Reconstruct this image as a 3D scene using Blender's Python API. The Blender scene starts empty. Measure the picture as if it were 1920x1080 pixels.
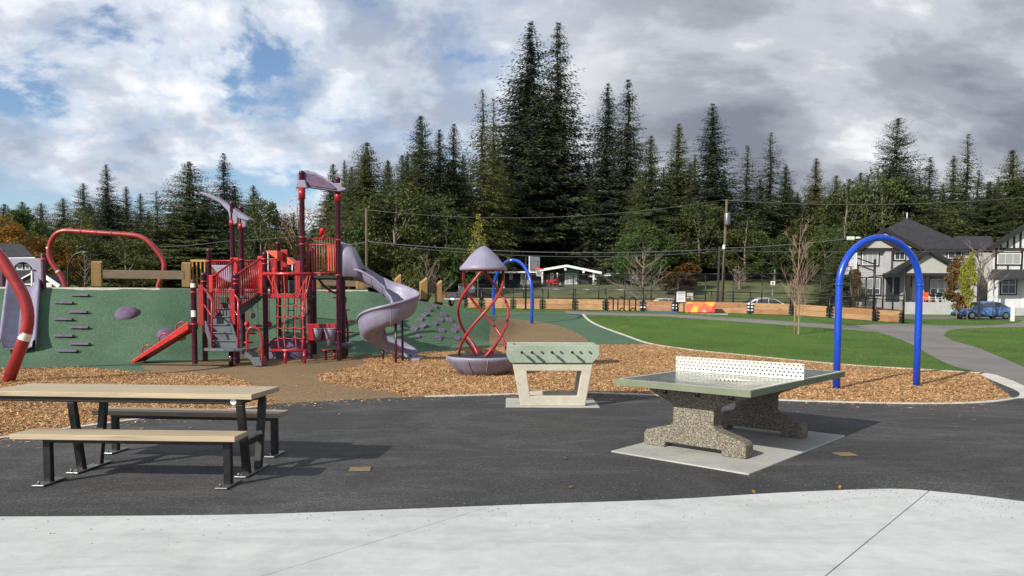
import bpy, bmesh, math, random
import numpy as np
from mathutils import Vector, Matrix
from mathutils.geometry import delaunay_2d_cdt

scene = bpy.context.scene
R = math.radians
# ------------------------------------------------------------------ camera
FPX = 1386.0
cam_data = bpy.data.cameras.new('camera')
cam_data.sensor_width = 36.0
cam_data.lens = 36.0 * FPX / 1920
cam_data.clip_end = 3000
cam_data.clip_start = 0.05
PITCH, ROLL, HORIZON = 3.0, 0.22, 562.0
cam_data.shift_y = (HORIZON - (540 - FPX * math.tan(R(PITCH)))) / 1920
cam = bpy.data.objects.new('camera', cam_data)
scene.collection.objects.link(cam)
cam.matrix_world = (Matrix.Translation((0, 0, 1.6)) @ Matrix.Rotation(R(90 - PITCH), 4, 'X')
                    @ Matrix.Rotation(R(ROLL), 4, 'Z'))
scene.camera = cam
CAMR = cam.matrix_world.to_3x3()
CAMO = Vector((0, 0, 1.6))

# ------------------------------------------------------------------ sun and sky
SUN_EL = 29.5
SUN_TRAVEL = Vector((0.70, 0.71, 0)).normalized()
c_, s_ = math.cos(R(SUN_EL)), math.sin(R(SUN_EL))
sun_dir = Vector((SUN_TRAVEL.x * c_, SUN_TRAVEL.y * c_, -s_))
sun_data = bpy.data.lights.new('sun', 'SUN')
sun_data.energy = 4.6
sun_data.angle = R(0.6)
sun_data.color = (1.0, 0.94, 0.84)
sun = bpy.data.objects.new('sun', sun_data)
scene.collection.objects.link(sun)
sun.rotation_euler = sun_dir.to_track_quat('-Z', 'Y').to_euler()
sun.location = (-30, -30, 40)

world = bpy.data.worlds.new('World')
scene.world = world
world.use_nodes = True
def build_world():
    nt = world.node_tree
    N, L = nt.nodes, nt.links
    N.clear()
    out = N.new('ShaderNodeOutputWorld')
    bg = N.new('ShaderNodeBackground')
    bg.inputs['Strength'].default_value = 0.11
    L.new(bg.outputs[0], out.inputs[0])
    sky = N.new('ShaderNodeTexSky')
    sky.sky_type = 'NISHITA'
    sky.sun_disc = False
    sky.sun_elevation = R(SUN_EL)
    sky.sun_rotation = math.atan2(-SUN_TRAVEL.x, -SUN_TRAVEL.y)
    sky.air_density = 1.0
    sky.dust_density = 0.3
    sky.ozone_density = 3.0
    tc = N.new('ShaderNodeTexCoord')
    sep = N.new('ShaderNodeSeparateXYZ')
    L.new(tc.outputs['Generated'], sep.inputs[0])
    def M(op, a, b=None, c=None, clamp=False):
        n = N.new('ShaderNodeMath'); n.operation = op; n.use_clamp = clamp
        for i, v in enumerate((a, b, c)):
            if v is None: continue
            if isinstance(v, (int, float)): n.inputs[i].default_value = v
            else: L.new(v, n.inputs[i])
        return n.outputs[0]
    zc = M('ADD', M('MAXIMUM', sep.outputs[2], 0.0), 0.42)
    px = M('DIVIDE', sep.outputs[0], zc)
    py = M('DIVIDE', sep.outputs[1], zc)
    cmb = N.new('ShaderNodeCombineXYZ')
    L.new(px, cmb.inputs[0]); L.new(py, cmb.inputs[1]); cmb.inputs[2].default_value = 3.1
    def noise(scale, detail, rough, dist=0.0, off=(0, 0, 0), stretch=(1, 1, 1)):
        mp = N.new('ShaderNodeMapping')
        mp.inputs['Location'].default_value = off
        mp.inputs['Scale'].default_value = stretch
        L.new(cmb.outputs[0], mp.inputs[0])
        n = N.new('ShaderNodeTexNoise')
        n.inputs['Scale'].default_value = scale
        n.inputs['Detail'].default_value = detail
        n.inputs['Roughness'].default_value = rough
        n.inputs['Distortion'].default_value = dist
        L.new(mp.outputs[0], n.inputs['Vector'])
        return n.outputs['Fac']
    def ramp(v, stops, interp='EASE'):
        r = N.new('ShaderNodeValToRGB'); r.color_ramp.interpolation = interp
        e = r.color_ramp.elements
        while len(e) < len(stops): e.new(0.5)
        for el, (p, col) in zip(e, stops):
            el.position = p
            el.color = (col, col, col, 1) if isinstance(col, (int, float)) else (*col, 1)
        L.new(v, r.inputs[0])
        return r.outputs[0]
    # the cloud deck thickens towards the right of the valley
    east = ramp(M('ADD', M('MULTIPLY', sep.outputs[0], 0.8), 0.5), [(0.44, 0.0), (0.70, 1.0)])
    big = noise(3.6, 11, 0.6, 0.2, (1.1, 6.7, 0))
    mask = ramp(M('ADD', M('ADD', big, M('MULTIPLY', east, 0.26)), -0.022),
                [(0.355, 0.0), (0.448, 0.68), (0.54, 1.0)])
    lump = noise(4.2, 10, 0.56, 0.1, (7.3, 1.2, 2.0))
    streak = noise(2.7, 10, 0.56, 0.15, (2.0, 9.0, 5.0), (0.8, 1.3, 1))
    white = ramp(lump, [(0.37, (3.1, 3.5, 4.3)), (0.48, (4.5, 4.85, 5.5)), (0.57, (6.5, 6.75, 7.1)), (0.68, (8.5, 8.5, 8.6))])
    grey = ramp(streak, [(0.37, (1.75, 1.95, 2.35)), (0.48, (2.8, 2.98, 3.4)), (0.57, (4.2, 4.4, 4.75)), (0.67, (6.8, 6.9, 7.1))])
    mixg = N.new('ShaderNodeMix'); mixg.data_type = 'RGBA'
    L.new(east, mixg.inputs['Factor']); L.new(white, mixg.inputs['A']); L.new(grey, mixg.inputs['B'])
    mixc = N.new('ShaderNodeMix'); mixc.data_type = 'RGBA'
    L.new(mask, mixc.inputs['Factor'])
    gain = N.new('ShaderNodeMix'); gain.data_type = 'RGBA'; gain.blend_type = 'MULTIPLY'
    gain.inputs['Factor'].default_value = 1.0
    L.new(sky.outputs[0], gain.inputs['A']); gain.inputs['B'].default_value = (1.0, 1.0, 1.0, 1)
    L.new(gain.outputs['Result'], mixc.inputs['A'])
    L.new(mixg.outputs['Result'], mixc.inputs['B'])
    L.new(mixc.outputs['Result'], bg.inputs['Color'])
build_world()
vs = scene.view_settings
vs.view_transform = 'Standard'
vs.look = 'None'
vs.exposure = 0.35
vs.gamma = 1.0
vs.use_curve_mapping = False
scene.cycles.max_bounces = 6
scene.cycles.transparent_max_bounces = 12
scene.cycles.use_adaptive_sampling = True

# ------------------------------------------------------------------ measuring helpers
def ray(px, py):
    x = (px - 960) / FPX
    y = -(py - 540) / FPX + cam_data.shift_y * 1920 / FPX
    return CAMR @ Vector((x, y, -1.0))
def AD(px, py, D):
    d = ray(px, py)
    return CAMO + d * (D / d.y)
def AZ(px, py, z):
    d = ray(px, py)
    return CAMO + d * ((z - 1.6) / d.z)

# ------------------------------------------------------------------ terrain
TY = np.array([-60, 14, 20, 26, 32, 36, 44, 54, 60, 67, 74, 92, 130, 900.])
TP = np.array([-400, 500, 900, 1200, 1500, 1800, 2300.])
TZ = np.array([
    [0, 0, 0, 0, 0, 0, 0],
    [0, 0, 0, 0, 0, 0, 0],
    [0, 0, 0, .03, .02, .0, 0],
    [.25, .25, .22, .12, .10, .05, 0],
    [.6, .6, .60, .48, .3, .15, .08],
    [.9, .9, .88, .88, .74, .3, .15],
    [1.1, 1.1, 1.12, 1.08, .98, .35, .2],
    [1.2, 1.2, 1.1, .85, .6, .2, .15],
    [1.1, 1.1, 1.0, .36, .24, .14, .1],
    [1.1, 1.1, 1.0, .38, .28, .18, .1],
    [1.6, 1.6, 1.5, 1.3, 1.3, .9, .8],
    [2.8, 2.8, 2.8, 3.8, 4.4, 2.5, 2.],
    [4.5, 4.5, 4.5, 5, 5.5, 4, 4],
    [6, 6, 6, 6, 6, 6, 6.]])
HP = np.array([-400, 0, 300, 500, 690, 800, 900, 1000.])
HB = np.array([18.3, 18.3, 18.8, 21.0, 21.8, 22.4, 24.0, 27.0])
HC = np.array([21.5, 21.5, 22.2, 24.2, 25.0, 25.8, 27.4, 30.0])
HZ = np.array([1.88, 1.88, 1.88, 1.88, 1.88, 1.5, 1.08, 0.6])
def h_raw(X, Y):
    X = np.asarray(X, float); Y = np.asarray(Y, float)
    p = np.clip(960 + FPX * X / np.maximum(Y, 6.0), TP[0], TP[-1])
    i = np.clip(np.searchsorted(TY, Y) - 1, 0, len(TY) - 2)
    t = np.clip((Y - TY[i]) / (TY[i + 1] - TY[i]), 0, 1)
    j = np.clip(np.searchsorted(TP, p) - 1, 0, len(TP) - 2)
    s = np.clip((p - TP[j]) / (TP[j + 1] - TP[j]), 0, 1)
    z = (TZ[i, j] * (1 - s) + TZ[i, j + 1] * s) * (1 - t) + (TZ[i + 1, j] * (1 - s) + TZ[i + 1, j + 1] * s) * t
    return z
def H(X, Y):
    X = np.asarray(X, float); Y = np.asarray(Y, float)
    z = np.zeros(np.broadcast(X, Y).shape)
    for dx, dy, w in ((0, 0, .4), (.9, .9, .15), (-.9, .9, .15), (.9, -.9, .15), (-.9, -.9, .15)):
        z = z + w * h_raw(X + dx, Y + dy)
    p = 960 + FPX * X / np.maximum(Y, 6.0)
    b = np.interp(p, HP, HB); c = np.interp(p, HP, HC); cz = np.interp(p, HP, HZ)
    t = np.clip((Y - b) / (c - b), 0, 1)
    t = t * .75 + .25 * (t * t * (3 - 2 * t))
    fade = 1 - np.clip((Y - c - 4) / 12, 0, 1)
    hill = np.where(p < 1000, t * cz * fade, 0)
    w = np.clip((1000 - p) / 60, 0, 1)
    return np.maximum(z, hill * w + z * (1 - w))
def h(x, y):
    return float(H(x, y))
def G(px, py, far=140.0):
    """where the line of sight through a picture point meets the ground"""
    d = ray(px, py)
    d = d / d.y
    ys = np.concatenate([np.arange(3, 45, .03), np.arange(45, far, .1)])
    zz = 1.6 + d.z * ys - H(d.x * ys, ys)
    k = np.argmax(zz <= 0)
    if zz[k] > 0: k = len(ys) - 1
    y = ys[k]
    return Vector((d.x * y, y, h(d.x * y, y)))
def onG(px, D):
    """ground point in the direction of picture column px at depth D"""
    x = (px - 960) / FPX * D
    return Vector((x, D, h(x, D)))

# ------------------------------------------------------------------ object helpers
COL = scene.collection
ORG = {}
def setp(o, label=None, cat=None, group=None, kind=None):
    if label: o['label'] = label
    if cat: o['category'] = cat
    if group: o['group'] = group
    if kind: o['kind'] = kind
    return o
def thing(name, loc, label, cat, group=None):
    o = bpy.data.objects.new(name, None)
    o.empty_display_size = 0.2
    COL.objects.link(o)
    o.location = loc
    ORG[o.name] = Vector(loc)
    return setp(o, label, cat, group)

class MB:
    def __init__(s):
        s.v = []; s.f = []; s.sm = []
    def add(s, vs, fs, smooth=False):
        b = len(s.v)
        s.v.extend([tuple(v) for v in vs])
        for f in fs:
            s.f.append([b + i for i in f]); s.sm.append(smooth)
        return s
    def box(s, c, size, rz=0.0, M=None):
        hx, hy, hz = size[0] / 2, size[1] / 2, size[2] / 2
        vs = [Vector((x, y, z)) for x in (-hx, hx) for y in (-hy, hy) for z in (-hz, hz)]
        if M is None: M = Matrix.Rotation(rz, 3, 'Z')
        vs = [M @ v + Vector(c) for v in vs]
        return s.add(vs, [(0, 1, 3, 2), (4, 6, 7, 5), (0, 4, 5, 1), (2, 3, 7, 6), (0, 2, 6, 4), (1, 5, 7, 3)])
    def bar(s, a, b, w, t, up=(0, 0, 1)):
        a = Vector(a); b = Vector(b); d = b - a
        L = d.length; d.normalize()
        u = Vector(up)
        sx = d.cross(u)
        if sx.length < 1e-4: sx = d.cross(Vector((1, 0, 0)))
        sx.normalize(); uz = sx.cross(d)
        M = Matrix((d, sx, uz)).transposed()
        return s.box((a + b) / 2, (L, w, t), M=M)
    def tube(s, pts, r, n=10, caps=True, closed=False):
        pts = [Vector(p) for p in pts]
        m = len(pts)
        rr = r if isinstance(r, (list, tuple)) else [r] * m
        tan = []
        for i in range(m):
            a = pts[i - 1] if (i > 0 or closed) else pts[i]
            b = pts[(i + 1) % m] if (i < m - 1 or closed) else pts[i]
            d = b - a
            tan.append(d.normalized() if d.length > 1e-9 else Vector((0, 0, 1)))
        ref = tan[0].orthogonal().normalized()
        vs = []; fs = []
        for i in range(m):
            ref = ref - tan[i] * ref.dot(tan[i])
            if ref.length < 1e-6: ref = tan[i].orthogonal()
            ref.normalize()
            bi = tan[i].cross(ref)
            for k in range(n):
                a = 2 * math.pi * k / n
                vs.append(pts[i] + (ref * math.cos(a) + bi * math.sin(a)) * rr[i])
        for i in range(m if closed else m - 1):
            i2 = (i + 1) % m
            for k in range(n):
                k2 = (k + 1) % n
                fs.append((i * n + k, i * n + k2, i2 * n + k2, i2 * n + k))
        s.add(vs, fs, True)
        if caps and not closed:
            b = len(s.v) - m * n
            s.f.append([b + k for k in reversed(range(n))]); s.sm.append(False)
            s.f.append([b + (m - 1) * n + k for k in range(n)]); s.sm.append(False)
        return s
    def cyl(s, a, b, r, n=14, r2=None):
        return s.tube([a, b], [r, r if r2 is None else r2], n)
    def prism(s, poly, off, smooth=False):
        """polygon of 3-D points swept by vector off"""
        off = Vector(off); n = len(poly)
        p = [Vector(q) for q in poly]
        vs = p + [q + off for q in p]
        fs = [tuple(reversed(range(n))), tuple(range(n, 2 * n))]
        s.add(vs, fs)
        b = len(s.v) - 2 * n
        for i in range(n):
            j = (i + 1) % n
            s.f.append([b + i, b + j, b + n + j, b + n + i]); s.sm.append(smooth)
        return s
    def lathe(s, prof, c, n=32, smooth=True):
        c = Vector(c); m = len(prof); vs = []; fs = []
        for r, z in prof:
            for k in range(n):
                a = 2 * math.pi * k / n
                vs.append(c + Vector((r * math.cos(a), r * math.sin(a), z)))
        for i in range(m - 1):
            for k in range(n):
                k2 = (k + 1) % n
                fs.append((i * n + k, i * n + k2, (i + 1) * n + k2, (i + 1) * n + k))
        return s.add(vs, fs, smooth)
    def grid(s, rows, smooth=True, closed=False):
        m = len(rows); n = len(rows[0]); vs = [p for r in rows for p in r]; fs = []
        for i in range(m - 1):
            for k in range(n if closed else n - 1):
                k2 = (k + 1) % n
                fs.append((i * n + k, i * n + k2, (i + 1) * n + k2, (i + 1) * n + k))
        return s.add(vs, fs, smooth)
    def ball(s, c, r, n=12, m=8, sc=(1, 1, 1)):
        rows = []
        for i in range(m + 1):
            t = math.pi * i / m
            rows.append([Vector(c) + Vector((sc[0] * r * math.sin(t) * math.cos(2 * math.pi * k / n),
                         sc[1] * r * math.sin(t) * math.sin(2 * math.pi * k / n), -sc[2] * r * math.cos(t))) for k in range(n)])
        return s.grid(rows, True, True)
    def build(s, name, mat, parent=None, bevel=0.0, kind=None, label=None, cat=None, group=None, seg=2, solid=0.0):
        me = bpy.data.meshes.new(name)
        V = np.array([tuple(v) for v in s.v], dtype=float).reshape(-1, 3)
        if parent is not None:
            org = ORG.get(parent.name, Vector((0, 0, 0)))
        else:
            lo, hi = V.min(0), V.max(0)
            org = Vector(((lo[0] + hi[0]) / 2, (lo[1] + hi[1]) / 2, lo[2]))
        V = V - np.array(org)
        me.from_pydata(V.tolist(), [], s.f)
        me.polygons.foreach_set('use_smooth', s.sm)
        me.update()
        if mat is not None: me.materials.append(mat)
        o = bpy.data.objects.new(name, me)
        COL.objects.link(o)
        if parent is not None: o.parent = parent
        else: o.location = org
        ORG[o.name] = org
        if solid:
            md = o.modifiers.new('thickness', 'SOLIDIFY'); md.thickness = solid; md.offset = 0
        if bevel:
            md = o.modifiers.new('bevel', 'BEVEL'); md.width = bevel; md.segments = seg
            md.limit_method = 'ANGLE'; md.angle_limit = R(40)
        return setp(o, label, cat, group, kind)

def copy_tree(o, parent=None):
    c = o.copy(); COL.objects.link(c); c.parent = parent
    for ch in list(o.children): copy_tree(ch, c)
    return c
def smooth_path(pts, k=6, closed=False):
    """Catmull-Rom through points"""
    P = [Vector(p) for p in pts]; out = []; n = len(P)
    for i in range(n if closed else n - 1):
        p0 = P[i - 1] if (i > 0 or closed) else P[0] * 2 - P[1]
        p1 = P[i]; p2 = P[(i + 1) % n]
        p3 = P[(i + 2) % n] if (i + 2 < n or closed) else p2 * 2 - p1
        for j in range(k):
            t = j / k
            out.append(.5 * ((2 * p1) + (p2 - p0) * t + (2 * p0 - 5 * p1 + 4 * p2 - p3) * t * t + (3 * p1 - p0 - 3 * p2 + p3) * t ** 3))
    if not closed: out.append(P[-1])
    return out
def round_path(pts, r, k=5):
    """polyline with its corners rounded to radius r"""
    P = [Vector(p) for p in pts]; out = [P[0]]
    for i in range(1, len(P) - 1):
        a = P[i - 1] - P[i]; b = P[i + 1] - P[i]
        d = min(r, a.length * .48, b.length * .48)
        s0 = P[i] + a.normalized() * d; s1 = P[i] + b.normalized() * d
        for j in range(k + 1):
            t = j / k
            out.append(s0 * (1 - t) ** 2 + P[i] * 2 * t * (1 - t) + s1 * t * t)
    out.append(P[-1])
    return out
# ------------------------------------------------------------------ materials
def lin(c):
    return tuple(((x / 255) / 12.92 if x / 255 <= .04045 else ((x / 255 + .055) / 1.055) ** 2.4) for x in c)
class NT:
    def __init__(s, name):
        s.m = bpy.data.materials.new(name); s.m.use_nodes = True
        s.t = s.m.node_tree; s.N = s.t.nodes; s.L = s.t.links
        s.b = s.N['Principled BSDF']
        s.tc = s.N.new('ShaderNodeTexCoord')
    def _set(s, sock, v):
        if isinstance(v, bpy.types.NodeSocket): s.L.new(v, sock)
        elif isinstance(v, (tuple, list)) and len(v) == 3 and sock.type == 'RGBA': sock.default_value = (*v, 1)
        else: sock.default_value = v
    def coord(s, scale=(1, 1, 1), rot=(0, 0, 0), src='Object'):
        mp = s.N.new('ShaderNodeMapping')
        mp.inputs['Scale'].default_value = scale; mp.inputs['Rotation'].default_value = rot
        s.L.new(s.tc.outputs[src], mp.inputs[0]); return mp.outputs[0]
    def noise(s, scale, detail=4, rough=.55, vec=None, dist=0, col=False):
        n = s.N.new('ShaderNodeTexNoise'); n.inputs['Scale'].default_value = scale
        n.inputs['Detail'].default_value = detail; n.inputs['Roughness'].default_value = rough
        n.inputs['Distortion'].default_value = dist
        s.L.new(vec if vec is not None else s.tc.outputs['Object'], n.inputs['Vector'])
        return n.outputs['Color' if col else 'Fac']
    def vor(s, scale, out='Color', feat='F1', vec=None, rnd=1.0):
        n = s.N.new('ShaderNodeTexVoronoi'); n.feature = feat; n.inputs['Scale'].default_value = scale
        n.inputs['Randomness'].default_value = rnd
        s.L.new(vec if vec is not None else s.tc.outputs['Object'], n.inputs['Vector'])
        return n.outputs[out]
    def ramp(s, v, stops, interp='LINEAR'):
        r = s.N.new('ShaderNodeValToRGB'); r.color_ramp.interpolation = interp
        e = r.color_ramp.elements
        while len(e) < len(stops): e.new(.5)
        for el, (p, c) in zip(e, stops):
            el.position = p; el.color = (c, c, c, 1) if isinstance(c, (int, float)) else (*c, 1)
        s.L.new(v, r.inputs[0]); return r.outputs[0]
    def mix(s, f, a, b, mode='MIX'):
        n = s.N.new('ShaderNodeMix'); n.data_type = 'RGBA'; n.blend_type = mode
        s._set(n.inputs['Factor'], f); s._set(n.inputs['A'], a); s._set(n.inputs['B'], b)
        return n.outputs['Result']
    def math(s, op, a, b=0.0):
        n = s.N.new('ShaderNodeMath'); n.operation = op
        s._set(n.inputs[0], a); s._set(n.inputs[1], b); return n.outputs[0]
    def bump(s, height, strength=.3, dist=.01):
        n = s.N.new('ShaderNodeBump'); n.inputs['Strength'].default_value = strength
        n.inputs['Distance'].default_value = dist
        s.L.new(height, n.inputs['Height']); s.L.new(n.outputs[0], s.b.inputs['Normal'])
    def out(s, col=None, rough=None, metal=None, spec=None, coat=None):
        if col is not None: s._set(s.b.inputs['Base Color'], col)
        if rough is not None: s._set(s.b.inputs['Roughness'], rough)
        if metal is not None: s._set(s.b.inputs['Metallic'], metal)
        if spec is not None: s._set(s.b.inputs['Specular IOR Level'], spec)
        if coat is not None: s._set(s.b.inputs['Coat Weight'], coat)
        return s.m
def paint(name, rgb, rough=.4, var=.12, scale=6.0, metal=0.0, bump=.05, bscale=120, spec=.5, coat=0.0, fade=.0):
    t = NT(name); c = lin(rgb)
    n = t.noise(scale, 5)
    d = tuple(x * (1 - var * 1.6) for x in c); l = tuple(min(1, x * (1 + var) + fade) for x in c)
    col = t.ramp(n, [(.32, d), (.55, c), (.75, l)])
    rg = t.ramp(t.noise(scale * 3, 3), [(.3, max(.05, rough - .1)), (.7, min(1, rough + .12))])
    if bump: t.bump(t.noise(bscale, 2), bump, .004)
    return t.out(col, rg, metal, spec, coat)
def speckle(name, cols, scale, var_scale=.7, rough=.9, bump=.4, dist=.006, big=.25):
    """granular surface: cell colours picked from a list, with broad mottling"""
    t = NT(name)
    v = t.vor(scale, 'Color')
    sep = t.N.new('ShaderNodeSeparateColor'); t.L.new(v, sep.inputs[0])
    n = len(cols)
    stops = [(i / n, lin(c)) for i, c in enumerate(cols)]
    col = t.ramp(sep.outputs[0], stops, 'CONSTANT')
    big_n = t.ramp(t.noise(var_scale, 6, .6), [(.3, 1 - big), (.7, 1 + big * .6)])
    col = t.mix(1.0, col, big_n, 'MULTIPLY')
    dn = t.vor(scale, 'Distance')
    t.bump(dn, bump, dist)
    return t.out(col, rough, spec=.3)
M = {}
M['red'] = paint('painted red steel', (158, 28, 34), .32, .10, 3, coat=.2)
M['red_bright'] = paint('bright red plastic', (190, 32, 30), .42, .12, 4)
M['red_pipe'] = paint('faded red pipe', (150, 42, 46), .34, .14, 2, coat=.2)
M['orange_red'] = paint('orange red plastic', (226, 92, 70), .4, .08, 3)
M['maroon'] = paint('dark maroon steel', (66, 16, 42), .35, .12, 3, coat=.2)
M['lilac'] = paint('lilac moulded plastic', (134, 130, 152), .45, .12, 2.5, bump=.06, bscale=60)
M['purple'] = paint('purple rubber', (98, 80, 106), .8, .14, 9, bump=.3, bscale=90)
M['grey_metal'] = paint('coated grey deck', (86, 92, 98), .55, .12, 5, bump=.2, bscale=80)
M['bronze'] = paint('faded bronze red bar', (138, 82, 66), .4, .12, 3)
M['rope'] = paint('red rope', (176, 62, 58), .8, .2, 20)
M['blue'] = paint('gloss blue steel', (14, 66, 178), .25, .06, 2, coat=.4)
M['black'] = paint('black powder coat', (20, 20, 22), .42, .15, 6, bump=.08)
M['black_dull'] = paint('black rubber mat', (34, 34, 37), .7, .15, 8, bump=.2)
M['galv'] = paint('galvanised plate', (120, 122, 124), .35, .15, 9, metal=.7)
M['white'] = paint('white paint', (226, 226, 224), .5, .06, 4)
M['white_steel'] = paint('cream white steel', (232, 230, 218), .4, .05, 3)
M['sticker'] = paint('white label', (225, 222, 216), .45, .05, 9)
M['conc_pad'] = None
def concrete(name, rgb, stain=.22, sc=1.0, bump=.25):
    t = NT(name); c = lin(rgb)
    a = t.noise(.55 * sc, 8, .65, dist=.6)
    b = t.noise(9 * sc, 6, .6)
    g = t.noise(140, 2, .5)
    streak = t.noise(1.3 * sc, 7, .62, t.coord((.35, 1.6, 1)), 1.2)
    col = t.mix(1.0, c, t.ramp(a, [(.28, 1 - stain), (.5, 1.0), (.72, 1 + stain * .35)]), 'MULTIPLY')
    col = t.mix(1.0, col, t.ramp(streak, [(.3, 1 - stain * .7), (.48, 1.0), (.75, 1.05)]), 'MULTIPLY')
    col = t.mix(1.0, col, t.ramp(b, [(.3, .93), (.7, 1.05)]), 'MULTIPLY')
    col = t.mix(1.0, col, t.ramp(g, [(.3, .92), (.7, 1.06)]), 'MULTIPLY')
    cloud = t.noise(3.2 * sc, 8, .7, dist=.4)
    col = t.mix(1.0, col, t.ramp(cloud, [(.3, 1 - stain * .55), (.52, 1.0), (.75, 1 + stain * .25)]), 'MULTIPLY')
    broom = t.noise(1.0, 3, .6, t.coord((3.0, 160, 1), (0, 0, .35)))
    col = t.mix(1.0, col, t.ramp(broom, [(.3, .955), (.7, 1.03)]), 'MULTIPLY')
    spots = t.ramp(t.vor(2.2 * sc, 'Distance'), [(.012, .45), (.03, 1.0)])
    col = t.mix(1.0, col, spots, 'MULTIPLY')
    t.bump(t.noise(60, 6, .7), bump, .004)
    return t.out(col, .85, spec=.3)
M['concrete'] = concrete('broom finished concrete', (186, 188, 187), .2)
M['conc_pad'] = concrete('grey pad concrete', (168, 168, 162), .2, 2.0)
M['conc_edge'] = concrete('pale edging concrete', (196, 192, 184), .25, 3.0)
M['conc_beige'] = concrete('beige cast concrete', (186, 180, 164), .14, 2.2, .35)
M['conc_green'] = concrete('pale green cast concrete', (150, 163, 146), .2, 2.2, .35)
def asphalt():
    t = NT('fresh asphalt')
    v = t.vor(130, 'Color'); sep = t.N.new('ShaderNodeSeparateColor'); t.L.new(v, sep.inputs[0])
    col = t.ramp(sep.outputs[0], [(0, (.033, .0325, .033)), (.5, (.047, .0465, .047)), (.86, (.068, .067, .067)), (.975, (.13, .13, .125))], 'CONSTANT')
    big = t.ramp(t.noise(.45, 8, .68, dist=.8), [(.3, .68), (.52, 1.05), (.72, 2.0)])
    col = t.mix(1.0, col, big, 'MULTIPLY')
    scuff = t.ramp(t.noise(1.1, 9, .72, t.coord((.5, 1.7, 1)), 1.5), [(.50, 0.0), (.74, .5)])
    col = t.mix(scuff, col, (.13, .125, .12))
    dots = t.ramp(t.vor(5.5, 'Distance'), [(.018, .5), (.045, 0.0)])
    pick = t.ramp(t.noise(.9, 3), [(.46, 0.0), (.56, 1.0)])
    col = t.mix(t.math('MULTIPLY', dots, pick), col, (.30, .29, .27))
    fine = t.ramp(t.noise(28, 6, .75), [(.3, .7), (.7, 1.4)])
    col = t.mix(1.0, col, fine, 'MULTIPLY')
    t.bump(t.vor(130, 'Distance'), .5, .006)
    return t.out(col, t.ramp(t.noise(3, 4), [(.3, .72), (.7, .9)]), spec=.35)
M['asphalt'] = asphalt()
def paving(name, rgb):
    t = NT(name); c = lin(rgb)
    col = t.mix(1.0, c, t.ramp(t.noise(.5, 8, .65, dist=.5), [(.3, .78), (.7, 1.15)]), 'MULTIPLY')
    v = t.vor(90, 'Color'); sep = t.N.new('ShaderNodeSeparateColor'); t.L.new(v, sep.inputs[0])
    col = t.mix(1.0, col, t.ramp(sep.outputs[0], [(0, .8), (.5, 1.0), (.9, 1.3)], 'CONSTANT'), 'MULTIPLY')
    t.bump(t.vor(90, 'Distance'), .4, .006)
    return t.out(col, .9, spec=.25)
M['path'] = paving('weathered path asphalt', (124, 120, 118))
M['road'] = paving('road asphalt', (112, 110, 110))
M['court'] = paving('court surface', (70, 84, 92))
M['court_blue'] = paint('blue court paint', (54, 84, 160), .7, .1, 3)
M['rubber_green'] = speckle('green rubber crumb', [(65, 91, 69), (71, 99, 76), (79, 107, 83), (67, 93, 71), (91, 117, 94), (57, 79, 62)], 66, .5, .9, .35, .006, .2)
M['rubber_tan'] = speckle('tan rubber crumb', [(112, 92, 64), (134, 112, 80), (94, 76, 54), (146, 124, 92), (122, 102, 74)], 70, .5, .9, .3, .005, .16)
M['aggregate'] = speckle('exposed aggregate', [(104, 99, 89), (132, 125, 111), (156, 148, 132), (116, 109, 97), (180, 171, 154), (90, 85, 77), (142, 133, 117)], 125, 2.0, .75, .9, .012, .12)
M['chips'] = speckle('wood chip bed', [(170, 136, 96), (186, 152, 110), (152, 120, 84), (198, 168, 128), (178, 144, 102), (136, 106, 74)], 56, .5, .95, .9, .03, .22)
def chip_mat():
    t = NT('loose wood chip')
    g = t.N.new('ShaderNodeNewGeometry')
    col = t.ramp(g.outputs['Random Per Island'], [(0, lin((142, 106, 70))), (.3, lin((174, 134, 92))), (.6, lin((188, 148, 105))), (.85, lin((208, 175, 134))), (1, lin((160, 121, 82)))])
    col = t.mix(1.0, col, t.ramp(t.noise(.5, 5, .6), [(.3, .78), (.7, 1.12)]), 'MULTIPLY')
    return t.out(col, .9, spec=.2)
M['chip'] = chip_mat()
def wood(name, rgb, axis=0, rough=.65, grain=.25, sc=1.0):
    t = NT(name); c = lin(rgb)
    s = [14 * sc, 14 * sc, 14 * sc]; s[axis] = .9 * sc
    g = t.noise(1.0, 8, .65, t.coord(tuple(s)), .8)
    s2 = [60 * sc, 60 * sc, 60 * sc]; s2[axis] = 2.2 * sc
    g2 = t.noise(1.0, 4, .6, t.coord(tuple(s2)))
    col = t.mix(1.0, c, t.ramp(g, [(.28, 1 - grain * 1.2), (.5, 1), (.72, 1 + grain * .5)]), 'MULTIPLY')
    col = t.mix(1.0, col, t.ramp(g2, [(.3, 1 - grain * .4), (.7, 1 + grain * .25)]), 'MULTIPLY')
    t.bump(g2, .2, .003)
    return t.out(col, rough, spec=.3)
M['table_wood'] = wood('pale composite plank', (172, 157, 130), 0, .6, .24)
M['bench_grey'] = wood('weathered composite plank', (150, 134, 116), 0, .6, .16)
M['timber'] = wood('treated timber post', (150, 118, 78), 2, .75, .3, .6)
M['timber_beam'] = wood('weathered timber beam', (112, 96, 80), 0, .8, .3, .6)
M['timber_rail'] = wood('yellow pine rail', (170, 138, 78), 2, .75, .25, .6)
M['board'] = wood('cedar dasher board', (168, 130, 94), 0, .7, .36, .35)
M['board2'] = wood('cedar dasher board darker', (152, 112, 78), 0, .7, .36, .35)
M['bark'] = wood('conifer bark', (48, 40, 34), 2, .95, .4, .3)
M['bark_grey'] = wood('grey bark', (122, 112, 100), 2, .95, .3, .5)
M['twig'] = wood('reddish twig bark', (150, 124, 108), 2, .9, .3, .5)
M['pole'] = wood('utility pole wood', (98, 86, 72), 2, .9, .3, .3)
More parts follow.
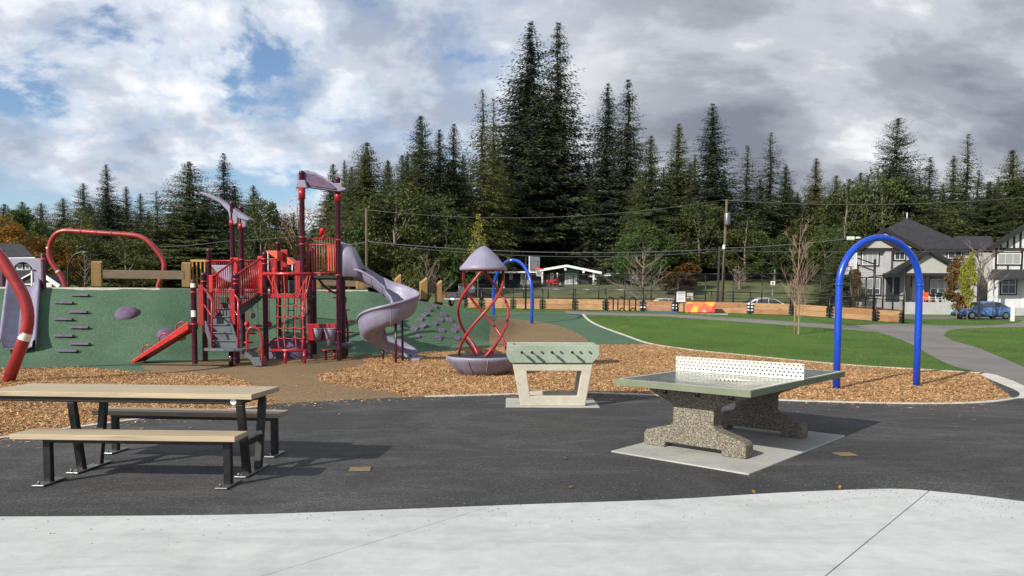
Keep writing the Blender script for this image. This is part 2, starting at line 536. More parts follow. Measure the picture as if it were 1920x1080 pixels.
M['pole_dark'] = wood('tarred utility pole', (58, 52, 48), 2, .9, .3, .3)
def leaf(name, rgbs, trans=.25, rough=.6, big=.5):
    t = NT(name)
    g = t.N.new('ShaderNodeNewGeometry'); oi = t.N.new('ShaderNodeObjectInfo')
    n = len(rgbs)
    col = t.ramp(g.outputs['Random Per Island'], [(i / max(1, n - 1), lin(c)) for i, c in enumerate(rgbs)])
    col = t.mix(1.0, col, t.ramp(oi.outputs['Random'], [(0, (.72, .74, .76)), (.5, (1, 1, 1)), (1, (1.25, 1.12, .86))]), 'MULTIPLY')
    col = t.mix(1.0, col, t.ramp(t.noise(big, 4, .6), [(.3, .68), (.7, 1.25)]), 'MULTIPLY')
    t.out(col, rough, spec=.25)
    tr = t.N.new('ShaderNodeBsdfTranslucent'); t.L.new(col, tr.inputs[0])
    mx = t.N.new('ShaderNodeMixShader'); mx.inputs[0].default_value = trans
    t.L.new(t.b.outputs[0], mx.inputs[1]); t.L.new(tr.outputs[0], mx.inputs[2])
    t.L.new(mx.outputs[0], t.N['Material Output'].inputs[0])
    return t.m
M['cedar'] = leaf('cedar foliage', [(58, 68, 44), (78, 88, 56), (94, 102, 64), (66, 78, 52), (112, 112, 72)], .35, .6, .25)
M['fir'] = leaf('fir needles', [(40, 52, 44), (54, 68, 54), (68, 82, 62), (46, 58, 48), (80, 90, 66)], .3, .6, .25)
M['alder'] = leaf('yellowing green leaves', [(60, 72, 42), (78, 90, 48), (94, 102, 54), (66, 80, 44), (112, 110, 58)], .35)
M['green_leaf'] = leaf('green leaves', [(58, 76, 40), (72, 92, 48), (88, 106, 54), (62, 82, 44)], .35)
M['orange_leaf'] = leaf('orange autumn leaves', [(146, 104, 44), (166, 112, 46), (120, 104, 46), (184, 128, 52), (128, 110, 48)], .35)
M['yellow_leaf'] = leaf('yellow green leaves', [(150, 152, 52), (124, 136, 48), (176, 170, 70), (106, 122, 46)], .4)
M['rust_leaf'] = leaf('rust brown leaves', [(104, 84, 48), (86, 66, 42), (122, 98, 54), (92, 80, 46)], .3)
M['hedge'] = leaf('hedge leaves', [(34, 54, 28), (46, 70, 36), (58, 82, 42)], .25)
M['grass_blade'] = leaf('grass blade', [(66, 94, 38), (83, 113, 47), (102, 130, 59), (73, 102, 42), (134, 142, 80)], .3, .6, 1.3)
def grass_mat():
    t = NT('lawn')
    v = t.noise(30, 6, .7)
    col = t.ramp(v, [(.3, lin((60, 86, 36))), (.5, lin((78, 106, 46))), (.7, lin((102, 126, 62)))])
    col = t.mix(1.0, col, t.ramp(t.noise(.35, 7, .65), [(.3, .72), (.7, 1.18)]), 'MULTIPLY')
    col = t.mix(t.ramp(t.noise(.9, 6, .7, dist=.8), [(.58, 0.0), (.74, .55)]), col, lin((126, 122, 72)))
    t.bump(t.noise(60, 4, .7), .8, .03)
    return t.out(col, .95, spec=.15)
M['grass'] = grass_mat()
M['shade_toned_grass'] = paint('shade toned verge grass', (92, 98, 58), .95, .35, .5, bump=.6, bscale=20)  # olive grass, its colour dulled to carry the shade over the bank
def glass(name, tint=(.05, .06, .07)):
    t = NT(name); return t.out(tint, .06, 0.0, .8)
M['glass'] = glass('window glass')
M['curtain'] = glass('glass over pale blind', (.30, .32, .31))
M['roof'] = paint('charcoal shingles', (46, 46, 52), .9, .2, 3, bump=.5, bscale=14)
M['trim_dark'] = paint('dark brown trim', (40, 36, 36), .7, .1, 3)
M['siding'] = paint('grey lap siding', (168, 168, 168), .8, .06, 2)
M['siding_light'] = paint('light grey panel', (204, 206, 204), .8, .05, 2)
M['stucco'] = paint('beige grey panel', (170, 169, 161), .85, .05, 2)
M['charcoal'] = paint('charcoal siding', (46, 48, 52), .8, .1, 2)
M['teal'] = paint('teal panel', (92, 130, 136), .7, .08, 2)
M['wall_grey'] = paint('grey retaining wall', (172, 172, 170), .85, .08, 2)
M['car_white'] = paint('white car paint', (224, 226, 228), .2, .03, 2, coat=.8)
M['car_blue'] = paint('metallic blue car paint', (74, 108, 158), .3, .02, 2, metal=.0, coat=.5)
M['car_dark'] = paint('dark grey truck paint', (44, 44, 48), .25, .08, 2, coat=.7)
M['chrome'] = paint('chrome', (200, 200, 202), .18, .05, 3, metal=1)
M['tyre'] = paint('tyre rubber', (26, 26, 27), .8, .1, 8)
M['lamp_red'] = paint('red lamp lens', (150, 20, 20), .2, .05, 5)
M['lamp_clear'] = paint('clear lamp lens', (205, 208, 210), .12, .05, 5)
M['skin'] = paint('skin', (190, 140, 116), .6, .05, 5)
M['hair'] = paint('dark hair', (40, 32, 28), .7, .1, 20)
M['cloth_white'] = paint('white cloth', (220, 220, 220), .85, .06, 5)
M['cloth_dark'] = paint('dark cloth', (36, 38, 46), .85, .1, 5)
M['cloth_red'] = paint('red cloth', (128, 24, 32), .85, .1, 5)
M['orange'] = paint('orange plastic', (216, 84, 40), .5, .08, 5)
M['green_pl'] = paint('green plastic', (48, 128, 76), .5, .08, 5)
M['wire'] = paint('weathered cable', (84, 86, 88), .6, .1, 3)
M['tan_plate'] = paint('tan access plate', (124, 104, 74), .8, .2, 10, bump=.3, bscale=40)
M['backboard'] = paint('backboard acrylic', (206, 210, 216), .25, .04, 3)
def pong_top():
    t = NT('polished table concrete')
    v = t.vor(90, 'Color'); sep = t.N.new('ShaderNodeSeparateColor'); t.L.new(v, sep.inputs[0])
    col = t.ramp(sep.outputs[0], [(0, lin((88, 94, 92))), (.4, lin((106, 112, 109))), (.8, lin((128, 132, 128)))], 'CONSTANT')
    col = t.mix(1.0, col, t.ramp(t.noise(2.5, 6, .6), [(.3, .85), (.7, 1.1)]), 'MULTIPLY')
    return t.out(col, t.ramp(t.noise(6, 5), [(.3, .16), (.7, .3)]), spec=.6)
M['pong_top'] = pong_top()
M['pong_green'] = paint('olive green steel edge', (112, 120, 98), .45, .08, 3)
def puddle():
    t = NT('rain water'); t.b.inputs['Transmission Weight'].default_value = 0.0
    return t.out(lin((120, 126, 122)), .02, spec=1.0)
M['water'] = puddle()
def mural():
    t = NT('painted mural print')
    v = t.vor(2.6, 'Color'); sep = t.N.new('ShaderNodeSeparateColor'); t.L.new(v, sep.inputs[0])
    col = t.ramp(sep.outputs[0], [(0, lin((240, 170, 60))), (.25, lin((228, 92, 76))), (.45, lin((244, 206, 170))), (.65, lin((236, 120, 60))), (.85, lin((214, 60, 70)))], 'CONSTANT')
    d = t.vor(2.6, 'Distance')
    col = t.mix(t.ramp(d, [(.16, 1.0), (.2, 0.0)]), col, lin((246, 196, 70)))
    return t.out(col, .5)
M['mural'] = mural()
# ------------------------------------------------------------------ ground, cut into its surfaces
rng = np.random.default_rng(7)
def gp(pts): return [G(x, y).xy for x, y in pts]
def dens(pts, step=.5):
    out = []
    for i in range(len(pts) - 1):
        a, b = Vector(pts[i]).xy, Vector(pts[i + 1]).xy
        n = max(1, int((b - a).length / step))
        for k in range(n): out.append(a + (b - a) * (k / n))
    out.append(Vector(pts[-1]).xy)
    return out
def smooth2(pts, k=4): return [Vector((p.x, p.y)) for p in smooth_path([(q[0], q[1], 0) for q in pts], k)]

E1 = smooth2(gp([(-420, 973), (-60, 972), (200, 971), (480, 967), (760, 956), (1000, 948), (1250, 938), (1450, 927), (1600, 920), (1690, 919), (1760, 925), (1850, 934), (1940, 945), (2300, 990)]), 5)
E2 = smooth2(gp([(-420, 880), (-150, 842), (0, 822), (120, 805), (230, 790), (330, 779), (440, 768), (520, 758), (620, 751), (760, 745), (900, 741), (1000, 738), (1100, 737), (1200, 740), (1320, 745), (1450, 750), (1600, 755), (1720, 757), (1800, 756), (1860, 753), (1898, 747), (1912, 740), (1905, 732), (1880, 721), (1855, 711), (1836, 702)]), 4)
MOW = smooth2(gp([(1093, 590), (1103, 600), (1130, 614), (1180, 632), (1225, 646), (1300, 657), (1400, 667), (1500, 677), (1620, 687), (1740, 694), (1836, 700)]), 4)
apron = gp([(1836, 702), (1855, 711), (1880, 721), (1905, 732), (1912, 740), (1898, 747), (1925, 747), (1950, 738), (1930, 728), (1900, 714), (1868, 703), (1848, 699)])
path_r = smooth2(gp([(1590, 611), (1645, 622), (1700, 641), (1745, 666), (1790, 687), (1848, 699)]), 4)
path_poly = path_r + apron[-2::-1][:4] + gp([(1960, 745), (2150, 760), (2500, 775), (2500, 690), (2150, 700), (1990, 712), (1920, 688), (1880, 671), (1830, 651), (1785, 638), (1769, 629), (1775, 621), (1800, 616), (1860, 614), (1930, 613), (1960, 600), (1925, 594), (1908, 606), (1860, 610), (1750, 609.5), (1680, 607.5)])
path_long = gp([(1060, 583.5), (1150, 586.5), (1244, 588.5), (1337, 594), (1480, 603), (1590, 611), (1645, 622), (1560, 616), (1440, 607), (1330, 599.5), (1240, 593), (1150, 591.5), (1093, 590), (1060, 587)])
tan1 = gp([(264, 684), (272, 693), (301, 700), (360, 702), (420, 704), (452, 712), (478, 724), (500, 742), (520, 758), (620, 751), (760, 745), (740, 737), (650, 725), (600, 715), (590, 707), (625, 696), (672, 688), (690, 680), (672, 670)]) + [onG(640, 21.2).xy, onG(500, 20.6).xy, onG(400, 19.2).xy, onG(330, 18.6).xy]
chips_r = gp([(760, 745), (740, 737), (650, 725), (600, 715), (590, 707), (625, 696), (672, 688), (690, 680), (672, 670), (720, 666), (800, 661), (860, 656), (925, 651), (1000, 649), (1110, 647), (1225, 646)]) + [p for p in MOW if p.x > G(1225, 646).x + .05]
chips_r = chips_r + [p for p in reversed(E2) if p.x > G(760, 745).x + .05]
chips_l = gp([(-420, 693), (0, 691), (70, 691), (140, 689), (200, 693), (250, 697), (301, 700), (360, 702), (420, 704), (452, 712), (478, 724), (500, 742), (520, 758)]) + [p for p in reversed(E2) if p.x < G(520, 758).x - .02]
tan2 = smooth2(gp([(925, 650), (917, 640), (920, 616), (930, 601), (945, 596), (970, 599), (1031, 607), (1063, 616), (1094, 632), (1111, 647)]), 4)
green = gp([(-420, 693), (0, 691), (140, 689), (250, 697), (301, 700), (330, 690), (672, 670), (720, 666), (800, 661), (860, 656), (925, 651), (1000, 649), (1110, 647), (1225, 646)]) + [p for p in reversed(MOW) if p.x < G(1225, 646).x - .05] + [onG(1055, 38.5).xy, onG(960, 39).xy, onG(925, 36).xy, onG(880, 31).xy, onG(830, 27.6).xy, onG(760, 26.4).xy, onG(690, 25.35).xy, onG(500, 24.5).xy, onG(300, 22.5).xy, onG(0, 21.8).xy, onG(-420, 21.8).xy]
# court rectangle beyond the low fence
FA = onG(870, 43.5); FB = onG(1692, 37.5)
fu = (FB - FA).xy.normalized(); fn = Vector((-fu.y, fu.x))
court = [FA.xy + fn * .15, FB.xy + fn * .15, FB.xy + fn * 15, FA.xy + fn * 15]
road = [Vector(p) for p in ((-160, 63), (-20, 61.8), (10, 60.6), (60, 59.6), (260, 58), (260, 65.2), (60, 66), (10, 67), (-20, 68.2), (-160, 70))]
slab_zone = E1 + [Vector((12, -5)), Vector((-12, -5))]
asphalt_zone = [p for p in E2] + apron[-7:-6] + gp([(1925, 747), (1960, 745), (2150, 760), (2500, 775)]) + [Vector((14, -5)), Vector((-14, -5))]
REG = [('slab', slab_zone), ('asphalt', asphalt_zone), ('apron', apron), ('path', path_poly), ('path', path_long),
       ('chips_l', chips_l), ('chips_r', chips_r), ('tan1', tan1), ('tan2', tan2), ('green', green), ('court', court), ('road', road), ('verge', [Vector(p) for p in ((-160, 70.01), (-20, 68.21), (10, 67.01), (60, 66.01), (260, 65.21), (420, 140), (420, 880), (-420, 880), (-420, 140))])]
def inpoly(P, poly):
    x, y = P[:, 0], P[:, 1]; r = np.zeros(len(P), bool)
    q = np.array([(p[0], p[1]) for p in poly]); n = len(q)
    for i in range(n):
        x1, y1 = q[i]; x2, y2 = q[(i + 1) % n]
        c = (y1 > y) != (y2 > y)
        with np.errstate(divide='ignore', invalid='ignore'):
            r ^= c & (x < (x2 - x1) * (y - y1) / (y2 - y1) + x1)
    return r
def build_ground():
    verts = []; edges = []
    def ring(poly, step):
        pts = dens(list(poly) + [poly[0]], step)[:-1]
        b = len(verts); verts.extend([Vector((p.x, p.y)) for p in pts])
        n = len(pts); edges.extend([(b + i, b + (i + 1) % n) for i in range(n)])
    for nm, p in REG: ring(p, 4.0 if nm in ('road', 'verge') else .7)
    ring([Vector((-900, -60)), Vector((900, -60)), Vector((900, 900)), Vector((-900, 900))], 120)
    def pts(x0, x1, y0, y1, s):
        gx, gy = np.meshgrid(np.arange(x0, x1, s), np.arange(y0, y1, s))
        q = np.stack([gx.ravel(), gy.ravel()], 1) + rng.uniform(-.18, .18, (gx.size, 2)) * s
        return [Vector(a) for a in q]
    verts.extend(pts(-17, 3, 17.6, 30, .32))
    verts.extend([p for p in pts(-20, 30, -4, 50, 1.0) if not (-17 < p.x < 3 and 17.6 < p.y < 30)])
    verts.extend([p for p in pts(-120, 120, -10, 140, 4.5) if not (-20 < p.x < 30 and -4 < p.y < 50)])
    verts.extend([p for p in pts(-880, 880, -50, 880, 45) if not (-120 < p.x < 120 and -10 < p.y < 140)])
    V, E, F, *_ = delaunay_2d_cdt(verts, edges, [], 0, 1e-4)
    V = np.array([(v.x, v.y) for v in V]); F = [f for f in F if len(f) == 3]
    Fa = np.array(F); C = V[Fa].mean(1)
    lab = np.full(len(F), 'lawn', dtype=object); done = np.zeros(len(F), bool)
    for nm, p in REG:
        k = inpoly(C, p) & ~done
        lab[k] = nm; done |= k
    Z = H(V[:, 0], V[:, 1])
    return V, Z, Fa, lab
GV, GZ, GF, GL = build_ground()
def sheet(names, name, mat, kind='structure'):
    k = np.isin(GL, names)
    f = GF[k]; u, inv = np.unique(f, return_inverse=True)
    f = inv.reshape(-1, 3)
    b = MB(); b.v = [(GV[i, 0], GV[i, 1], GZ[i]) for i in u]
    ff = []
    for a, c, d in f:
        p, q, r = b.v[a], b.v[c], b.v[d]
        cr = (q[0] - p[0]) * (r[1] - p[1]) - (q[1] - p[1]) * (r[0] - p[0])
        ff.append([a, c, d] if cr > 0 else [a, d, c])
    b.f = [list(map(int, x)) for x in ff]; b.sm = [True] * len(ff)
    o = b.build(name, mat, kind=kind)
    return o
lawn = sheet(['lawn'], 'lawn', M['grass'])
sheet(['verge'], 'wooded_bank', M['shade_toned_grass'])
asph = sheet(['asphalt'], 'asphalt_plaza', M['asphalt'])
setp(asph, 'dark fresh asphalt plaza under the picnic and ping pong tables')
sheet(['apron'], 'concrete_apron', M['conc_edge'])
sheet(['path'], 'footpath', M['path'])
chips_bed = sheet(['chips_l', 'chips_r'], 'wood_chip_bed', M['chips'])
sheet(['tan1', 'tan2'], 'tan_rubber_surface', M['rubber_tan'])
hill = sheet(['green'], 'green_rubber_mound', M['rubber_green'])
sheet(['court'], 'sports_court', M['court'])
sheet(['road'], 'road', M['road'])

# concrete slabs with open joints
def clip(poly, p, n):
    out = []
    for i in range(len(poly)):
        a, b = poly[i], poly[(i + 1) % len(poly)]
        da, db = (a - p).dot(n), (b - p).dot(n)
        if da >= 0: out.append(a)
        if (da >= 0) != (db >= 0): out.append(a + (b - a) * (da / (da - db)))
    return out
b = MB(); b.prism([(p.x, p.y, -.12) for p in slab_zone], (0, 0, .06))
plaza = b.build('concrete_plaza', M['path'], kind='structure')
def joint(pa, pb):
    a, c = AZ(*pa, 0).xy, AZ(*pb, 0).xy
    d = (c - a).normalized(); return a, Vector((-d.y, d.x))
j1 = joint((1738, 925), (1550, 1080)); j2 = joint((890, 960), (500, 1080))
inner = [Vector((p.x, p.y)) for p in slab_zone]
g1, g2 = .003, .0015
for poly in (clip(inner, j1[0] + j1[1] * g1, j1[1]), clip(clip(inner, j1[0] - j1[1] * g1, -j1[1]), j2[0] + j2[1] * g2, j2[1]),
             clip(clip(inner, j1[0] - j1[1] * g1, -j1[1]), j2[0] - j2[1] * g2, -j2[1])):
    area = sum(p.x * q.y - q.x * p.y for p, q in zip(poly, poly[1:] + poly[:1]))
    if area < 0: poly.reverse()
    MB().prism([(p.x, p.y, -.058) for p in poly], (0, 0, .066)).build('concrete_slab', M['concrete'], plaza, bevel=.004)

def ribbon(line, w, top, depth, name, mat):
    """edging strip that follows the ground"""
    L = dens([Vector((p[0], p[1])) for p in line], .35); rows = []
    for i, p in enumerate(L):
        t = (L[min(i + 1, len(L) - 1)] - L[max(i - 1, 0)]).normalized(); n = Vector((-t.y, t.x)) * w / 2
        a, c = p + n, p - n
        za, zc = h(a.x, a.y) + top, h(c.x, c.y) + top
        rows.append([Vector((a.x, a.y, za - depth)), Vector((a.x, a.y, za)), Vector((c.x, c.y, zc)), Vector((c.x, c.y, zc - depth))])
    return MB().grid(rows, False).build(name, mat, kind='structure')
ia = min(range(len(E2)), key=lambda i: abs(E2[i].x - G(505, 758).x)); ib = min(range(len(E2)), key=lambda i: abs(E2[i].x - G(800, 744).x))
ic = min(range(len(E2)), key=lambda i: (E2[i] - G(1898, 747).xy).length)
ribbon(E2[:ia], .13, .012, .15, 'concrete_edging', M['conc_edge'])
ribbon(E2[ib:ic + 1], .13, .012, .15, 'concrete_edging', M['conc_edge'])
ribbon(MOW, .11, .02, .12, 'concrete_edging', M['conc_edge'])
ribbon([onG(p, d) for p, d in ((-420, 21.62), (0, 21.62), (150, 21.9), (300, 22.32), (400, 23.4), (500, 24.32), (600, 24.75), (690, 25.15))], .16, .035, .12, 'concrete_edging', M['conc_edge'])

# loose chips lying on the bed, and grass blades
def scatter(labels, n, ymax=40):
    k = np.isin(GL, labels); f = GF[k]; A, B_, C = GV[f[:, 0]], GV[f[:, 1]], GV[f[:, 2]]
    ok = (np.minimum(np.minimum(A[:, 1], B_[:, 1]), C[:, 1]) < ymax) & (np.abs(A[:, 0]) < 30)
    A, B_, C = A[ok], B_[ok], C[ok]
    ar = np.abs((B_ - A)[:, 0] * (C - A)[:, 1] - (B_ - A)[:, 1] * (C - A)[:, 0])
    ar = ar / np.maximum(A[:, 1], 8) ** 1.2
    t = rng.choice(len(ar), n, p=ar / ar.sum())
    r1 = np.sqrt(rng.random(n)); r2 = rng.random(n)
    P = A[t] * (1 - r1)[:, None] + B_[t] * (r1 * (1 - r2))[:, None] + C[t] * (r1 * r2)[:, None]
    vis = np.abs(P[:, 0]) < P[:, 1] * .78 + 1
    P = P[vis]
    return P, H(P[:, 0], P[:, 1])
def from_np(name, V, F, mat, kind, parent=None, smooth=False):
    me = bpy.data.meshes.new(name)
    nv, nf, k = len(V), len(F), F.shape[1]
    me.vertices.add(nv); me.vertices.foreach_set('co', V.astype(np.float32).ravel())
    me.loops.add(nf * k); me.loops.foreach_set('vertex_index', F.astype(np.int32).ravel())
    me.polygons.add(nf); me.polygons.foreach_set('loop_start', np.arange(nf, dtype=np.int32) * k)
    me.polygons.foreach_set('loop_total', np.full(nf, k, np.int32))
    me.update(calc_edges=True)
    if smooth: me.polygons.foreach_set('use_smooth', [True] * nf)
    me.materials.append(mat)
    o = bpy.data.objects.new(name, me); COL.objects.link(o)
    if parent: o.parent = parent
    if kind: o['kind'] = kind
    return o
def loose_chips(n):
    P, Z = scatter(['chips_l', 'chips_r'], n, 30); n = len(P)
    a = rng.uniform(0, 2 * np.pi, n); L = rng.gamma(3.2, .0062, n) + .006; W = rng.uniform(.003, .009, n)
    ti = rng.normal(0, .35, n); tr = rng.normal(0, .4, n)
    d = np.stack([np.cos(a) * np.cos(ti), np.sin(a) * np.cos(ti), np.sin(ti)], 1)
    s = np.stack([-np.sin(a) * np.cos(tr), np.cos(a) * np.cos(tr), np.sin(tr)], 1)
    c = np.stack([P[:, 0], P[:, 1], Z + rng.uniform(.004, .02, n)], 1)
    V = np.stack([c - d * L[:, None] - s * W[:, None], c + d * L[:, None] - s * W[:, None] * .6, c + d * L[:, None] + s * W[:, None] * .7, c - d * L[:, None] + s * W[:, None]], 1).reshape(-1, 3)
    return from_np('loose_wood_chips', V, np.arange(4 * n).reshape(-1, 4), M['chip'], 'stuff')
setp(loose_chips(230000), 'loose orange brown wood chips covering the play area', 'wood chips')
def blades(n, lab='lawn'):
    P, Z = scatter([lab], n, 44); 
    ok = (P[:, 0] > -2) & (P[:, 1] > 13); P, Z = P[ok], Z[ok]; n = len(P)
    a = rng.uniform(0, 2 * np.pi, n); hgt = rng.uniform(.025, .07, n); w = rng.uniform(.004, .010, n) * (P[:, 1] / 18)
    lean = rng.normal(0, .03, (n, 2))
    dx, dy = np.cos(a) * w, np.sin(a) * w
    V = np.stack([np.stack([P[:, 0] - dx, P[:, 1] - dy, Z - .005], 1), np.stack([P[:, 0] + dx, P[:, 1] + dy, Z - .005], 1),
                  np.stack([P[:, 0] + lean[:, 0], P[:, 1] + lean[:, 1], Z + hgt], 1)], 1).reshape(-1, 3)
    return from_np('grass', V, np.arange(3 * n).reshape(-1, 3), M['grass_blade'], 'stuff')
setp(blades(220000), 'short green mown grass of the park lawn', 'grass')

def strays(n):
    """single chips kicked onto the asphalt and tan rubber, and dry leaves on lawn and paving"""
    k = rng.integers(0, len(E2) - 30, n); t = rng.random(n)
    A = np.array([(p.x, p.y) for p in E2]); P = A[k] * (1 - t)[:, None] + A[k + 1] * t[:, None]
    P = P + np.stack([rng.normal(0, .25, n), -np.abs(rng.exponential(.28, n))], 1)
    P = np.concatenate([P, np.stack([rng.uniform(-4.5, -1.5, n // 3), rng.uniform(12.2, 17, n // 3)], 1)]); n = len(P)
    Z = H(P[:, 0], P[:, 1]); a = rng.uniform(0, 6.28, n); L = rng.uniform(.008, .03, n); W = rng.uniform(.004, .010, n)
    d = np.stack([np.cos(a), np.sin(a), rng.normal(0, .12, n)], 1); s = np.stack([-np.sin(a), np.cos(a), rng.normal(0, .15, n)], 1)
    c = np.stack([P[:, 0], P[:, 1], Z + .008], 1)
    V = np.stack([c - d * L[:, None] - s * W[:, None], c + d * L[:, None] - s * W[:, None], c + d * L[:, None] + s * W[:, None], c - d * L[:, None] + s * W[:, None]], 1).reshape(-1, 3)
    return from_np('stray_wood_chips', V, np.arange(4 * n).reshape(-1, 4), M['chip'], 'stuff')
setp(strays(1500), 'stray wood chips kicked onto the asphalt edge', 'wood chips')
def dry_leaves(n):
    P, Z = scatter(['lawn', 'path', 'asphalt', 'green'], n, 40); n = len(P)
    a = rng.uniform(0, 6.28, n); L = rng.uniform(.015, .035, n)
    d = np.stack([np.cos(a), np.sin(a), rng.normal(0, .3, n)], 1); s = np.stack([-np.sin(a), np.cos(a), rng.normal(0, .3, n)], 1)
    c = np.stack([P[:, 0], P[:, 1], Z + .018], 1); c[P[:, 1] > 14, 2] += .03
    V, F = np.stack([c - d * L[:, None], c + s * (L * .6)[:, None], c + d * L[:, None], c - s * (L * .6)[:, None]], 1).reshape(-1, 3), np.arange(4 * n).reshape(-1, 4)
    return from_np('fallen_leaves', V, F, M['orange_leaf'], 'stuff')
setp(dry_leaves(700), 'small dry leaves scattered over lawn and paving', 'leaves')

def grit(n):
    """small stones and crumbs along the edge of the concrete"""
    A = np.array([(p.x, p.y) for p in E1]); k = rng.integers(0, len(A) - 1, n); t = rng.random(n)
    P = A[k] * (1 - t)[:, None] + A[k + 1] * t[:, None] + np.stack([rng.normal(0, .2, n), rng.normal(-.05, .35, n)], 1)
    Vs = []; Fs = []
    r = rng.uniform(.002, .007, n)
    base = np.array([(1, 0, 0), (-.5, .87, 0), (-.5, -.87, 0), (0, 0, .9)])
    a = rng.uniform(0, 6.28, n); c, s = np.cos(a), np.sin(a)
    X = base[None, :, 0] * c[:, None] - base[None, :, 1] * s[:, None]; Y = base[None, :, 0] * s[:, None] + base[None, :, 1] * c[:, None]
    V = np.stack([P[:, :1] + X * r[:, None], P[:, 1:] + Y * r[:, None], .009 + base[None, :, 2] * r[:, None]], 2).reshape(-1, 3)
    i = np.arange(n)[:, None] * 4
    F = np.concatenate([i + np.array([[0, 1, 3]]), i + np.array([[1, 2, 3]]), i + np.array([[2, 0, 3]])])
    return from_np('grit', V, F, M['path'], 'stuff')
setp(grit(900), 'loose grit along the edge between concrete and asphalt', 'grit')
# ------------------------------------------------------------------ picnic table and benches
def frame2(o, ux):
    """local frame: x along ux, y to the left of it, z up"""
    u = Vector((ux[0], ux[1], 0)).normalized(); v = Vector((-u.y, u.x, 0))
    return lambda x, y, z: Vector((o[0], o[1], 0)) + u * x + v * y + Vector((0, 0, z))
def rect_tube(b, a, c, w, t, up): return b.bar(a, c, w, t, up)
def picnic():
    nr = AZ(471.6, 740, .76); nl = AZ(0, 733, .76)
    u = (nr - nl).normalized()
    f = frame2((nr.x, nr.y), (-u.x, -u.y))           # x runs to the left from the near right corner, y is towards the camera
    Lt, Wt = 2.52, -.62
    root = thing('picnic_table', f(1.2, Wt / 2, 0), 'long picnic table with pale plank top on black steel legs', 'picnic table')
    # top: one wide composite board over another, tiny joint between
    b = MB(); b.box((0, 0, 0), (1, 1, 1))
    def slab(x0, x1, y0, y1, z0, z1):
        m = MB(); m.prism([f(x0, y0, z0), f(x1, y0, z0), f(x1, y1, z0), f(x0, y1, z0)], (0, 0, z1 - z0)); return m
    slab(0, Lt, 0, Wt / 2 + .0015, .715, .76).build('plank', M['table_wood'], root, bevel=.004)
    slab(0, Lt, Wt / 2 - .0015, Wt, .715, .76).build('plank', M['table_wood'], root, bevel=.004)
    fr = MB()
    fr.bar(f(.11, -.07, .688), f(Lt - .05, -.07, .688), .05, .05); fr.bar(f(.11, Wt + .07, .688), f(Lt - .05, Wt + .07, .688), .05, .05)
    fr.bar(f(.14, -.095, .688), f(.14, Wt + .095, .688), .05, .048); fr.bar(f(1.72, -.095, .688), f(1.72, Wt + .095, .688), .05, .048)
    fr.build('frame', M['black'], root, bevel=.006)
    for x in (.14, 1.72):
        for s, (y0, y1) in enumerate(((-.075, -.19), (Wt + .075, Wt + .19))):
            m = MB(); m.bar(f(x - .002, y0, .664), f(x - .002, y1, .012), .054, .068, f(1, 0, 0) - f(0, 0, 0))
            m.build('leg', M['black'], root, bevel=.006)
        m = MB(); m.bar(f(x, -.15, .3), f(x, Wt + .15, .3), .05, .06); m.build('crossbar', M['black'], root, bevel=.006)
        p = MB(); p.box(f(x, Wt / 2, .012), (.11, abs(Wt) - .1, .014), math.atan2(u.y, u.x)); pl = p.build('foot_plate', M['galv'], root, bevel=.004)
        for yy in (-.09, Wt + .09): MB().cyl(f(x + .03, yy, .018), f(x + .03, yy, .04), .012, 8).build('bolt', M['galv'], pl)
    c = MB(); c.cyl(f(.185, -.044, .69), f(.185, -.038, .69), .028, 16); c.build('round_badge', M['white'], root)
    return u
pu = picnic()
def bench(pr, pl_, depth, mat, label, xlegs, slats):
    a = AZ(*pr, .45); b_ = AZ(*pl_, .45); u = (a - b_).normalized(); L = (a - b_).length
    f = frame2((a.x, a.y), (-u.x, -u.y))
    root = thing('bench', f(L / 2, -depth / 2, 0), label, 'bench')
    n = slats
    for i in range(n):
        y0, y1 = -depth * i / n - (.002 if i else 0), -depth * (i + 1) / n + .002
        MB().prism([f(0, y0, .405), f(L, y0, .405), f(L, y1, .405), f(0, y1, .405)], (0, 0, .045)).build('plank', mat, root, bevel=.004)
    m = MB(); m.bar(f(xlegs[0] - .03, -depth / 2, .38), f(L + xlegs[1] + .03, -depth / 2, .38), .055, .048); m.build('rail', M['black'], root, bevel=.006)
    for x in xlegs:
        x = x if x > 0 else L + x
        m = MB(); m.bar(f(x, -depth / 2, .404), f(x, -depth / 2, .012), .054, .068, f(1, 0, 0) - f(0, 0, 0)); m.build('leg', M['black'], root, bevel=.008)
        p = MB(); p.box(f(x, -depth / 2, .012), (.105, .3, .014), math.atan2(u.y, u.x)); pl = p.build('foot_plate', M['galv'], root, bevel=.004)
        for yy in (.09, -.09):
            MB().cyl(f(x + .03, -depth / 2 + yy, .018), f(x + .03, -depth / 2 + yy, .038), .011, 8).build('bolt', M['galv'], pl)
    return root
bench((440, 819), (17, 814), .28, M['table_wood'], 'backless bench with pale plank seat on the near side of the picnic table', (.12, -.24), 1)
bench((522, 776), (172, 770), .28, M['bench_grey'], 'backless bench with greyer plank seat on the far side of the picnic table', (.1, -.16), 1)

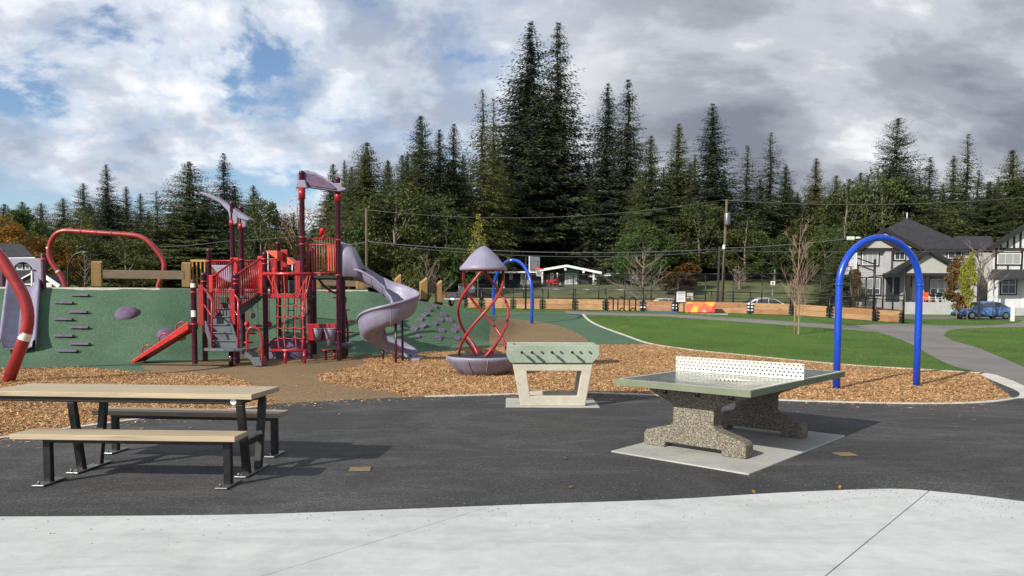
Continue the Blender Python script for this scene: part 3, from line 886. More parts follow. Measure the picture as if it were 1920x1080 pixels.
# ------------------------------------------------------------------ concrete ping pong table
def pong():
    FR = AZ(1408, 733, .76); FL = AZ(1155, 710.5, .76)
    u = (FR - FL); u.z = 0; u.normalize(); v = Vector((-u.y, u.x, 0))
    W, L = 1.525, 2.62
    def f(x, y, z): return Vector((FR.x, FR.y, 0)) + u * x + v * y + Vector((0, 0, z))    # x: -W..0, y: 0..L
    pad = MB(); pad.prism([f(-1.46, -.14, -.05), f(.06, -.14, -.05), f(.06, 2.5, -.05), f(-1.46, 2.5, -.05)], (0, 0, .064))
    pad.build('concrete_pad', M['conc_pad'], bevel=.006, kind='structure')
    root = thing('ping_pong_table', f(-W / 2, L / 2, .014), 'outdoor ping pong table with perforated white net and pebbled concrete legs', 'ping pong table')
    m = MB(); m.prism([f(-W + .03, .03, .70), f(-.03, .03, .70), f(-.03, L - .03, .70), f(-W + .03, L - .03, .70)], (0, 0, .0585)); top = m.build('table_top', M['pong_top'], root)
    for (a, c) in (((-W, 0), (0, 0)), ((0, 0), (0, L)), ((0, L), (-W, L)), ((-W, L), (-W, 0))):
        d = Vector((c[0] - a[0], c[1] - a[1])).normalized(); n = Vector((-d.y, d.x)) * .03
        q = [(a[0], a[1]), (c[0], c[1]), (c[0] + n.x - d.x * .03, c[1] + n.y - d.y * .03), (a[0] + n.x + d.x * .03, a[1] + n.y + d.y * .03)]
        MB().prism([f(x, y, .695) for x, y in q], (0, 0, .066)).build('edge_rail', M['pong_green'], root, bevel=.003)
    # painted white playing lines
    ln = MB()
    for q in (((-W + .035, .035), (-.035, .055)), ((-W + .035, L - .055), (-.035, L - .035)), ((-W + .035, .055), (-W + .055, L - .055)), ((-.055, .055), (-.035, L - .055))):
        (x0, y0), (x1, y1) = q
        ln.add([f(x0, y0, .7605), f(x1, y0, .7605), f(x1, y1, .7605), f(x0, y1, .7605)], [(0, 1, 2, 3)])
    ln.build('boundary_line', M['white_steel'], top)
    # perforated steel net: strips between rows of real round holes
    nb = MB(); Ln, hn, t = W + .0, .155, .006; rows, cols = 4, 31
    cw, chh = Ln / cols, hn / rows
    y0 = L / 2
    for r in range(rows):
        for c in range(cols):
            off = .0
            cx = -W + (c + .5) * cw + (cw * .22 if r % 2 else -cw * .22); cz = .775 + (r + .5) * chh
            x0c, x1c = -W + c * cw, -W + (c + 1) * cw; z0, z1 = .775 + r * chh, .775 + (r + 1) * chh
            if r == 0: z0 = .7615
            N = 12; rad = .0125
            ring = [(cx + rad * math.cos(2 * math.pi * k / N), cz + rad * math.sin(2 * math.pi * k / N)) for k in range(N)]
            outer = []
            for k in range(N):
                a = 2 * math.pi * k / N; dx, dz = math.cos(a), math.sin(a)
                tx = ((x1c - cx) / dx if dx > 1e-6 else (x0c - cx) / dx if dx < -1e-6 else 1e9)
                tz = ((z1 - cz) / dz if dz > 1e-6 else (z0 - cz) / dz if dz < -1e-6 else 1e9)
                tt = min(tx, tz); outer.append([cx + dx * tt, cz + dz * tt])
            for corner in ((x0c, z0), (x1c, z0), (x1c, z1), (x0c, z1)):
                k = min(range(N), key=lambda i: (outer[i][0] - corner[0]) ** 2 + (outer[i][1] - corner[1]) ** 2); outer[k] = list(corner)
            for side in (0, 1):
                yy = y0 + (t / 2 if side else -t / 2)
                vs = [f(p[0], yy, p[1]) for p in ring] + [f(p[0], yy, p[1]) for p in outer]
                fs = [(k, (k + 1) % N, N + (k + 1) % N, N + k) for k in range(N)]
                nb.add(vs, fs if side else [q[::-1] for q in fs])
            vs = [f(p[0], y0 - t / 2, p[1]) for p in ring] + [f(p[0], y0 + t / 2, p[1]) for p in ring]
            nb.add(vs, [(k, (k + 1) % N, N + (k + 1) % N, N + k) for k in range(N)])
    za, zb = .7615, .775 + hn
    for (p, q) in (((-W, za), (-W, zb)), ((0, zb), (0, za)), ((-W, zb), (0, zb)), ((0, za), (-W, za))):
        nb.add([f(p[0], y0 - t / 2, p[1]), f(p[0], y0 + t / 2, p[1]), f(q[0], y0 + t / 2, q[1]), f(q[0], y0 - t / 2, q[1])], [(0, 1, 2, 3)])
    nb.build('net', M['white_steel'], root)
    # rain puddle
    pd = MB(); pts = []
    for k in range(28):
        a = 2 * math.pi * k / 28; r = 1 + .18 * math.sin(3 * a + 1) + .1 * math.sin(5 * a)
        pts.append(f(-.56 + .17 * r * math.cos(a), .78 + .15 * r * math.sin(a), .7603))
    pd.add(pts, [tuple(range(28))]); pd.build('rain_puddle', M['water'], top)
    # legs
    half = [(.02, .0), (.02, .0)]
    prof = [(.76 * .86, .014), (.76 * .5, .014), (.43 * .86, .07), (-.43 * .86, .07), (-.38, .014), (-.655, .014), (-.67, .03), (-.67, .15), (-.64, .18), (-.30, .265), (-.265, .31), (-.265, .47), (-.30, .505), (-.53, .585), (-.60, .62), (-.61, .685), (.61, .685), (.60, .62), (.53, .585), (.30, .505), (.265, .47), (.265, .31), (.30, .265), (.64, .18), (.67, .15), (.67, .03)]
    prof[0] = (.655, .014)
    for yc in (.50, L - .62):
        m = MB(); m.prism([f(-W / 2 - .05 + x * .88, yc - .09, z) for x, z in prof], v * .18)
        lg = m.build('leg', M['aggregate'], root, bevel=.012)
        for sx in (-.51, .51):
            MB().box(f(-W / 2 - .05 + sx, yc, .0135), (.12, .16, .01), math.atan2(u.y, u.x)).build('rubber_pad', M['black_dull'], lg)
        for sx in (-.38, 0, .38):
            for sd in (-1, 1):
                k = MB(); k.box(f(-W / 2 + sx, yc + sd * .097, .645), (.05, .012, .1), math.atan2(u.y, u.x)); br = k.build('bracket', M['black'], root, bevel=.003)
                MB().cyl(f(-W / 2 + sx, yc + sd * .104, .63), f(-W / 2 + sx, yc + sd * .114, .63), .014, 8).build('bolt', M['galv'], br)
        MB().box(f(-W / 2, yc, .6905), (1.1, .24, .008), math.atan2(u.y, u.x)).build('support_plate', M['black'], root)
pong()

# ------------------------------------------------------------------ concrete table football
def foosball():
    D = 10.95
    c = AZ(1038, 764, 0)
    D = c.y
    def f(px, py, y=0.0):
        p = AD(px, py, D); return Vector((p.x, D + y, p.z))
    pad = MB(); a = AZ(948, 764, 0); e = AZ(1124, 764, 0)
    pad.prism([(a.x, D - .02, -.05), (e.x, D - .02, -.05), (e.x, D + .95, -.05), (a.x, D + .95, -.05)], (0, 0, .066)); pad.build('concrete_pad', M['conc_pad'], bevel=.006, kind='structure')
    z0 = .016
    root = thing('table_football', (c.x, D + .45, z0), 'concrete table football game with pale green body and beige legs', 'football table')
    yb = .10
    body = MB()
    xl, xr = f(950, 648).x, f(1125, 650).x; zt = f(1000, 647).z; zb = f(1000, 681).z
    zc = zt - .05; dep = .78; wl = .07; ch = .05
    pf = [(xl, zt), (xl + .0, zt - .16), (xl + .05, zb + .02), (xl + .07, zb), (xr - .11, zb), (xr - .09, zb + .02), (xr, zt - .16), (xr, zt)]
    def ring(y): return [Vector((x, D + y, z)) for x, z in pf]
    body.prism(ring(0), (0, .08, 0)); body.build('side_wall', M['conc_green'], root, bevel=.012)
    MB().prism(ring(dep - .08), (0, .08, 0)).build('side_wall', M['conc_green'], root, bevel=.012)
    MB().prism([Vector((xl + .002, D + .083, z)) for z in ()] + [Vector((xl + .01, D + .082, zt - .004)), Vector((xl + .01, D + .082, zt - .16)), Vector((xl + .07, D + .082, zb + .03)), Vector((xl + .16, D + .082, zb + .03)), Vector((xl + .10, D + .082, zt - .004))], (0, dep - .164, 0)).build('end_wall', M['conc_green'], root, bevel=.008)
    MB().prism([Vector((xr - .01, D + .082, zt - .004)), Vector((xr - .10, D + .082, zt - .004)), Vector((xr - .16, D + .082, zb + .03)), Vector((xr - .11, D + .082, zb + .03)), Vector((xr - .01, D + .082, zt - .16))], (0, dep - .164, 0)).build('end_wall', M['conc_green'], root, bevel=.008)
    MB().box(((xl + xr) / 2, D + dep / 2, zb + .05), (xr - xl - .3, dep - .17, .04)).build('playing_field', M['conc_pad'], root)
    MB().box(((xl + xr) / 2 - .02, D + dep / 2, zb - .006), (xr - xl - .24, dep - .1, .01)).build('joint_strip', M['black_dull'], root)
    # two leg frames, each with an open trapezoid
    o = [(961, 683), (1112, 683), (1097.6, 762.5), (976.5, 762.5)]; i = [(987.6, 696), (1091.5, 696), (1083.6, 743.6), (994, 743.6)]
    for y0 in (.03, dep - .17):
        rows = []
        m = MB(); O = [f(*p) for p in o]; I = [f(*p) for p in i]
        for q in O: q.z = max(q.z, z0) if q.z < .1 else zb - .012
        for yy, flip in ((y0, False), (y0 + .14, True)):
            vs = [Vector((p.x, D + yy, p.z)) for p in O + I]; fs = [(k, (k + 1) % 4, 4 + (k + 1) % 4, 4 + k) for k in range(4)]
            m.add(vs, [q[::-1] for q in fs] if flip else fs)
        for ring_ in (O, I):
            vs = [Vector((p.x, D + y0, p.z)) for p in ring_] + [Vector((p.x, D + y0 + .14, p.z)) for p in ring_]
            m.add(vs, [(k, (k + 1) % 4, 4 + (k + 1) % 4, 4 + k) for k in range(4)])
        me = m.build('leg_frame', M['conc_beige'], root)
        bm = bmesh.new(); bm.from_mesh(me.data); bmesh.ops.remove_doubles(bm, verts=bm.verts, dist=1e-4); bmesh.ops.recalc_face_normals(bm, faces=bm.faces); bm.to_mesh(me.data); bm.free()
        md = me.modifiers.new('bevel', 'BEVEL'); md.width = .012; md.segments = 2
    # rods with handles
    for k, zx in enumerate((630, 690, 748, 808, 862, 927, 978, 1034)):
        px = 780 + zx / 3.178; p = f(px, 659.7)
        near = k in (0, 1, 3, 5)
        ln = .17 if near else .12
        m = MB(); m.cyl((p.x, D - (ln if near else .02), p.z), (p.x, D + dep + (.05 if near else ln), p.z), .0085, 8); rod = m.build('rod', M['galv'], root)
        if near: MB().cyl((p.x, D - ln - .02, p.z), (p.x, D - ln + .08, p.z), .02, 12).build('handle', M['black'], rod)
        else:
            MB().cyl((p.x, D + dep + ln - .08, p.z), (p.x, D + dep + ln + .02, p.z), .02, 12).build('handle', M['black'], rod)
            MB().cyl((p.x, D - .03, p.z), (p.x, D - .001, p.z), .016, 10).build('end_stop', M['galv'], rod)
        for q in range(3 if k % 2 else 2):
            yy = D + .2 + q * .18
            MB().box((p.x, yy, p.z - .045), (.018, .03, .1)).build('player', M['red'] if near else M['blue'], rod, bevel=.004)
foosball()

# ------------------------------------------------------------------ spinner with conical roof
def spinner():
    base = AZ(906, 701, 0); D = base.y; cx = (906 - 960) / FPX * D
    c = Vector((cx, D, 0))
    root = thing('spinner', c, 'lilac dish spinner with twisted red pipes and pointed roof on wood chips', 'spinner')
    k = D / FPX
    zr = 1.6 - (667 - 562) * k; R0 = 70 * k
    zt = 1.6 + (562 - 463) * k; ze = 1.6 + (562 - 506) * k; Rr = 44 * k
    d = MB(); d.lathe([(R0 * .55, .0), (R0 * .62, .02), (R0 * .80, zr * .38), (R0 * .93, zr * .72), (R0, zr - .05), (R0, zr - .015), (R0 * .985, zr), (R0 * .955, zr + .004), (R0 * .955, zr - .03)], c, 48)
    d.build('dish', M['lilac'], root)
    for q in range(12):
        a = 2 * math.pi * (q + .3) / 12
        def rp(r, z): return c + Vector((r * math.cos(a), r * math.sin(a), z))
        MB().tube([rp(R0 * .63, .03), rp(R0 * .808, zr * .38), rp(R0 * .938, zr * .72), rp(R0 * 1.003, zr - .05)], .009, 6).build('rib', M['lilac'], root)
    p = MB(); p.lathe([(.001, zr + .006), (R0 * .95, zr + .006), (R0 * .95, zr - .03)], c, 48, False); pf = p.build('platform', M['black_dull'], root)
    def pipe(th0, sgn=1):
        pts = []
        for i in range(25):
            t = i / 24
            th = th0 - math.pi * t
            rad = Rr * (.80 + .28 * math.sin(math.pi * min(1, t * 1.08)) ** 1.2) if t < .6 else Rr * (1.06 - .05 * (t - .6))
            pts.append(c + Vector((rad * math.cos(th), rad * math.sin(th), ze + .05 + (zr - ze - .05) * t)))
        return pts
    for th in (math.pi + .1, math.pi * 1.5 + .1, .1, math.pi / 2 + .1):
        P = pipe(th)
        MB().tube(P, .030, 10).build('twisted_pipe', M['red_pipe'], root)
        q = P[19]; e = c + Vector(((q - c).x * 1.0 + .12 * math.cos(th), (q - c).y * 1.0 + .12 * math.sin(th), zr - .002))
        e = Vector((q.x * .55 + c.x * .45 + .1 * math.cos(th + 1), q.y * .55 + c.y * .45 + .1 * math.sin(th + 1), zr))
        MB().tube(smooth_path([q, (q + e) / 2 + Vector((0, 0, .03)), e], 4), .028, 8).build('strut', M['red_pipe'], root)
        for pt in (P[-1], e): MB().cyl((pt.x, pt.y, zr + .005), (pt.x, pt.y, zr + .018), .06, 12).build('flange', M['black'], pf)
    rf = MB(); n = 48; hh = zt - ze
    prof = [(Rr * .93, ze - .02), (Rr, ze - .015), (Rr * 1.0, ze + .03), (Rr * .84, ze + hh * .24), (Rr * .6, ze + hh * .55), (Rr * .34, ze + hh * .82), (Rr * .14, ze + hh * .96), (.001, zt)]
    rf.lathe(prof, c, n); roof = rf.build('roof', M['lilac'], root, solid=.012)
    for q in range(6):
        a = 2 * math.pi * (q + .65) / 6
        MB().tube([c + Vector((r * 1.004 * math.cos(a), r * 1.004 * math.sin(a), z + .002)) for r, z in prof[2:]], .010, 6).build('seam', M['lilac'], roof)
    rr = [c + Vector((Rr * .80 * math.cos(2 * math.pi * i / 32), Rr * .80 * math.sin(2 * math.pi * i / 32), ze)) for i in range(32)]
    MB().tube(rr, .024, 8, closed=True).build('top_ring', M['red_pipe'], root)
spinner()

# ------------------------------------------------------------------ blue arches
def arch(a, b, ztop, r, label, swings=False, bands=True):
    a = Vector(a); b = Vector(b); m = (a + b) / 2
    root = thing('arch_swing_frame', m, label, 'arch frame', 'blue tube arch frames')
    d = (b - a); half = d.length / 2; u = d.normalized()
    zs = ztop - half * 1.0
    pts = [a + Vector((0, 0, -.05)), Vector((a.x, a.y, zs * .5)), Vector((a.x, a.y, zs))]
    for i in range(1, 24):
        t = math.pi * i / 24
        q = m - u * (half * math.cos(t)); pts.append(Vector((q.x, q.y, zs + half * math.sin(t))))
    pts += [Vector((b.x, b.y, zs)), Vector((b.x, b.y, zs * .5)), b + Vector((0, 0, -.05))]
    MB().tube(pts, r, 20).build('arch_tube', M['blue'], root)
    for q in (a, b):
        MB().tube([Vector((q.x, q.y, zs - .002)), Vector((q.x, q.y, zs + .05))], r * 1.03, 20).build('joint_sleeve', M['blue'], root)
        MB().lathe([(r * 1.5, -.02), (r * 1.5, .006), (r * .9, .008)], q, 20).build('ground_collar', M['galv'], root)
    if bands:
        t = m + Vector((0, 0, ztop - m.z)); 
    return root, zs
la = AZ(1568, 729, 0); ra = AZ(1718, 724, 0)
nz = 1.6 + (562 - 444) / FPX * (la.y + ra.y) / 2
arch(la, ra, nz, .062, 'tall blue tube arch at the right standing in wood chips')
fa_ = onG(925, 34.5); fb_ = onG(997, 32.0)
fz = 1.6 + (562 - 488) / FPX * 33.2
ar2, zs2 = arch(fa_, fb_, fz, .068, 'far blue tube arch beyond the spinner on green rubber')
mid = (fa_ + fb_) / 2
MB().tube([Vector((mid.x - .12, mid.y, fz - .02)), Vector((mid.x + .12, mid.y, fz - .02))], .085, 12).build('hanger_clamp', M['galv'], ar2)

# access plates set in the asphalt
for px, py, lab in ((675, 880, 'tan access plate set in asphalt near the picnic table'), (1585, 852, 'tan access plate set in asphalt beside the ping pong pad')):
    p = AZ(px, py, 0); o = thing('access_plate', (p.x, p.y, .0), lab, 'access plate')
    MB().box((p.x, p.y, .0), (.20, .17, .012), .12).build('cover', M['tan_plate'], o, bevel=.003)
    MB().box((p.x, p.y, -.002), (.225, .195, .012), .12).build('rim', M['black_dull'], o, bevel=.003)

# ------------------------------------------------------------------ big bent red pipe frames
def pipe_frame(pts, r, label):
    pts = [Vector(p) for p in pts]
    lo = min(pts, key=lambda p: p.z)
    root = thing('zip_line_frame', (lo.x, lo.y, lo.z), label, 'pipe frame', 'red bent pipe frames')
    P = round_path(pts, .55, 7)
    MB().tube(P, r, 16).build('pipe', M['red_pipe'], root)
    return root
DF = G(24, 716).y
near = [AD(14, 740, DF), AD(64, 585, DF), AD(-6, 470, DF), AD(-62, 430, DF + .0), AD(-330, 420, DF), AD(-400, 500, DF), AD(-340, 585, DF), AD(-300, 740, DF)]
near[0].z = -.05; near[-1].z = -.05
nf = pipe_frame(near, .108, 'large bent red pipe frame rising from wood chips at the left edge')
p0, p1 = near[0], near[1]
for t, nm in ((.62, 'warning_label'),):
    q0 = p0.lerp(p1, t); q1 = p0.lerp(p1, t + .10)
    MB().tube([q0, q1], .1092, 16, False).build(nm, M['sticker'], nf)
DR = 29.0
rear = [AD(126, 560, DR), AD(122, 528, DR), AD(86, 478, DR), AD(104, 431, DR), AD(272, 442, DR), AD(313, 495, DR), AD(296, 535, DR), AD(293, 560, DR)]
rear[0].z = h(rear[0].x, DR) - .05; rear[-1].z = h(rear[-1].x, DR) - .05
rf_ = pipe_frame(rear, .092, 'bent red pipe frame standing on top of the green mound')
for (i, t) in ((1, .35), (2, .25)):
    q0 = rear[i].lerp(rear[i + 1], t); q1 = rear[i].lerp(rear[i + 1], t + .05)
    MB().tube([q0, q1], .0928, 16, False).build('label_band', M['sticker'], rf_)
for t in (.28, .45, .62): 
    q0 = rear[3].lerp(rear[4], t); q1 = rear[3].lerp(rear[4], t + .02)
    MB().tube([q0, q1], .098, 16).build('clamp', M['red'], rf_)

# ------------------------------------------------------------------ mound details: slide, steps, domes, wedges, timber barrier
def on_hill(px, py):
    p = G(px, py, 60); return p
def hill_n(p):
    e = .15
    n = Vector((-(h(p.x + e, p.y) - h(p.x - e, p.y)) / (2 * e), -(h(p.x, p.y + e) - h(p.x, p.y - e)) / (2 * e), 1)); return n.normalized()
for px, py in ((155, 555), (125, 569), (152, 586), (124, 600), (154, 615), (125, 632), (155, 646), (132, 660)):
    p = on_hill(px, py); n = hill_n(p)
    m = MB(); prof = [(-.01, -.03), (.12, -.03), (.12, .0), (.09, .03), (.01, .03)]
    y2 = Vector((0, 0, 1)); 
    pts = [p + Vector((-.28, -.12 + a * 1.0, b * 1.0 + .02)) for a, b in prof]
    m.prism(pts, (.50, .01, 0)); m.build('climbing_step', M['purple'], hill, bevel=.02)
for px, py, rw, rh in ((238, 589, .33, .16), (316, 630, .30, .15)):
    p = on_hill(px, py); n = hill_n(p)
    q = n.to_track_quat('Z', 'Y').to_matrix()
    m = MB(); m.lathe([(rw, -.05), (rw * .97, .02), (rw * .85, rh * .5), (rw * .6, rh * .83), (rw * .3, rh * .97), (.001, rh)], (0, 0, 0), 28)
    m.v = [tuple(q @ Vector(v) + p) for v in m.v]; m.build('rubber_dome', M['purple'], hill)
random.seed(4)
for px, py in ((815, 575), (804, 581), (797, 590), (831, 591), (788, 599), (825, 600), (815, 607), (793, 611), (777, 617), (828, 620), (851, 620), (857, 613), (783, 632), (822, 633), (858, 634), (748, 611), (843, 601)):
    p = on_hill(px, py); n = hill_n(p); q = n.to_track_quat('Z', 'Y').to_matrix() @ Matrix.Rotation(random.uniform(.4, 1.0), 3, 'Z')
    s = random.uniform(.11, .15)
    m = MB(); vs = [(-s, -s * .9, -.04), (s, -s * .9, -.04), (s, s * .9, -.04), (-s, s * .9, -.04), (-s * .85, -s * .75, .035), (s * .85, -s * .75, .06), (s * .85, s * .75, .03), (-s * .85, s * .75, .015)]
    m.add([q @ Vector(v) + p for v in vs], [(3, 2, 1, 0), (4, 5, 6, 7), (0, 1, 5, 4), (1, 2, 6, 5), (2, 3, 7, 6), (3, 0, 4, 7)]); m.build('climbing_wedge', M['purple'], hill, bevel=.012)

def mound_slide():
    t = on_hill(80, 549); bt = on_hill(28, 668)
    root = thing('mound_slide', bt, 'wide lilac slide running down the green mound between dark posts', 'slide')
    c0 = AD(45, 549, t.y + .1); c1 = AD(33, 667, bt.y)
    c0.z = h(c0.x, c0.y) + .10
    n = 14; W = .36; rows = []
    dirv = (c1 - c0); dirv.z = 0; dirv.normalize(); side = Vector((-dirv.y, dirv.x, 0))
    for i in range(n + 1):
        s = i / n
        p = c0.lerp(c1, s); z = h(p.x, p.y) + .10
        if s > .8: z += (s - .8) * .35
        if s < .05: z = c0.z
        row = []
        for a, hh in ((-1.12, .0), (-1.10, .22), (-1.0, .24), (-.92, .2), (-.86, .05), (-.5, .0), (.5, .0), (.86, .05), (.92, .2), (1.0, .24), (1.10, .22), (1.12, .0)):
            row.append(p + side * (a * W) + Vector((0, 0, z - p.z + hh)))
        rows.append(row)
    MB().grid(rows).build('chute', M['lilac'], root, solid=.02)
    # hood panel with a rounded opening between two posts
    Dp = t.y + .25
    zl = h(t.x, Dp)
    x0, x1 = AD(40, 500, Dp).x, AD(76, 500, Dp).x
    XL, XR = AD(14, 500, Dp).x, AD(78, 500, Dp).x; zt = AD(50, 484, Dp).z
    ox0, ox1 = AD(22, 500, Dp).x, AD(63, 500, Dp).x; oz = AD(50, 491, Dp).z
    N = 10; arch_pts = []
    for i in range(N + 1):
        a = math.pi * i / N; arch_pts.append(((ox0 + ox1) / 2 - (ox1 - ox0) / 2 * math.cos(a), oz - .35 + .35 * math.sin(a)))
    inner = [(ox0, zl)] + arch_pts + [(ox1, zl)]
    outer = [(XL, zl)] + [(XL + (XR - XL) * i / N, zt - (.04 if i in (0, N) else 0)) for i in range(N + 1)] + [(XR, zl)]
    m = MB()
    for yy, fl in ((Dp, False), (Dp + .07, True)):
        vs = [Vector((x, yy, z)) for x, z in outer + inner]; k = len(outer)
        fs = [(i, i + 1, k + i + 1, k + i) for i in range(k - 1)]; m.add(vs, fs if not fl else [f[::-1] for f in fs])
    for ringp in (outer, inner):
        vs = [Vector((x, Dp, z)) for x, z in ringp] + [Vector((x, Dp + .07, z)) for x, z in ringp]; k = len(ringp)
        m.add(vs, [(i, i + 1, k + i + 1, k + i) for i in range(k - 1)])
    m.build('hood_panel', M['lilac'], root)
    for px, pt in ((4, 470), (80.5, 476)):
        q = AD(px, pt, Dp + .03); r = .064
        m = MB(); m.lathe([(r, -.25), (r, q.z - zl - .02), (r * .8, q.z - zl + .02), (.001, q.z - zl + .035)], (q.x, q.y, zl), 16); pst = m.build('post', M['maroon'], root)
        MB().tube([Vector((q.x, q.y, q.z - .22)), Vector((q.x, q.y, q.z - .12))], r * 1.08, 16).build('collar', M['red'], pst)
    MB().tube([Vector((ox0 - .05, Dp - .02, zl + .55)), Vector((ox1 + .05, Dp - .02, zl + .55))], .02, 8).build('sit_down_bar', M['lilac'], root)
mound_slide()

def timber(px, top, D, w=.26, name='timber_post', label='', slant=.0):
    q = onG(px, D); zt = AD(px, top, D).z
    m = MB(); s = w / 2; rz = .35
    vs = []
    for (a, b) in ((-s, -s), (s, -s), (s, s), (-s, s)):
        vs.append(Matrix.Rotation(rz, 3, 'Z') @ Vector((a, b, 0)))
    base = [q + v + Vector((0, 0, -.2)) for v in vs]; topv = [Vector((q.x + v.x, q.y + v.y, zt + (slant if v.x > 0 else -slant) - (.05 if v.y < 0 else 0))) for v in vs]
    m.add(base + topv, [(3, 2, 1, 0), (4, 5, 6, 7), (0, 1, 5, 4), (1, 2, 6, 5), (2, 3, 7, 6), (3, 0, 4, 7)])
    root = thing(name, q, label, 'timber post', 'timber posts along the mound top')
    m.build('post', M['timber'], root, bevel=.012)
    MB().box(q + Vector((0, -.01, .03)), (w + .03, w + .03, .12), rz).build('foot_bracket', M['black'], root, bevel=.005)
    return q
timber(184, 489, 23.2, .28, label='square timber post carrying the left end of the grey beam')
timber(351, 491, 23.6, .26, label='square timber post between the grey beam and the small wooden railing')
timber(593, 510, 26.6, .3, label='timber post seen under the spiral slide entrance')
timber(676, 521, 26.8, .28, label='timber post just left of the spiral slide chute', slant=.1)
timber(746, 518, 27.2, .22, label='slant-topped timber post right above the spiral slide curve', slant=.1)
timber(794, 524, 28.2, .26, label='slant-topped timber post with a low board, left of the last pair', slant=.1)
timber(822, 529, 28.6, .24, label='last slant-topped timber post at the right end of the mound', slant=.1)
bm_ = MB(); a = AD(190, 514, 23.2); c = AD(346, 516, 23.5); bm_.bar(a, c, .12, .27); bm_.build('timber_beam', M['timber_beam'], bevel=.012, label='grey weathered beam spanning two timber posts on the mound', cat='beam')
bm_ = MB(); a = AD(798, 536, 28.3); c = AD(820, 539, 28.6); bm_.bar(a, c, .1, .3); bm_.build('timber_beam', M['timber_beam'], bevel=.012, label='short low board between the last two timber posts', cat='beam')
bm_ = MB(); a = AD(560, 528, 27.4); c = AD(735, 535, 27.8); bm_.bar(a, c, .3, .22); bm_.build('timber_beam', M['timber_beam'], bevel=.012, label='long low timber behind the spiral slide on the mound', cat='beam')
def railing():
    D = 23.9; a = AD(358, 489, D); c = AD(396, 489, D); z0 = h(a.x, D)
    root = thing('wooden_railing', (a.x, D, z0), 'small yellow pine railing behind the maroon tower posts', 'railing')
    MB().bar(a, c, .09, .07).build('top_rail', M['timber_rail'], root, bevel=.008)
    lo = z0 + .12
    MB().bar(Vector((a.x, D, lo)), Vector((c.x, D, lo)), .07, .07).build('bottom_rail', M['timber_rail'], root, bevel=.008)
    for i in range(5):
        x = a.x + (c.x - a.x) * (i + .4) / 5
        MB().bar(Vector((x, D, lo + .034)), Vector((x, D, a.z - .034)), .05, .04, (1, 0, 0)).build('baluster', M['timber_rail'], root, bevel=.005)
    MB().bar(Vector((c.x, D, z0 - .1)), Vector((c.x, D, c.z - .034)), .09, .09, (1, 0, 0)).build('end_post', M['timber_rail'], root, bevel=.006)
railing()
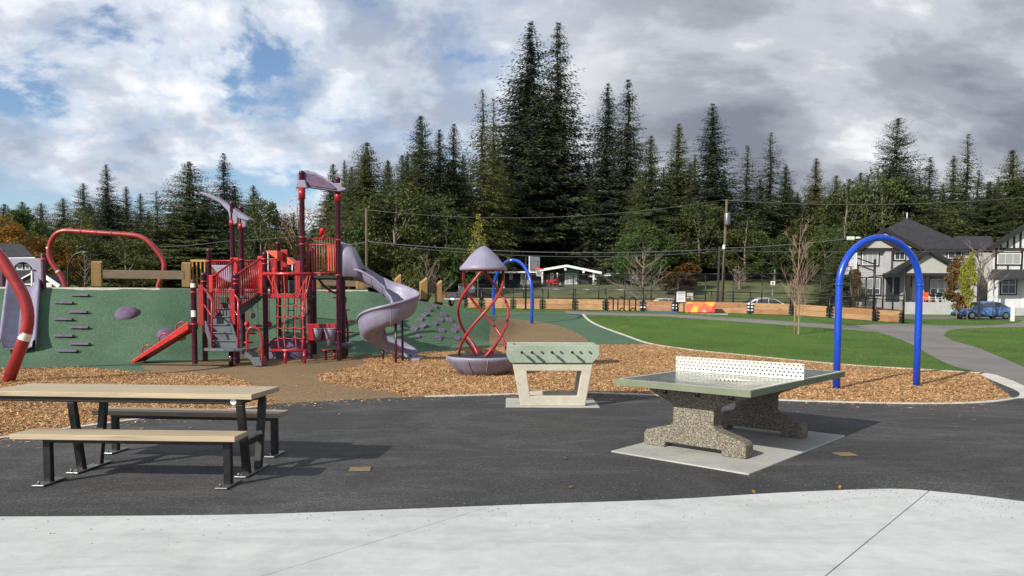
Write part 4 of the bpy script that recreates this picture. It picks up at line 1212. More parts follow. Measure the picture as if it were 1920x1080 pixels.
# ------------------------------------------------------------------ the big play structure
def play():
    c0 = G(510, 676)
    root = thing('play_structure', (c0.x, c0.y, 0), 'red and maroon play tower with lilac spiral slide, stairs and rope net', 'play structure')
    r = .066
    def P(px, D): return (px - 960) / FPX * D
    posts = {}
    def post(key, px, D, ptop, z0=-.05, cap=True, bands=()):
        x = AD(px, 600, D).x; zt = AD(px, ptop, D).z
        posts[key] = (x, D, zt)
        m = MB(); m.lathe([(r, z0), (r, zt - .05), (r * 1.05, zt - .045), (r * 1.05, zt - .01), (r * .75, zt + .02), (.001, zt + .03)], (x, D, 0), 18)
        o = m.build('post', M['maroon'], root)
        for py in bands:
            z = AD(px, py, D).z
            MB().tube([(x, D, z - .022), (x, D, z + .022)], r * 1.16, 16).build('clamp', M['red'], o)
        return o
    D1 = 18.15
    p1 = post('A', 364, 18.1, 526, bands=(548, 608))
    p2 = post('B', 383.5, 18.9, 513, bands=(528,))
    p3 = post('C', 443.5, 18.4, 514, bands=(524, 532))
    post('D', 394, 21.0, 468, bands=(490,))
    post('E', 438.5, 19.9, 379, bands=(485,))
    post('F', 455, 20.6, 388, bands=(487,))
    post('G', 498, 19.0, 474, bands=(486, 495, 514, 551))
    post('H', 523, 20.4, 455, bands=(477, 489, 650))
    post('I', 568.5, 18.95, 322, bands=(445, 458, 514, 640))
    post('J', 581, 19.6, 470); post('K', 589.5, 20.9, 463)
    post('L', 635.5, 19.2, 334, bands=(450, 516, 622))
    post('M', 643.5, 19.9, 452, bands=(520,))
    def box(name, a, b, D0, D1, mat, bev=.01, par=root):
        """front face px rectangle a-b at depth D0, reaching back to D1"""
        q0 = AD(*a, D0); q1 = AD(*b, D0)
        return MB().box(((q0.x + q1.x) / 2, (D0 + D1) / 2, (q0.z + q1.z) / 2), (abs(q1.x - q0.x), abs(D1 - D0), abs(q1.z - q0.z))).build(name, mat, par, bevel=bev)
    for o, ys in ((p1, ((531, 539), (582, 594))),):
        for a, b in ys:
            x, D, _ = posts['A']; za, zb = AD(364, a, D).z, AD(364, b, D).z
            rows = [[Vector((x + r * 1.015 * math.cos(t), D + r * 1.015 * math.sin(t), z)) for t in np.linspace(-math.pi * .85, -math.pi * .15, 9)] for z in (zb, za)]
            MB().grid(rows).build('warning_label', M['sticker'], o)
    # decks
    zA = AD(450, 554, 20.0).z
    xa, xb = P(388, 20), P(500, 20)
    deckA = MB().box(((xa + xb) / 2, 20.2, zA - .04), (xb - xa, 1.5, .07)).build('deck', M['grey_metal'], root, bevel=.01)
    zB = AD(600, 517, 19.4).z
    xc, xd = P(571, 19.3), P(640, 19.5)
    MB().box(((xc + xd) / 2, 19.85, zB - .04), (xd - xc, 1.5, .07)).build('deck', M['black_dull'], root, bevel=.01)
    zM = AD(540, 552, 19.6).z
    MB().box(((P(500, 19.6) + P(570, 19.6)) / 2, 20.0, zM - .05), (P(570, 19.6) - P(500, 19.6), 1.3, .07)).build('deck', M['grey_metal'], root, bevel=.01)
    # edge rails of the decks
    MB().bar((P(497, 19), 19.02, zM - .05), (P(568, 19), 19.02, zM - .05), .06, .1).build('deck_beam', M['red'], root, bevel=.01)
    # ---------------- stairs: low landing, seven treads climbing away, stringers, handrails
    def Q(px, py, D): return AD(px, py, D)
    z0 = .42
    for xl, xr, yb, yt, D in ((399, 444, 654, 638, 17.75), (397, 438, 638, 623, 18.0), (393, 431, 623, 608, 18.25), (399, 430, 608, 593, 18.55), (402, 432, 593, 578, 18.8), (410, 444, 578, 567, 19.05), (424, 468, 567, 557, 19.3)):
        q0, q1 = Q(xl, yb, D), Q(xr, yt, D)
        tr = MB().box(((q0.x + q1.x) / 2, D + .16, q1.z - .014), (q1.x - q0.x, .36, .028)).build('tread', M['grey_metal'], root, bevel=.006)
        MB().box(((q0.x + q1.x) / 2, D + .02, (q0.z + q1.z) / 2 - .018), (q1.x - q0.x - .01, .016, q1.z - q0.z - .022)).build('riser', M['grey_metal'], tr)
    for p, q, tt in (((384, 606, 18.3), (399, 653, 17.66), .2), ((431.5, 606, 18.3), (446, 653, 17.66), .2), ((449, 583, 18.7), (487, 554, 19.6), .24), ((400, 600, 18.6), (440, 566, 19.5), .2)):
        MB().bar(Q(*p), Q(*q), .035, tt).build('stringer', M['grey_metal'], root, bevel=.006)
    for (a0, a1, b0, b1) in (((400, 518, 18.55), (440, 488, 19.5), (400, 596, 18.55), (440, 556, 19.5)), ((446, 514, 18.45), (487, 486, 19.5), (448, 574, 18.45), (487, 551, 19.5))):
        A0, A1, B0, B1 = Q(*a0), Q(*a1), Q(*b0), Q(*b1)
        MB().tube([A0, A1], .026, 8).build('guard_rail', M['red'], root); MB().tube([B0, B1], .022, 8).build('guard_rail', M['red'], root)
        for k in range(10):
            t = (k + .5) / 10; MB().cyl(B0.lerp(B1, t), A0.lerp(A1, t), .0125, 6).build('baluster', M['red'], root)
    for xl, xr, yt, yb, D in ((392.5, 399.5, 516, 562, 18.5), (439, 447, 483, 552, 19.55), (484, 493, 480, 553, 19.55)):
        q0, q1 = Q(xl, yb, D), Q(xr, yt, D)
        MB().box(((q0.x + q1.x) / 2, D, (q0.z + q1.z) / 2), (q1.x - q0.x, .05, q1.z - q0.z)).build('newel_panel', M['red_bright'], root, bevel=.015)
    for dx in (0, 49.5):
        MB().tube(round_path([Q(382 + dx, 540, 18.6), Q(397.5 + dx, 562, 17.95), Q(397 + dx, 651, 17.6)], .12), .026, 8).build('handrail', M['red'], root)
        MB().tube([Q(382 + dx, 571, 18.6), Q(397 + dx, 592, 17.92)], .022, 8).build('handrail', M['red'], root)
    # landing and curved exit step
    lx = P(424, 17.5)
    pts = []
    for k in range(9):
        t = math.pi * k / 8; pts.append((lx + .58 * math.cos(t), 17.62 - .34 * math.sin(t)))
    MB().prism([Vector((x, y, z0 - .06)) for x, y in pts] + [Vector((lx - .58, 17.95, z0 - .06)), Vector((lx + .58, 17.95, z0 - .06))], (0, 0, .06)).build('landing', M['grey_metal'], root, bevel=.01)
    MB().cyl((P(432, 17.5), 17.5, -.05), (P(432, 17.5), 17.5, z0 - .061), .055, 14).build('landing_post', M['maroon'], root)
    ex = P(468, 17.4)
    prof = [(0, z0 - .07), (.12, z0 - .07), (.2, .22), (.36, .22), (.42, .02), (.2, .02), (.14, .16), (.0, z0 - .2)]
    MB().prism([Vector((ex + x - .12, 17.35, z)) for x, z in prof], (0, .45, 0)).build('exit_step', M['grey_metal'], root, bevel=.01)
    loop = [Vector((P(463, 17.3), 17.3, .34)), Vector((P(463, 17.3), 17.3, .78)), Vector((P(471, 17.3), 17.3, .93)), Vector((P(484, 17.3), 17.3, .88)), Vector((P(489.5, 17.3), 17.3, .7)), Vector((P(490.5, 17.3), 17.3, .06))]
    MB().tube(smooth_path(loop, 5), .026, 10).build('loop_handle', M['red'], root)
    # ---------------- red climber ramp on the left
    a, b = Q(362, 606, 18.3), Q(258, 677, 18.3)
    d = (b - a); u = d.normalized(); nrm = Vector((-u.z, 0, u.x)); nrm = nrm if nrm.z > 0 else -nrm
    for yy in (-.28, .28):
        pts = [a + Vector((0, yy, .05)), a + Vector((0, yy, -.14)), b + Vector((0, yy, -.05)), b + Vector((-.02, yy, .03)), b + Vector((.1, yy, .10))]
        MB().prism(pts, (0, .035, 0)).build('ramp_side', M['red_bright'], root, bevel=.008)
    MB().prism([a + Vector((0, -.24, -.03)), a + Vector((0, -.24, -.08)), b + Vector((.02, -.24, -.03)), b + Vector((.02, -.24, .02))], (0, .51, 0)).build('ramp_floor', M['red_bright'], root)
    for t in (.12, .42, .72):
        q = a.lerp(b, t) + Vector((0, -.26, .02)); arcp = []
        for k in range(9):
            th = math.pi * k / 8; arcp.append(q + u * (-.14 * math.cos(th)) + nrm * (.13 * math.sin(th)))
        MB().tube(arcp, .018, 8).build('hand_hoop', M['red'], root)
    MB().cyl((b.x + .06, 18.05, -.03), (b.x + .06, 18.05, b.z - .02), .02, 8).build('ramp_foot', M['red'], root)
    box('side_panel', (371, 534), (382, 610), 18.6, 18.64, M['red'], .01)
    box('side_panel', (430, 542), (441, 610), 18.2, 18.24, M['red'], .01)
    # ---------------- lilac bowl-shaped panel and fine rails at back of deck A
    zt = zA + 1.0
    MB().tube([(P(393, 21), 21, AD(393, 489, 21).z), (P(500, 21), 21.0, AD(500, 489, 21).z)], .025, 8).build('back_rail', M['red'], root)
    MB().tube([(P(393, 21), 21, zA + .1), (P(500, 21), 21.0, zA + .1)], .025, 8).build('back_rail', M['red'], root)
    for k in range(30):
        px = 396 + k * 3.5; MB().cyl((P(px, 21), 21, zA + .1), (P(px, 21), 21, AD(px, 489, 21).z), .011, 6).build('baluster', M['red'], root)
    q = [(395, 497), (438, 497), (437, 530), (428, 529), (412, 520)]
    MB().prism([Q(x, y, 20.6) for x, y in q], (0, .06, 0)).build('slide_hood', M['lilac'], root, bevel=.03)
    # ---------------- wing roof on the two tall left posts
    def ribbon_solid(top, bot, D0, D1, mat, name, par=root):
        m = MB(); k = len(top); vs = []
        for (D) in (D0, D1):
            vs += [AD(x, y, D0) + Vector((0, D - D0, 0)) for x, y in top] + [AD(x, y, D0) + Vector((0, D - D0, 0)) for x, y in bot]
        fs = []
        for i in range(k - 1):
            fs += [(i, i + 1, k + i + 1, k + i), (2 * k + k + i, 2 * k + k + i + 1, 2 * k + i + 1, 2 * k + i), (i, 2 * k + i, 2 * k + i + 1, i + 1), (k + i, k + i + 1, 3 * k + i + 1, 3 * k + i)]
        fs += [(0, k, 3 * k, 2 * k), (k - 1, 3 * k - 1, 4 * k - 1, 2 * k - 1)]
        m.add(vs, fs, False); return m.build(name, mat, par, bevel=.02)
    top = [(375, 359), (385, 361), (398, 366), (413, 374), (428, 384), (442, 394), (456, 403), (469, 411)]
    bot = [(374, 363), (385, 367), (398, 373), (413, 381), (424, 393), (436, 406), (450, 410), (464, 414)]
    wing = ribbon_solid(top, bot, 19.85, 20.3, M['lilac'], 'wing_roof')
    for (x0, y0, x1, y1, D) in ((432, 396, 445, 424, 19.84), (449, 402, 461, 430, 20.54)):
        MB().prism([Q(x0 - 5, y0 - 2, D), Q(x1, y0 + 7, D), Q(x1, y1 - 6, D), Q(x0 + 1, y1, D)], (0, .14, 0)).build('wing_bracket', M['lilac'], wing, bevel=.02)
        zz = Q(440, y1 - 8, D).z
        k = 'E' if D < 20 else 'F'; MB().tube([(posts[k][0], posts[k][1], zz - .1), (posts[k][0], posts[k][1], zz + .06)], r * 1.25, 14).build('bracket_collar', M['red'], wing)
    # ---------------- curved lilac roof panel on the tall right posts
    top = [(556, 328), (562, 320), (575, 318.5), (590, 323), (606, 331), (622, 341), (636, 350), (648, 352)]
    bot = [(557, 345), (563, 348), (575, 350.5), (590, 353), (606, 355), (622, 357), (636, 359), (648, 356)]
    pan = ribbon_solid(top, bot, 19.0, 19.22, M['lilac'], 'roof_panel')
    top2 = [(574, 324), (590, 327), (606, 335), (622, 345), (630, 352)]; bot2 = [(574, 347), (590, 350), (606, 352), (622, 354.5), (630, 355.5)]
    ribbon_solid(top2, bot2, 18.97, 19.001, M['purple'], 'inset', pan)
    for k, y in (('I', 362), ('L', 367)):
        x, D, zt = posts[k]; z = AD(600, y, D).z
        MB().tube([(x, D, z - .15), (x, D, z + .12)], r * 1.3, 14).build('bracket_collar', M['red'], pan)
        MB().prism([Vector((x - .15, D - .07, z + .12)), Vector((x + .16, D - .07, z + .12)), Vector((x + .1, D - .07, z + .32)), Vector((x - .1, D - .07, z + .32))], (0, .16, 0)).build('bracket', M['lilac'], pan, bevel=.02)
    # ---------------- middle house: red panels and orange roof flakes
    box('wall_panel', (504.5, 484), (520, 553), 19.7, 19.74, M['red'], .02)
    box('wall_panel', (526, 468), (540, 550), 20.0, 20.04, M['red'], .03)
    box('wall_panel', (552, 489), (567, 552), 19.4, 19.44, M['red'], .05)
    box('wall_panel', (509, 502), (517, 549), 19.55, 19.58, M['red_bright'], .02)
    MB().prism([Q(497, 470, 19.5), Q(520, 470, 19.5), Q(520, 487, 19.5)], (0, .55, .0)).build('roof_flake', M['orange_red'], root, bevel=.01)
    MB().prism([Q(538, 481, 19.7), Q(553, 494, 19.7), Q(541, 497, 19.7), Q(538, 495, 19.7)], (0, .5, 0)).build('roof_flake', M['orange_red'], root, bevel=.01)
    MB().bar(Q(502, 473, 19.5), Q(502.5, 513, 19.5), .03, .03, (0, 1, 0)).build('trim', M['white'], root)
    MB().bar(Q(548, 496, 19.6), Q(548, 511, 19.6), .025, .025, (0, 1, 0)).build('trim', M['white'], root)
    # grey half-round table/tunnel
    pts = [(526, 526), (551, 526), (551, 531), (553, 545), (549, 552), (540, 549), (535, 540), (526, 534)]
    MB().prism([Q(x, y, 20.2) for x, y in pts], (0, .5, 0)).build('play_counter', M['grey_metal'], root, bevel=.02)
    box('counter_label', (527.5, 531), (531, 545), 20.12, 20.15, M['sticker'], .0)
    # ---------------- rope net climber
    Dn = 18.6; zb = AD(540, 513, Dn).z
    MB().tube([Q(493, 513.5, Dn), Q(583, 513.5, Dn)], .045, 12).build('net_bar', M['red'], root)
    tops = [502, 512, 532, 557, 576, 581]; 
    strands = [[(502, 517), (513, 540), (521, 552), (521.5, 592), (521, 630), (523, 656)],
               [(512, 517), (521, 550), (522, 570)],
               [(532, 517), (534, 550), (534, 595), (532, 625), (535, 656)],
               [(557, 517), (556, 550), (554, 590), (553, 625), (556, 652)],
               [(577, 517), (562, 549), (556, 572), (553, 600)],
               [(577, 517), (572, 550), (568, 595), (569, 630), (566, 656)],
               [(582, 517), (575, 552), (570, 595)]]
    for s_ in strands:
        MB().tube(smooth_path([Q(x, y, Dn - .06 - .25 * (y - 513) / 140) for x, y in s_], 4), .014, 7).build('rope', M['rope'], root)
    for y in (550, 572, 593, 614, 633):
        xs = (517, 534, 555, 573) if y < 560 else (521, 533, 554, 570)
        pts = []
        for i in range(3):
            for k in range(4):
                t = k / 4; pts.append((xs[i] + (xs[i + 1] - xs[i]) * t, y + 2.2 * math.sin(math.pi * t)))
        pts.append((xs[3], y))
        MB().tube([Q(x, yy, Dn - .07 - .25 * (yy - 513) / 140) for x, yy in pts], .012, 6).build('rope', M['rope'], root)
        for x in xs: MB().ball(Q(x, y, Dn - .07 - .25 * (y - 513) / 140), .026, 8, 6).build('rope_knot', M['rope'], root)
    zz = AD(540, 657, 18.3).z
    MB().tube([Q(508, 657, 18.3), Q(575, 657, 18.3)], .035, 10).build('net_base_bar', M['red'], root)
    for x in (534, 570): MB().cyl((P(x, 18.3), 18.3, -.05), (P(x, 18.3), 18.3, zz), .04, 10).build('net_foot', M['red'], root)
    MB().tube([Q(570, 515, 18.75), Q(567, 590, 18.6), Q(569, 657, 18.35)], .03, 8).build('net_frame', M['red'], root)
    # ---------------- high deck railing
    zr0, zr1 = zB + .06, AD(600, 447.5, 19.15).z
    MB().tube(round_path([(P(578, 19.1), 19.1, zr0), (P(578, 19.1), 19.1, zr1), (P(632, 19.15), 19.15, zr1)], .12), .02, 8).build('rail', M['red'], root)
    MB().tube([(P(578, 19.1), 19.1, zr0), (P(632, 19.15), 19.15, zr0)], .02, 8).build('rail', M['red'], root)
    for k in range(11):
        x = P(580.5 + k * 4.9, 19.12); MB().cyl((x, 19.12, zr0), (x, 19.12, zr1), .0125, 6).build('baluster', M['bronze'], root)
    for k in range(4):
        x = P(617.5 + k * 4.6, 19.3); MB().box((x, 19.3, (zr0 + zr1) / 2 - .05), (.052, .06, zr1 - zr0 - .2)).build('barrel_slat', M['orange_red'], root, bevel=.015)
    q = Q(606, 446, 19.1)
    m = MB(); m.cyl(q + Vector((0, 0, -.03)), q + Vector((0, 0, .08)), .025, 8); sc = m.build('scope_stand', M['red_bright'], root)
    m = MB(); m.tube([q + Vector((-.06, 0, .06)), q + Vector((-.02, 0, .2)), q + Vector((.05, -.05, .2))], [.045, .06, .07], 10); m.build('scope', M['red_bright'], sc)
    # back side rails of the high deck
    for k in range(5):
        x = P(583 + k * 12, 20.55); MB().cyl((x, 20.55, zr0), (x, 20.55, zr1 - .05), .0125, 6).build('baluster', M['red'], root)
    MB().tube([(P(578, 20.55), 20.55, zr1 - .05), (P(640, 20.55), 20.55, zr1 - .05)], .02, 8).build('rail', M['red'], root)
    # ---------------- drum panel
    pn = box('drum_panel', (576, 607), (631, 639), 19.35, 19.39, M['red'], .015)
    for px, py, rr, ln in ((595, 617, .13, .33), (620, 617, .165, .42)):
        q = Q(px, py, 19.2); m = MB()
        ax = Vector((.08, -.35, .93)).normalized(); e = q - Vector((0, 0, ln)) + Vector((0, .05, 0))
        m.tube([q, q - Vector((0, 0, .05)), q - Vector((0, -.0, .08)), e], [rr, rr, rr * .88, rr * .62], 20); dr = m.build('drum', M['lilac'], root)
        MB().tube([q + Vector((0, 0, -.01)), q + Vector((0, 0, .022))], rr * 1.06, 20).build('drum_head', M['lilac'], dr)
    # ---------------- spiral step climber at the back
    cx, cy = P(652, 20.6), 20.7
    pts = []
    for i in range(20):
        t = i / 19; th = -2.6 + 4.2 * t
        pts.append(Vector((cx + .05 + (.55 if t > .55 else .55) * math.cos(th) * .6 - (.45 if t > .7 else 0) * (t - .7) * 2.4, cy + .3 * math.sin(th), .1 + (zB - .15) * t)))
    sp = [Q(650, 655, 20.4), Q(652, 628, 20.4), Q(650, 600, 20.5), Q(646, 575, 20.6), Q(648, 560, 20.7), Q(640, 552, 20.7), Q(625, 548, 20.7), Q(610, 538, 20.7), Q(598, 524, 20.6), Q(592, 515, 20.5)]
    sp[0].z = .0
    MB().tube(smooth_path(sp, 4), .032, 10).build('climber_pole', M['maroon'], root)
    for px, py, D in ((653, 645, 20.4), (654, 623, 20.4), (652, 601, 20.5), (646, 581, 20.6), (634, 558, 20.6), (618, 547, 20.6)):
        q = Q(px, py, D); MB().tube([q + Vector((0, 0, -.02)), q + Vector((0, 0, .015))], .16, 14).build('climber_step', M['red'], root)
    q = Q(645, 645, 20.0); m = MB(); m.lathe([(.12, -.12), (.24, -.03), (.27, .02), (.25, .04), (.001, .03)], q, 20); m.build('pod_seat', M['lilac'], root)
    MB().cyl((q.x, q.y, -.05), (q.x, q.y, q.z - .1), .05, 12).build('pod_post', M['maroon'], root)
    # low stepping pods
    for px, py, D in ((611, 656, 19.4), (627, 655, 19.8)):
        q = Q(px, py, D); MB().tube([q + Vector((0, 0, -.02)), q + Vector((0, 0, .015))], .17, 16).build('step_pod', M['red'], root)
        MB().cyl((q.x, q.y, -.05), (q.x, q.y, q.z - .02), .03, 8).build('pod_stem', M['red'], root)
    # ---------------- rope course under the bridge: hanging ropes, balls and discs
    zt = zM - .1
    for px, py, kind in ((474, 592, 'ball'), (463, 608, 'rball'), (484, 611, 'disc'), (472, 625, 'disc'), (466, 642, 'disc'), (505, 608, 'rball')):
        q = Q(px, py, 19.9); MB().cyl((q.x, q.y, q.z), (q.x, q.y, zt), .008, 6).build('hang_rope', M['rope'], root)
        if kind == 'disc': MB().lathe([(.001, -.03), (.12, -.02), (.13, .0), (.1, .03), (.001, .035)], q, 14).build('rope_disc', M['red_bright'], root)
        else: MB().ball(q, .075, 12, 8).build('rope_ball', M['lilac'] if kind == 'ball' else M['red_bright'], root)
    for a, b in (((457, 650), (500, 664)), ((465, 664), (512, 640)), ((500, 637), (535, 656)), ((512, 640), (525, 632)), ((560, 656), (580, 636)), ((495, 655), (522, 660))):
        MB().tube([Q(*a, 19.5), Q((a[0] + b[0]) / 2, (a[1] + b[1]) / 2 + 2, 19.5), Q(*b, 19.5)], .013, 6).build('low_rope', M['rope'], root)
    # purple boulder under the net
    q = G(537, 668); m = MB(); m.ball((P(538, 20.1), 20.1, .12), .62, 20, 10, (1.0, .6, .82)); m.build('climbing_boulder', M['purple'], root)
    # vertical ladder behind the net
    for px in (541, 552): MB().cyl(Q(px, 545, 20.7), Q(px - 2, 655, 20.7), .016, 6).build('ladder_side', M['maroon'], root)
    for y in (558, 570, 582, 594, 606): MB().cyl(Q(541 - 0, y, 20.7), Q(551, y, 20.7), .012, 6).build('rung', M['maroon'], root)
    # ---------------- spiral slide
    hood_c = Q(660, 490, 19.5)
    ez = zB
    # entrance hood: open half tunnel
    rows = []
    secs = [(641, 454, 519, .38), (652, 458, 519, .38), (663, 464, 519, .37), (671, 482, 520, .35), (681, 504, 522, .32)]
    for px, yt, yb, w in secs:
        x = P(px, 19.5); zt, zb2 = AD(px, yt, 19.5).z, AD(px, yb, 19.5).z
        row = []
        for k in range(15):
            t = k / 14; a = math.pi * (1 - t)
            yy = 19.6 - w * math.cos(a) * -1
            sh = math.sin(a) ** .28
            row.append(Vector((x, 19.6 + w * math.copysign(abs(math.cos(a)) ** .7, math.cos(a)), zb2 + (zt - zb2) * sh)))
        rows.append(row)
    MB().grid(rows).build('slide_hood', M['lilac'], root, solid=.025)
    # chute: centre line through measured points, trough section
    ctr = [(664, 517, 19.6), (680, 520, 19.6), (700, 531, 19.6), (718, 544, 19.6), (738, 558, 19.55), (756, 572, 19.3), (760, 584, 18.95), (744, 595, 18.65), (722, 605, 18.55), (703, 614, 18.7), (695, 626, 19.05), (702, 638, 19.4), (718, 648, 19.6), (738, 655, 19.65), (760, 661, 19.65), (775, 663, 19.6)]
    C = [AD(x, y, D) for x, y, D in ctr]
    zz = np.array([c.z for c in C]); 
    C = smooth_path(C, 5); rows = []; n = len(C)
    Ri = .31
    for i, c in enumerate(C):
        t = C[min(i + 1, n - 1)] - C[max(i - 1, 0)]; t.z = 0; t.normalize()
        s = Vector((t.y, -t.x, 0))      # right of travel
        f = i / (n - 1)
        wr = wl = 1.0
        k0 = (f - .25) / .4
        bank = .42 * math.sin(math.pi * min(1, max(0, k0))) if 0 < k0 < 1 else 0
        outer = .14 + (.24 * math.sin(math.pi * min(1, max(0, (f - .15) / .65))) if .15 < f < .8 else 0)
        left_h = .30 if f < .9 else .30 - (f - .9) * 2.4
        hl = max(.05, left_h + outer * .65); hr = max(.05, .30 if f < .9 else .30 - (f - .9) * 2.4)
        # path turns to the right (clockwise from above is left bank): outer wall on the left of travel
        row = []
        for a, zz_ in ((-1.16, hl - .05), (-1.14, hl), (-1.05, hl), (-.98, hl * .7), (-.85, hl * .28), (-.55, .04), (0, 0), (.55, .03), (.85, hr * .3), (.98, hr * .75), (1.05, hr), (1.14, hr), (1.16, hr - .05)):
            row.append(c + s * (a * Ri) + Vector((0, 0, zz_ - .12)))
        rows.append(row)
    MB().grid(rows).build('slide_chute', M['lilac'], root, solid=.028)
    # chute joints
    for i in (10, 16, 24, 38, 52, 62):
        if i < n: MB().tube([p + Vector((0, 0, -.016)) for p in rows[i][1:-1]], .017, 6).build('flange', M['lilac'], root)
    # exit lip
    e = C[-1]; MB().box(e + Vector((.05, 0, -.15)), (.34, .7, .09)).build('exit_lip', M['lilac'], root, bevel=.03)
    for px, top, D in ((718, 652, 19.6), (742, 604, 18.6), (754.5, 592, 19.1), (770, 665, 19.6)):
        q = AD(px, top, D); MB().cyl((q.x, D, -.05), (q.x, D, q.z), .032, 10).build('slide_leg', M['maroon'], root)
play()
# ------------------------------------------------------------------ sports court: low board fence, tall mesh fence, hoops
def on_line(px, A, Bv):
    """where picture column px crosses the ground line A-B"""
    k = (px - 960) / FPX
    d = Bv - A
    # (A.x + t d.x) = k (A.y + t d.y)
    t = (k * A.y - A.x) / (d.x - k * d.y)
    x, y = A.x + d.x * t, A.y + d.y * t
    return Vector((x, y, h(x, y)))
def mesh_panel(a, b, z0a, z0b, z1a, z1b, name, parent, sp=.075, w=.005):
    """chain link: two families of thin slanting wires clipped to the panel"""
    a = Vector(a); b = Vector(b); L = (b - a).xy.length; u = Vector(((b - a).x / L, (b - a).y / L, 0))
    m = MB(); hh = (z1a - z0a + z1b - z0b) / 2
    for sg in (1, -1):
        s = -hh
        while s < L + hh:
            s0, s1, t0, t1 = s, s + sg * hh, 0.0, 1.0
            if sg == -1: s0, s1 = s, s - hh
            # clip to 0..L
            def cl(sa, sb):
                ta, tb = 0.0, 1.0
                d = sb - sa
                for lim, keep in ((0, 1), (L, -1)):
                    va, vb = (sa - lim) * keep, (sb - lim) * keep
                    if va < 0 and vb < 0: return None
                    if va < 0: ta = max(ta, va / (va - vb))
                    if vb < 0: tb = min(tb, va / (va - vb))
                return (ta, tb) if tb > ta + 1e-3 else None
            c = cl(s0, s1)
            if c:
                pts = []
                for t in c:
                    ss = s0 + (s1 - s0) * t; f = ss / L
                    pts.append(a + u * ss + Vector((0, 0, (z0a * (1 - f) + z0b * f) * (1 - t) + (z1a * (1 - f) + z1b * f) * t - a.z)))
                d = (pts[1] - pts[0]).normalized(); n = d.cross(Vector((-u.y, u.x, 0))).normalized() * w / 2
                m.add([pts[0] - n, pts[1] - n, pts[1] + n, pts[0] + n], [(0, 1, 2, 3)])
            s += sp * 1.414
    return m.build(name, M['black'], parent, kind='stuff')
LOWX = [872, 903, 962, 1017, 1078, 1135, 1205, 1265, 1333, 1406, 1485, 1555, 1641, 1692]
def low_fence():
    root = thing('court_fence', on_line(1205, FA, FB), 'low black mesh fence with cedar boards along the near side of the court', 'fence')
    Pp = [on_line(x, FA, FB) for x in LOWX]
    for p in Pp: p.z -= .02
    for i, p in enumerate(Pp):
        ht = 1.22 if i not in (6, 7) else 1.28
        MB().cyl(p + Vector((0, 0, -.1)), p + Vector((0, 0, ht)), .036 if i not in (6, 7) else .05, 8).build('fence_post', M['black'], root)
    nrm = Vector((-fu.y, fu.x, 0))
    for i in range(len(Pp) - 1):
        a, b = Pp[i].copy(), Pp[i + 1].copy(); d = (b - a).normalized()
        gate = i == 6
        g = .14
        a2, b2 = a + d * g, b - d * g
        for k in range(2):
            o = Vector((0, 0, .04 + .145 + k * .292))
            bd = MB(); bd.bar(a2 + o + nrm * .0, b2 + o, .05, .283)
            if gate: o2 = bd.build('gate_board', M['board2'], root, bevel=.008)
            else: bd.build('board', M['board'] if (i + k) % 3 else M['board2'], root, bevel=.008)
        if i not in (6,):
            pass
        MB().tube([a + Vector((0, 0, 1.18)), b + Vector((0, 0, 1.18))], .024, 6).build('top_rail', M['galv'] if i < 6 else M['black'], root)
        MB().tube([a + Vector((0, 0, .68)), b + Vector((0, 0, .68))], .018, 6).build('bottom_rail', M['black'], root)
        mesh_panel(a, b, a.z + .68, b.z + .68, a.z + 1.18, b.z + 1.18, 'chain_link', root)
        for q, s in ((a, 1), (b, -1)):
            for zz in (.16, .32, .48):
                MB().box(q + d * (s * .1) + Vector((0, 0, zz)) - nrm * .045, (.16, .05, .085), math.atan2(d.y, d.x)).build('board_bracket', M['black'], root)
low_fence()
CB = fn * 15
def tall_fence():
    A = FA + Vector((fn.x * 14.5, fn.y * 14.5, 0)); B2 = FB + Vector((fn.x * 14.5, fn.y * 14.5, 0))
    A = Vector((A.x, A.y, h(A.x, A.y))); B2 = Vector((B2.x, B2.y, h(B2.x, B2.y)))
    root = thing('tall_court_fence', A, 'tall black mesh fence along the far side of the court by the road', 'fence')
    n = 12; L = [A.lerp(B2, i / n) for i in range(n + 1)]
    zt = 3.55
    for p in L: p.z = h(p.x, p.y)
    for p in L: MB().cyl(p + Vector((0, 0, -.1)), Vector((p.x, p.y, zt)), .045, 8).build('fence_post', M['black'], root)
    for i in range(n):
        a, b = L[i], L[i + 1]
        MB().tube([(a.x, a.y, zt - .02), (b.x, b.y, zt - .02)], .03, 6).build('top_rail', M['black'], root)
        MB().tube([(a.x, a.y, 1.75), (b.x, b.y, 1.75)], .02, 6).build('mid_rail', M['black'], root)
        mesh_panel(a, b, a.z + .05, b.z + .05, zt, zt, 'chain_link', root, .10, .006)
tall_fence()
def end_fence():
    a = FB + Vector((.1, .1, 0)); b = FB + Vector((fn.x * 14, fn.y * 14, 0))
    root = thing('court_end_fence', a, 'tall dark mesh fence closing the right end of the court', 'fence')
    n = 6; zt = 3.1
    L = [a.lerp(b, i / n) for i in range(n + 1)]
    for p in L: p.z = h(p.x, p.y)
    for p in L: MB().cyl(p + Vector((0, 0, -.1)), Vector((p.x, p.y, zt)), .045, 8).build('fence_post', M['black'], root)
    for i in range(n):
        p, q = L[i], L[i + 1]
        for zz in (zt - .02, 1.9): MB().tube([(p.x, p.y, zz), (q.x, q.y, zz)], .028, 6).build('rail', M['black'], root)
        mesh_panel(p, q, p.z + .05, q.z + .05, zt, zt, 'chain_link', root, .09, .012)
        d = (q - p).normalized()
        MB().bar(p + Vector((0, 0, .32)), q + Vector((0, 0, .32)), .05, .56).build('board', M['board2'], root)
end_fence()
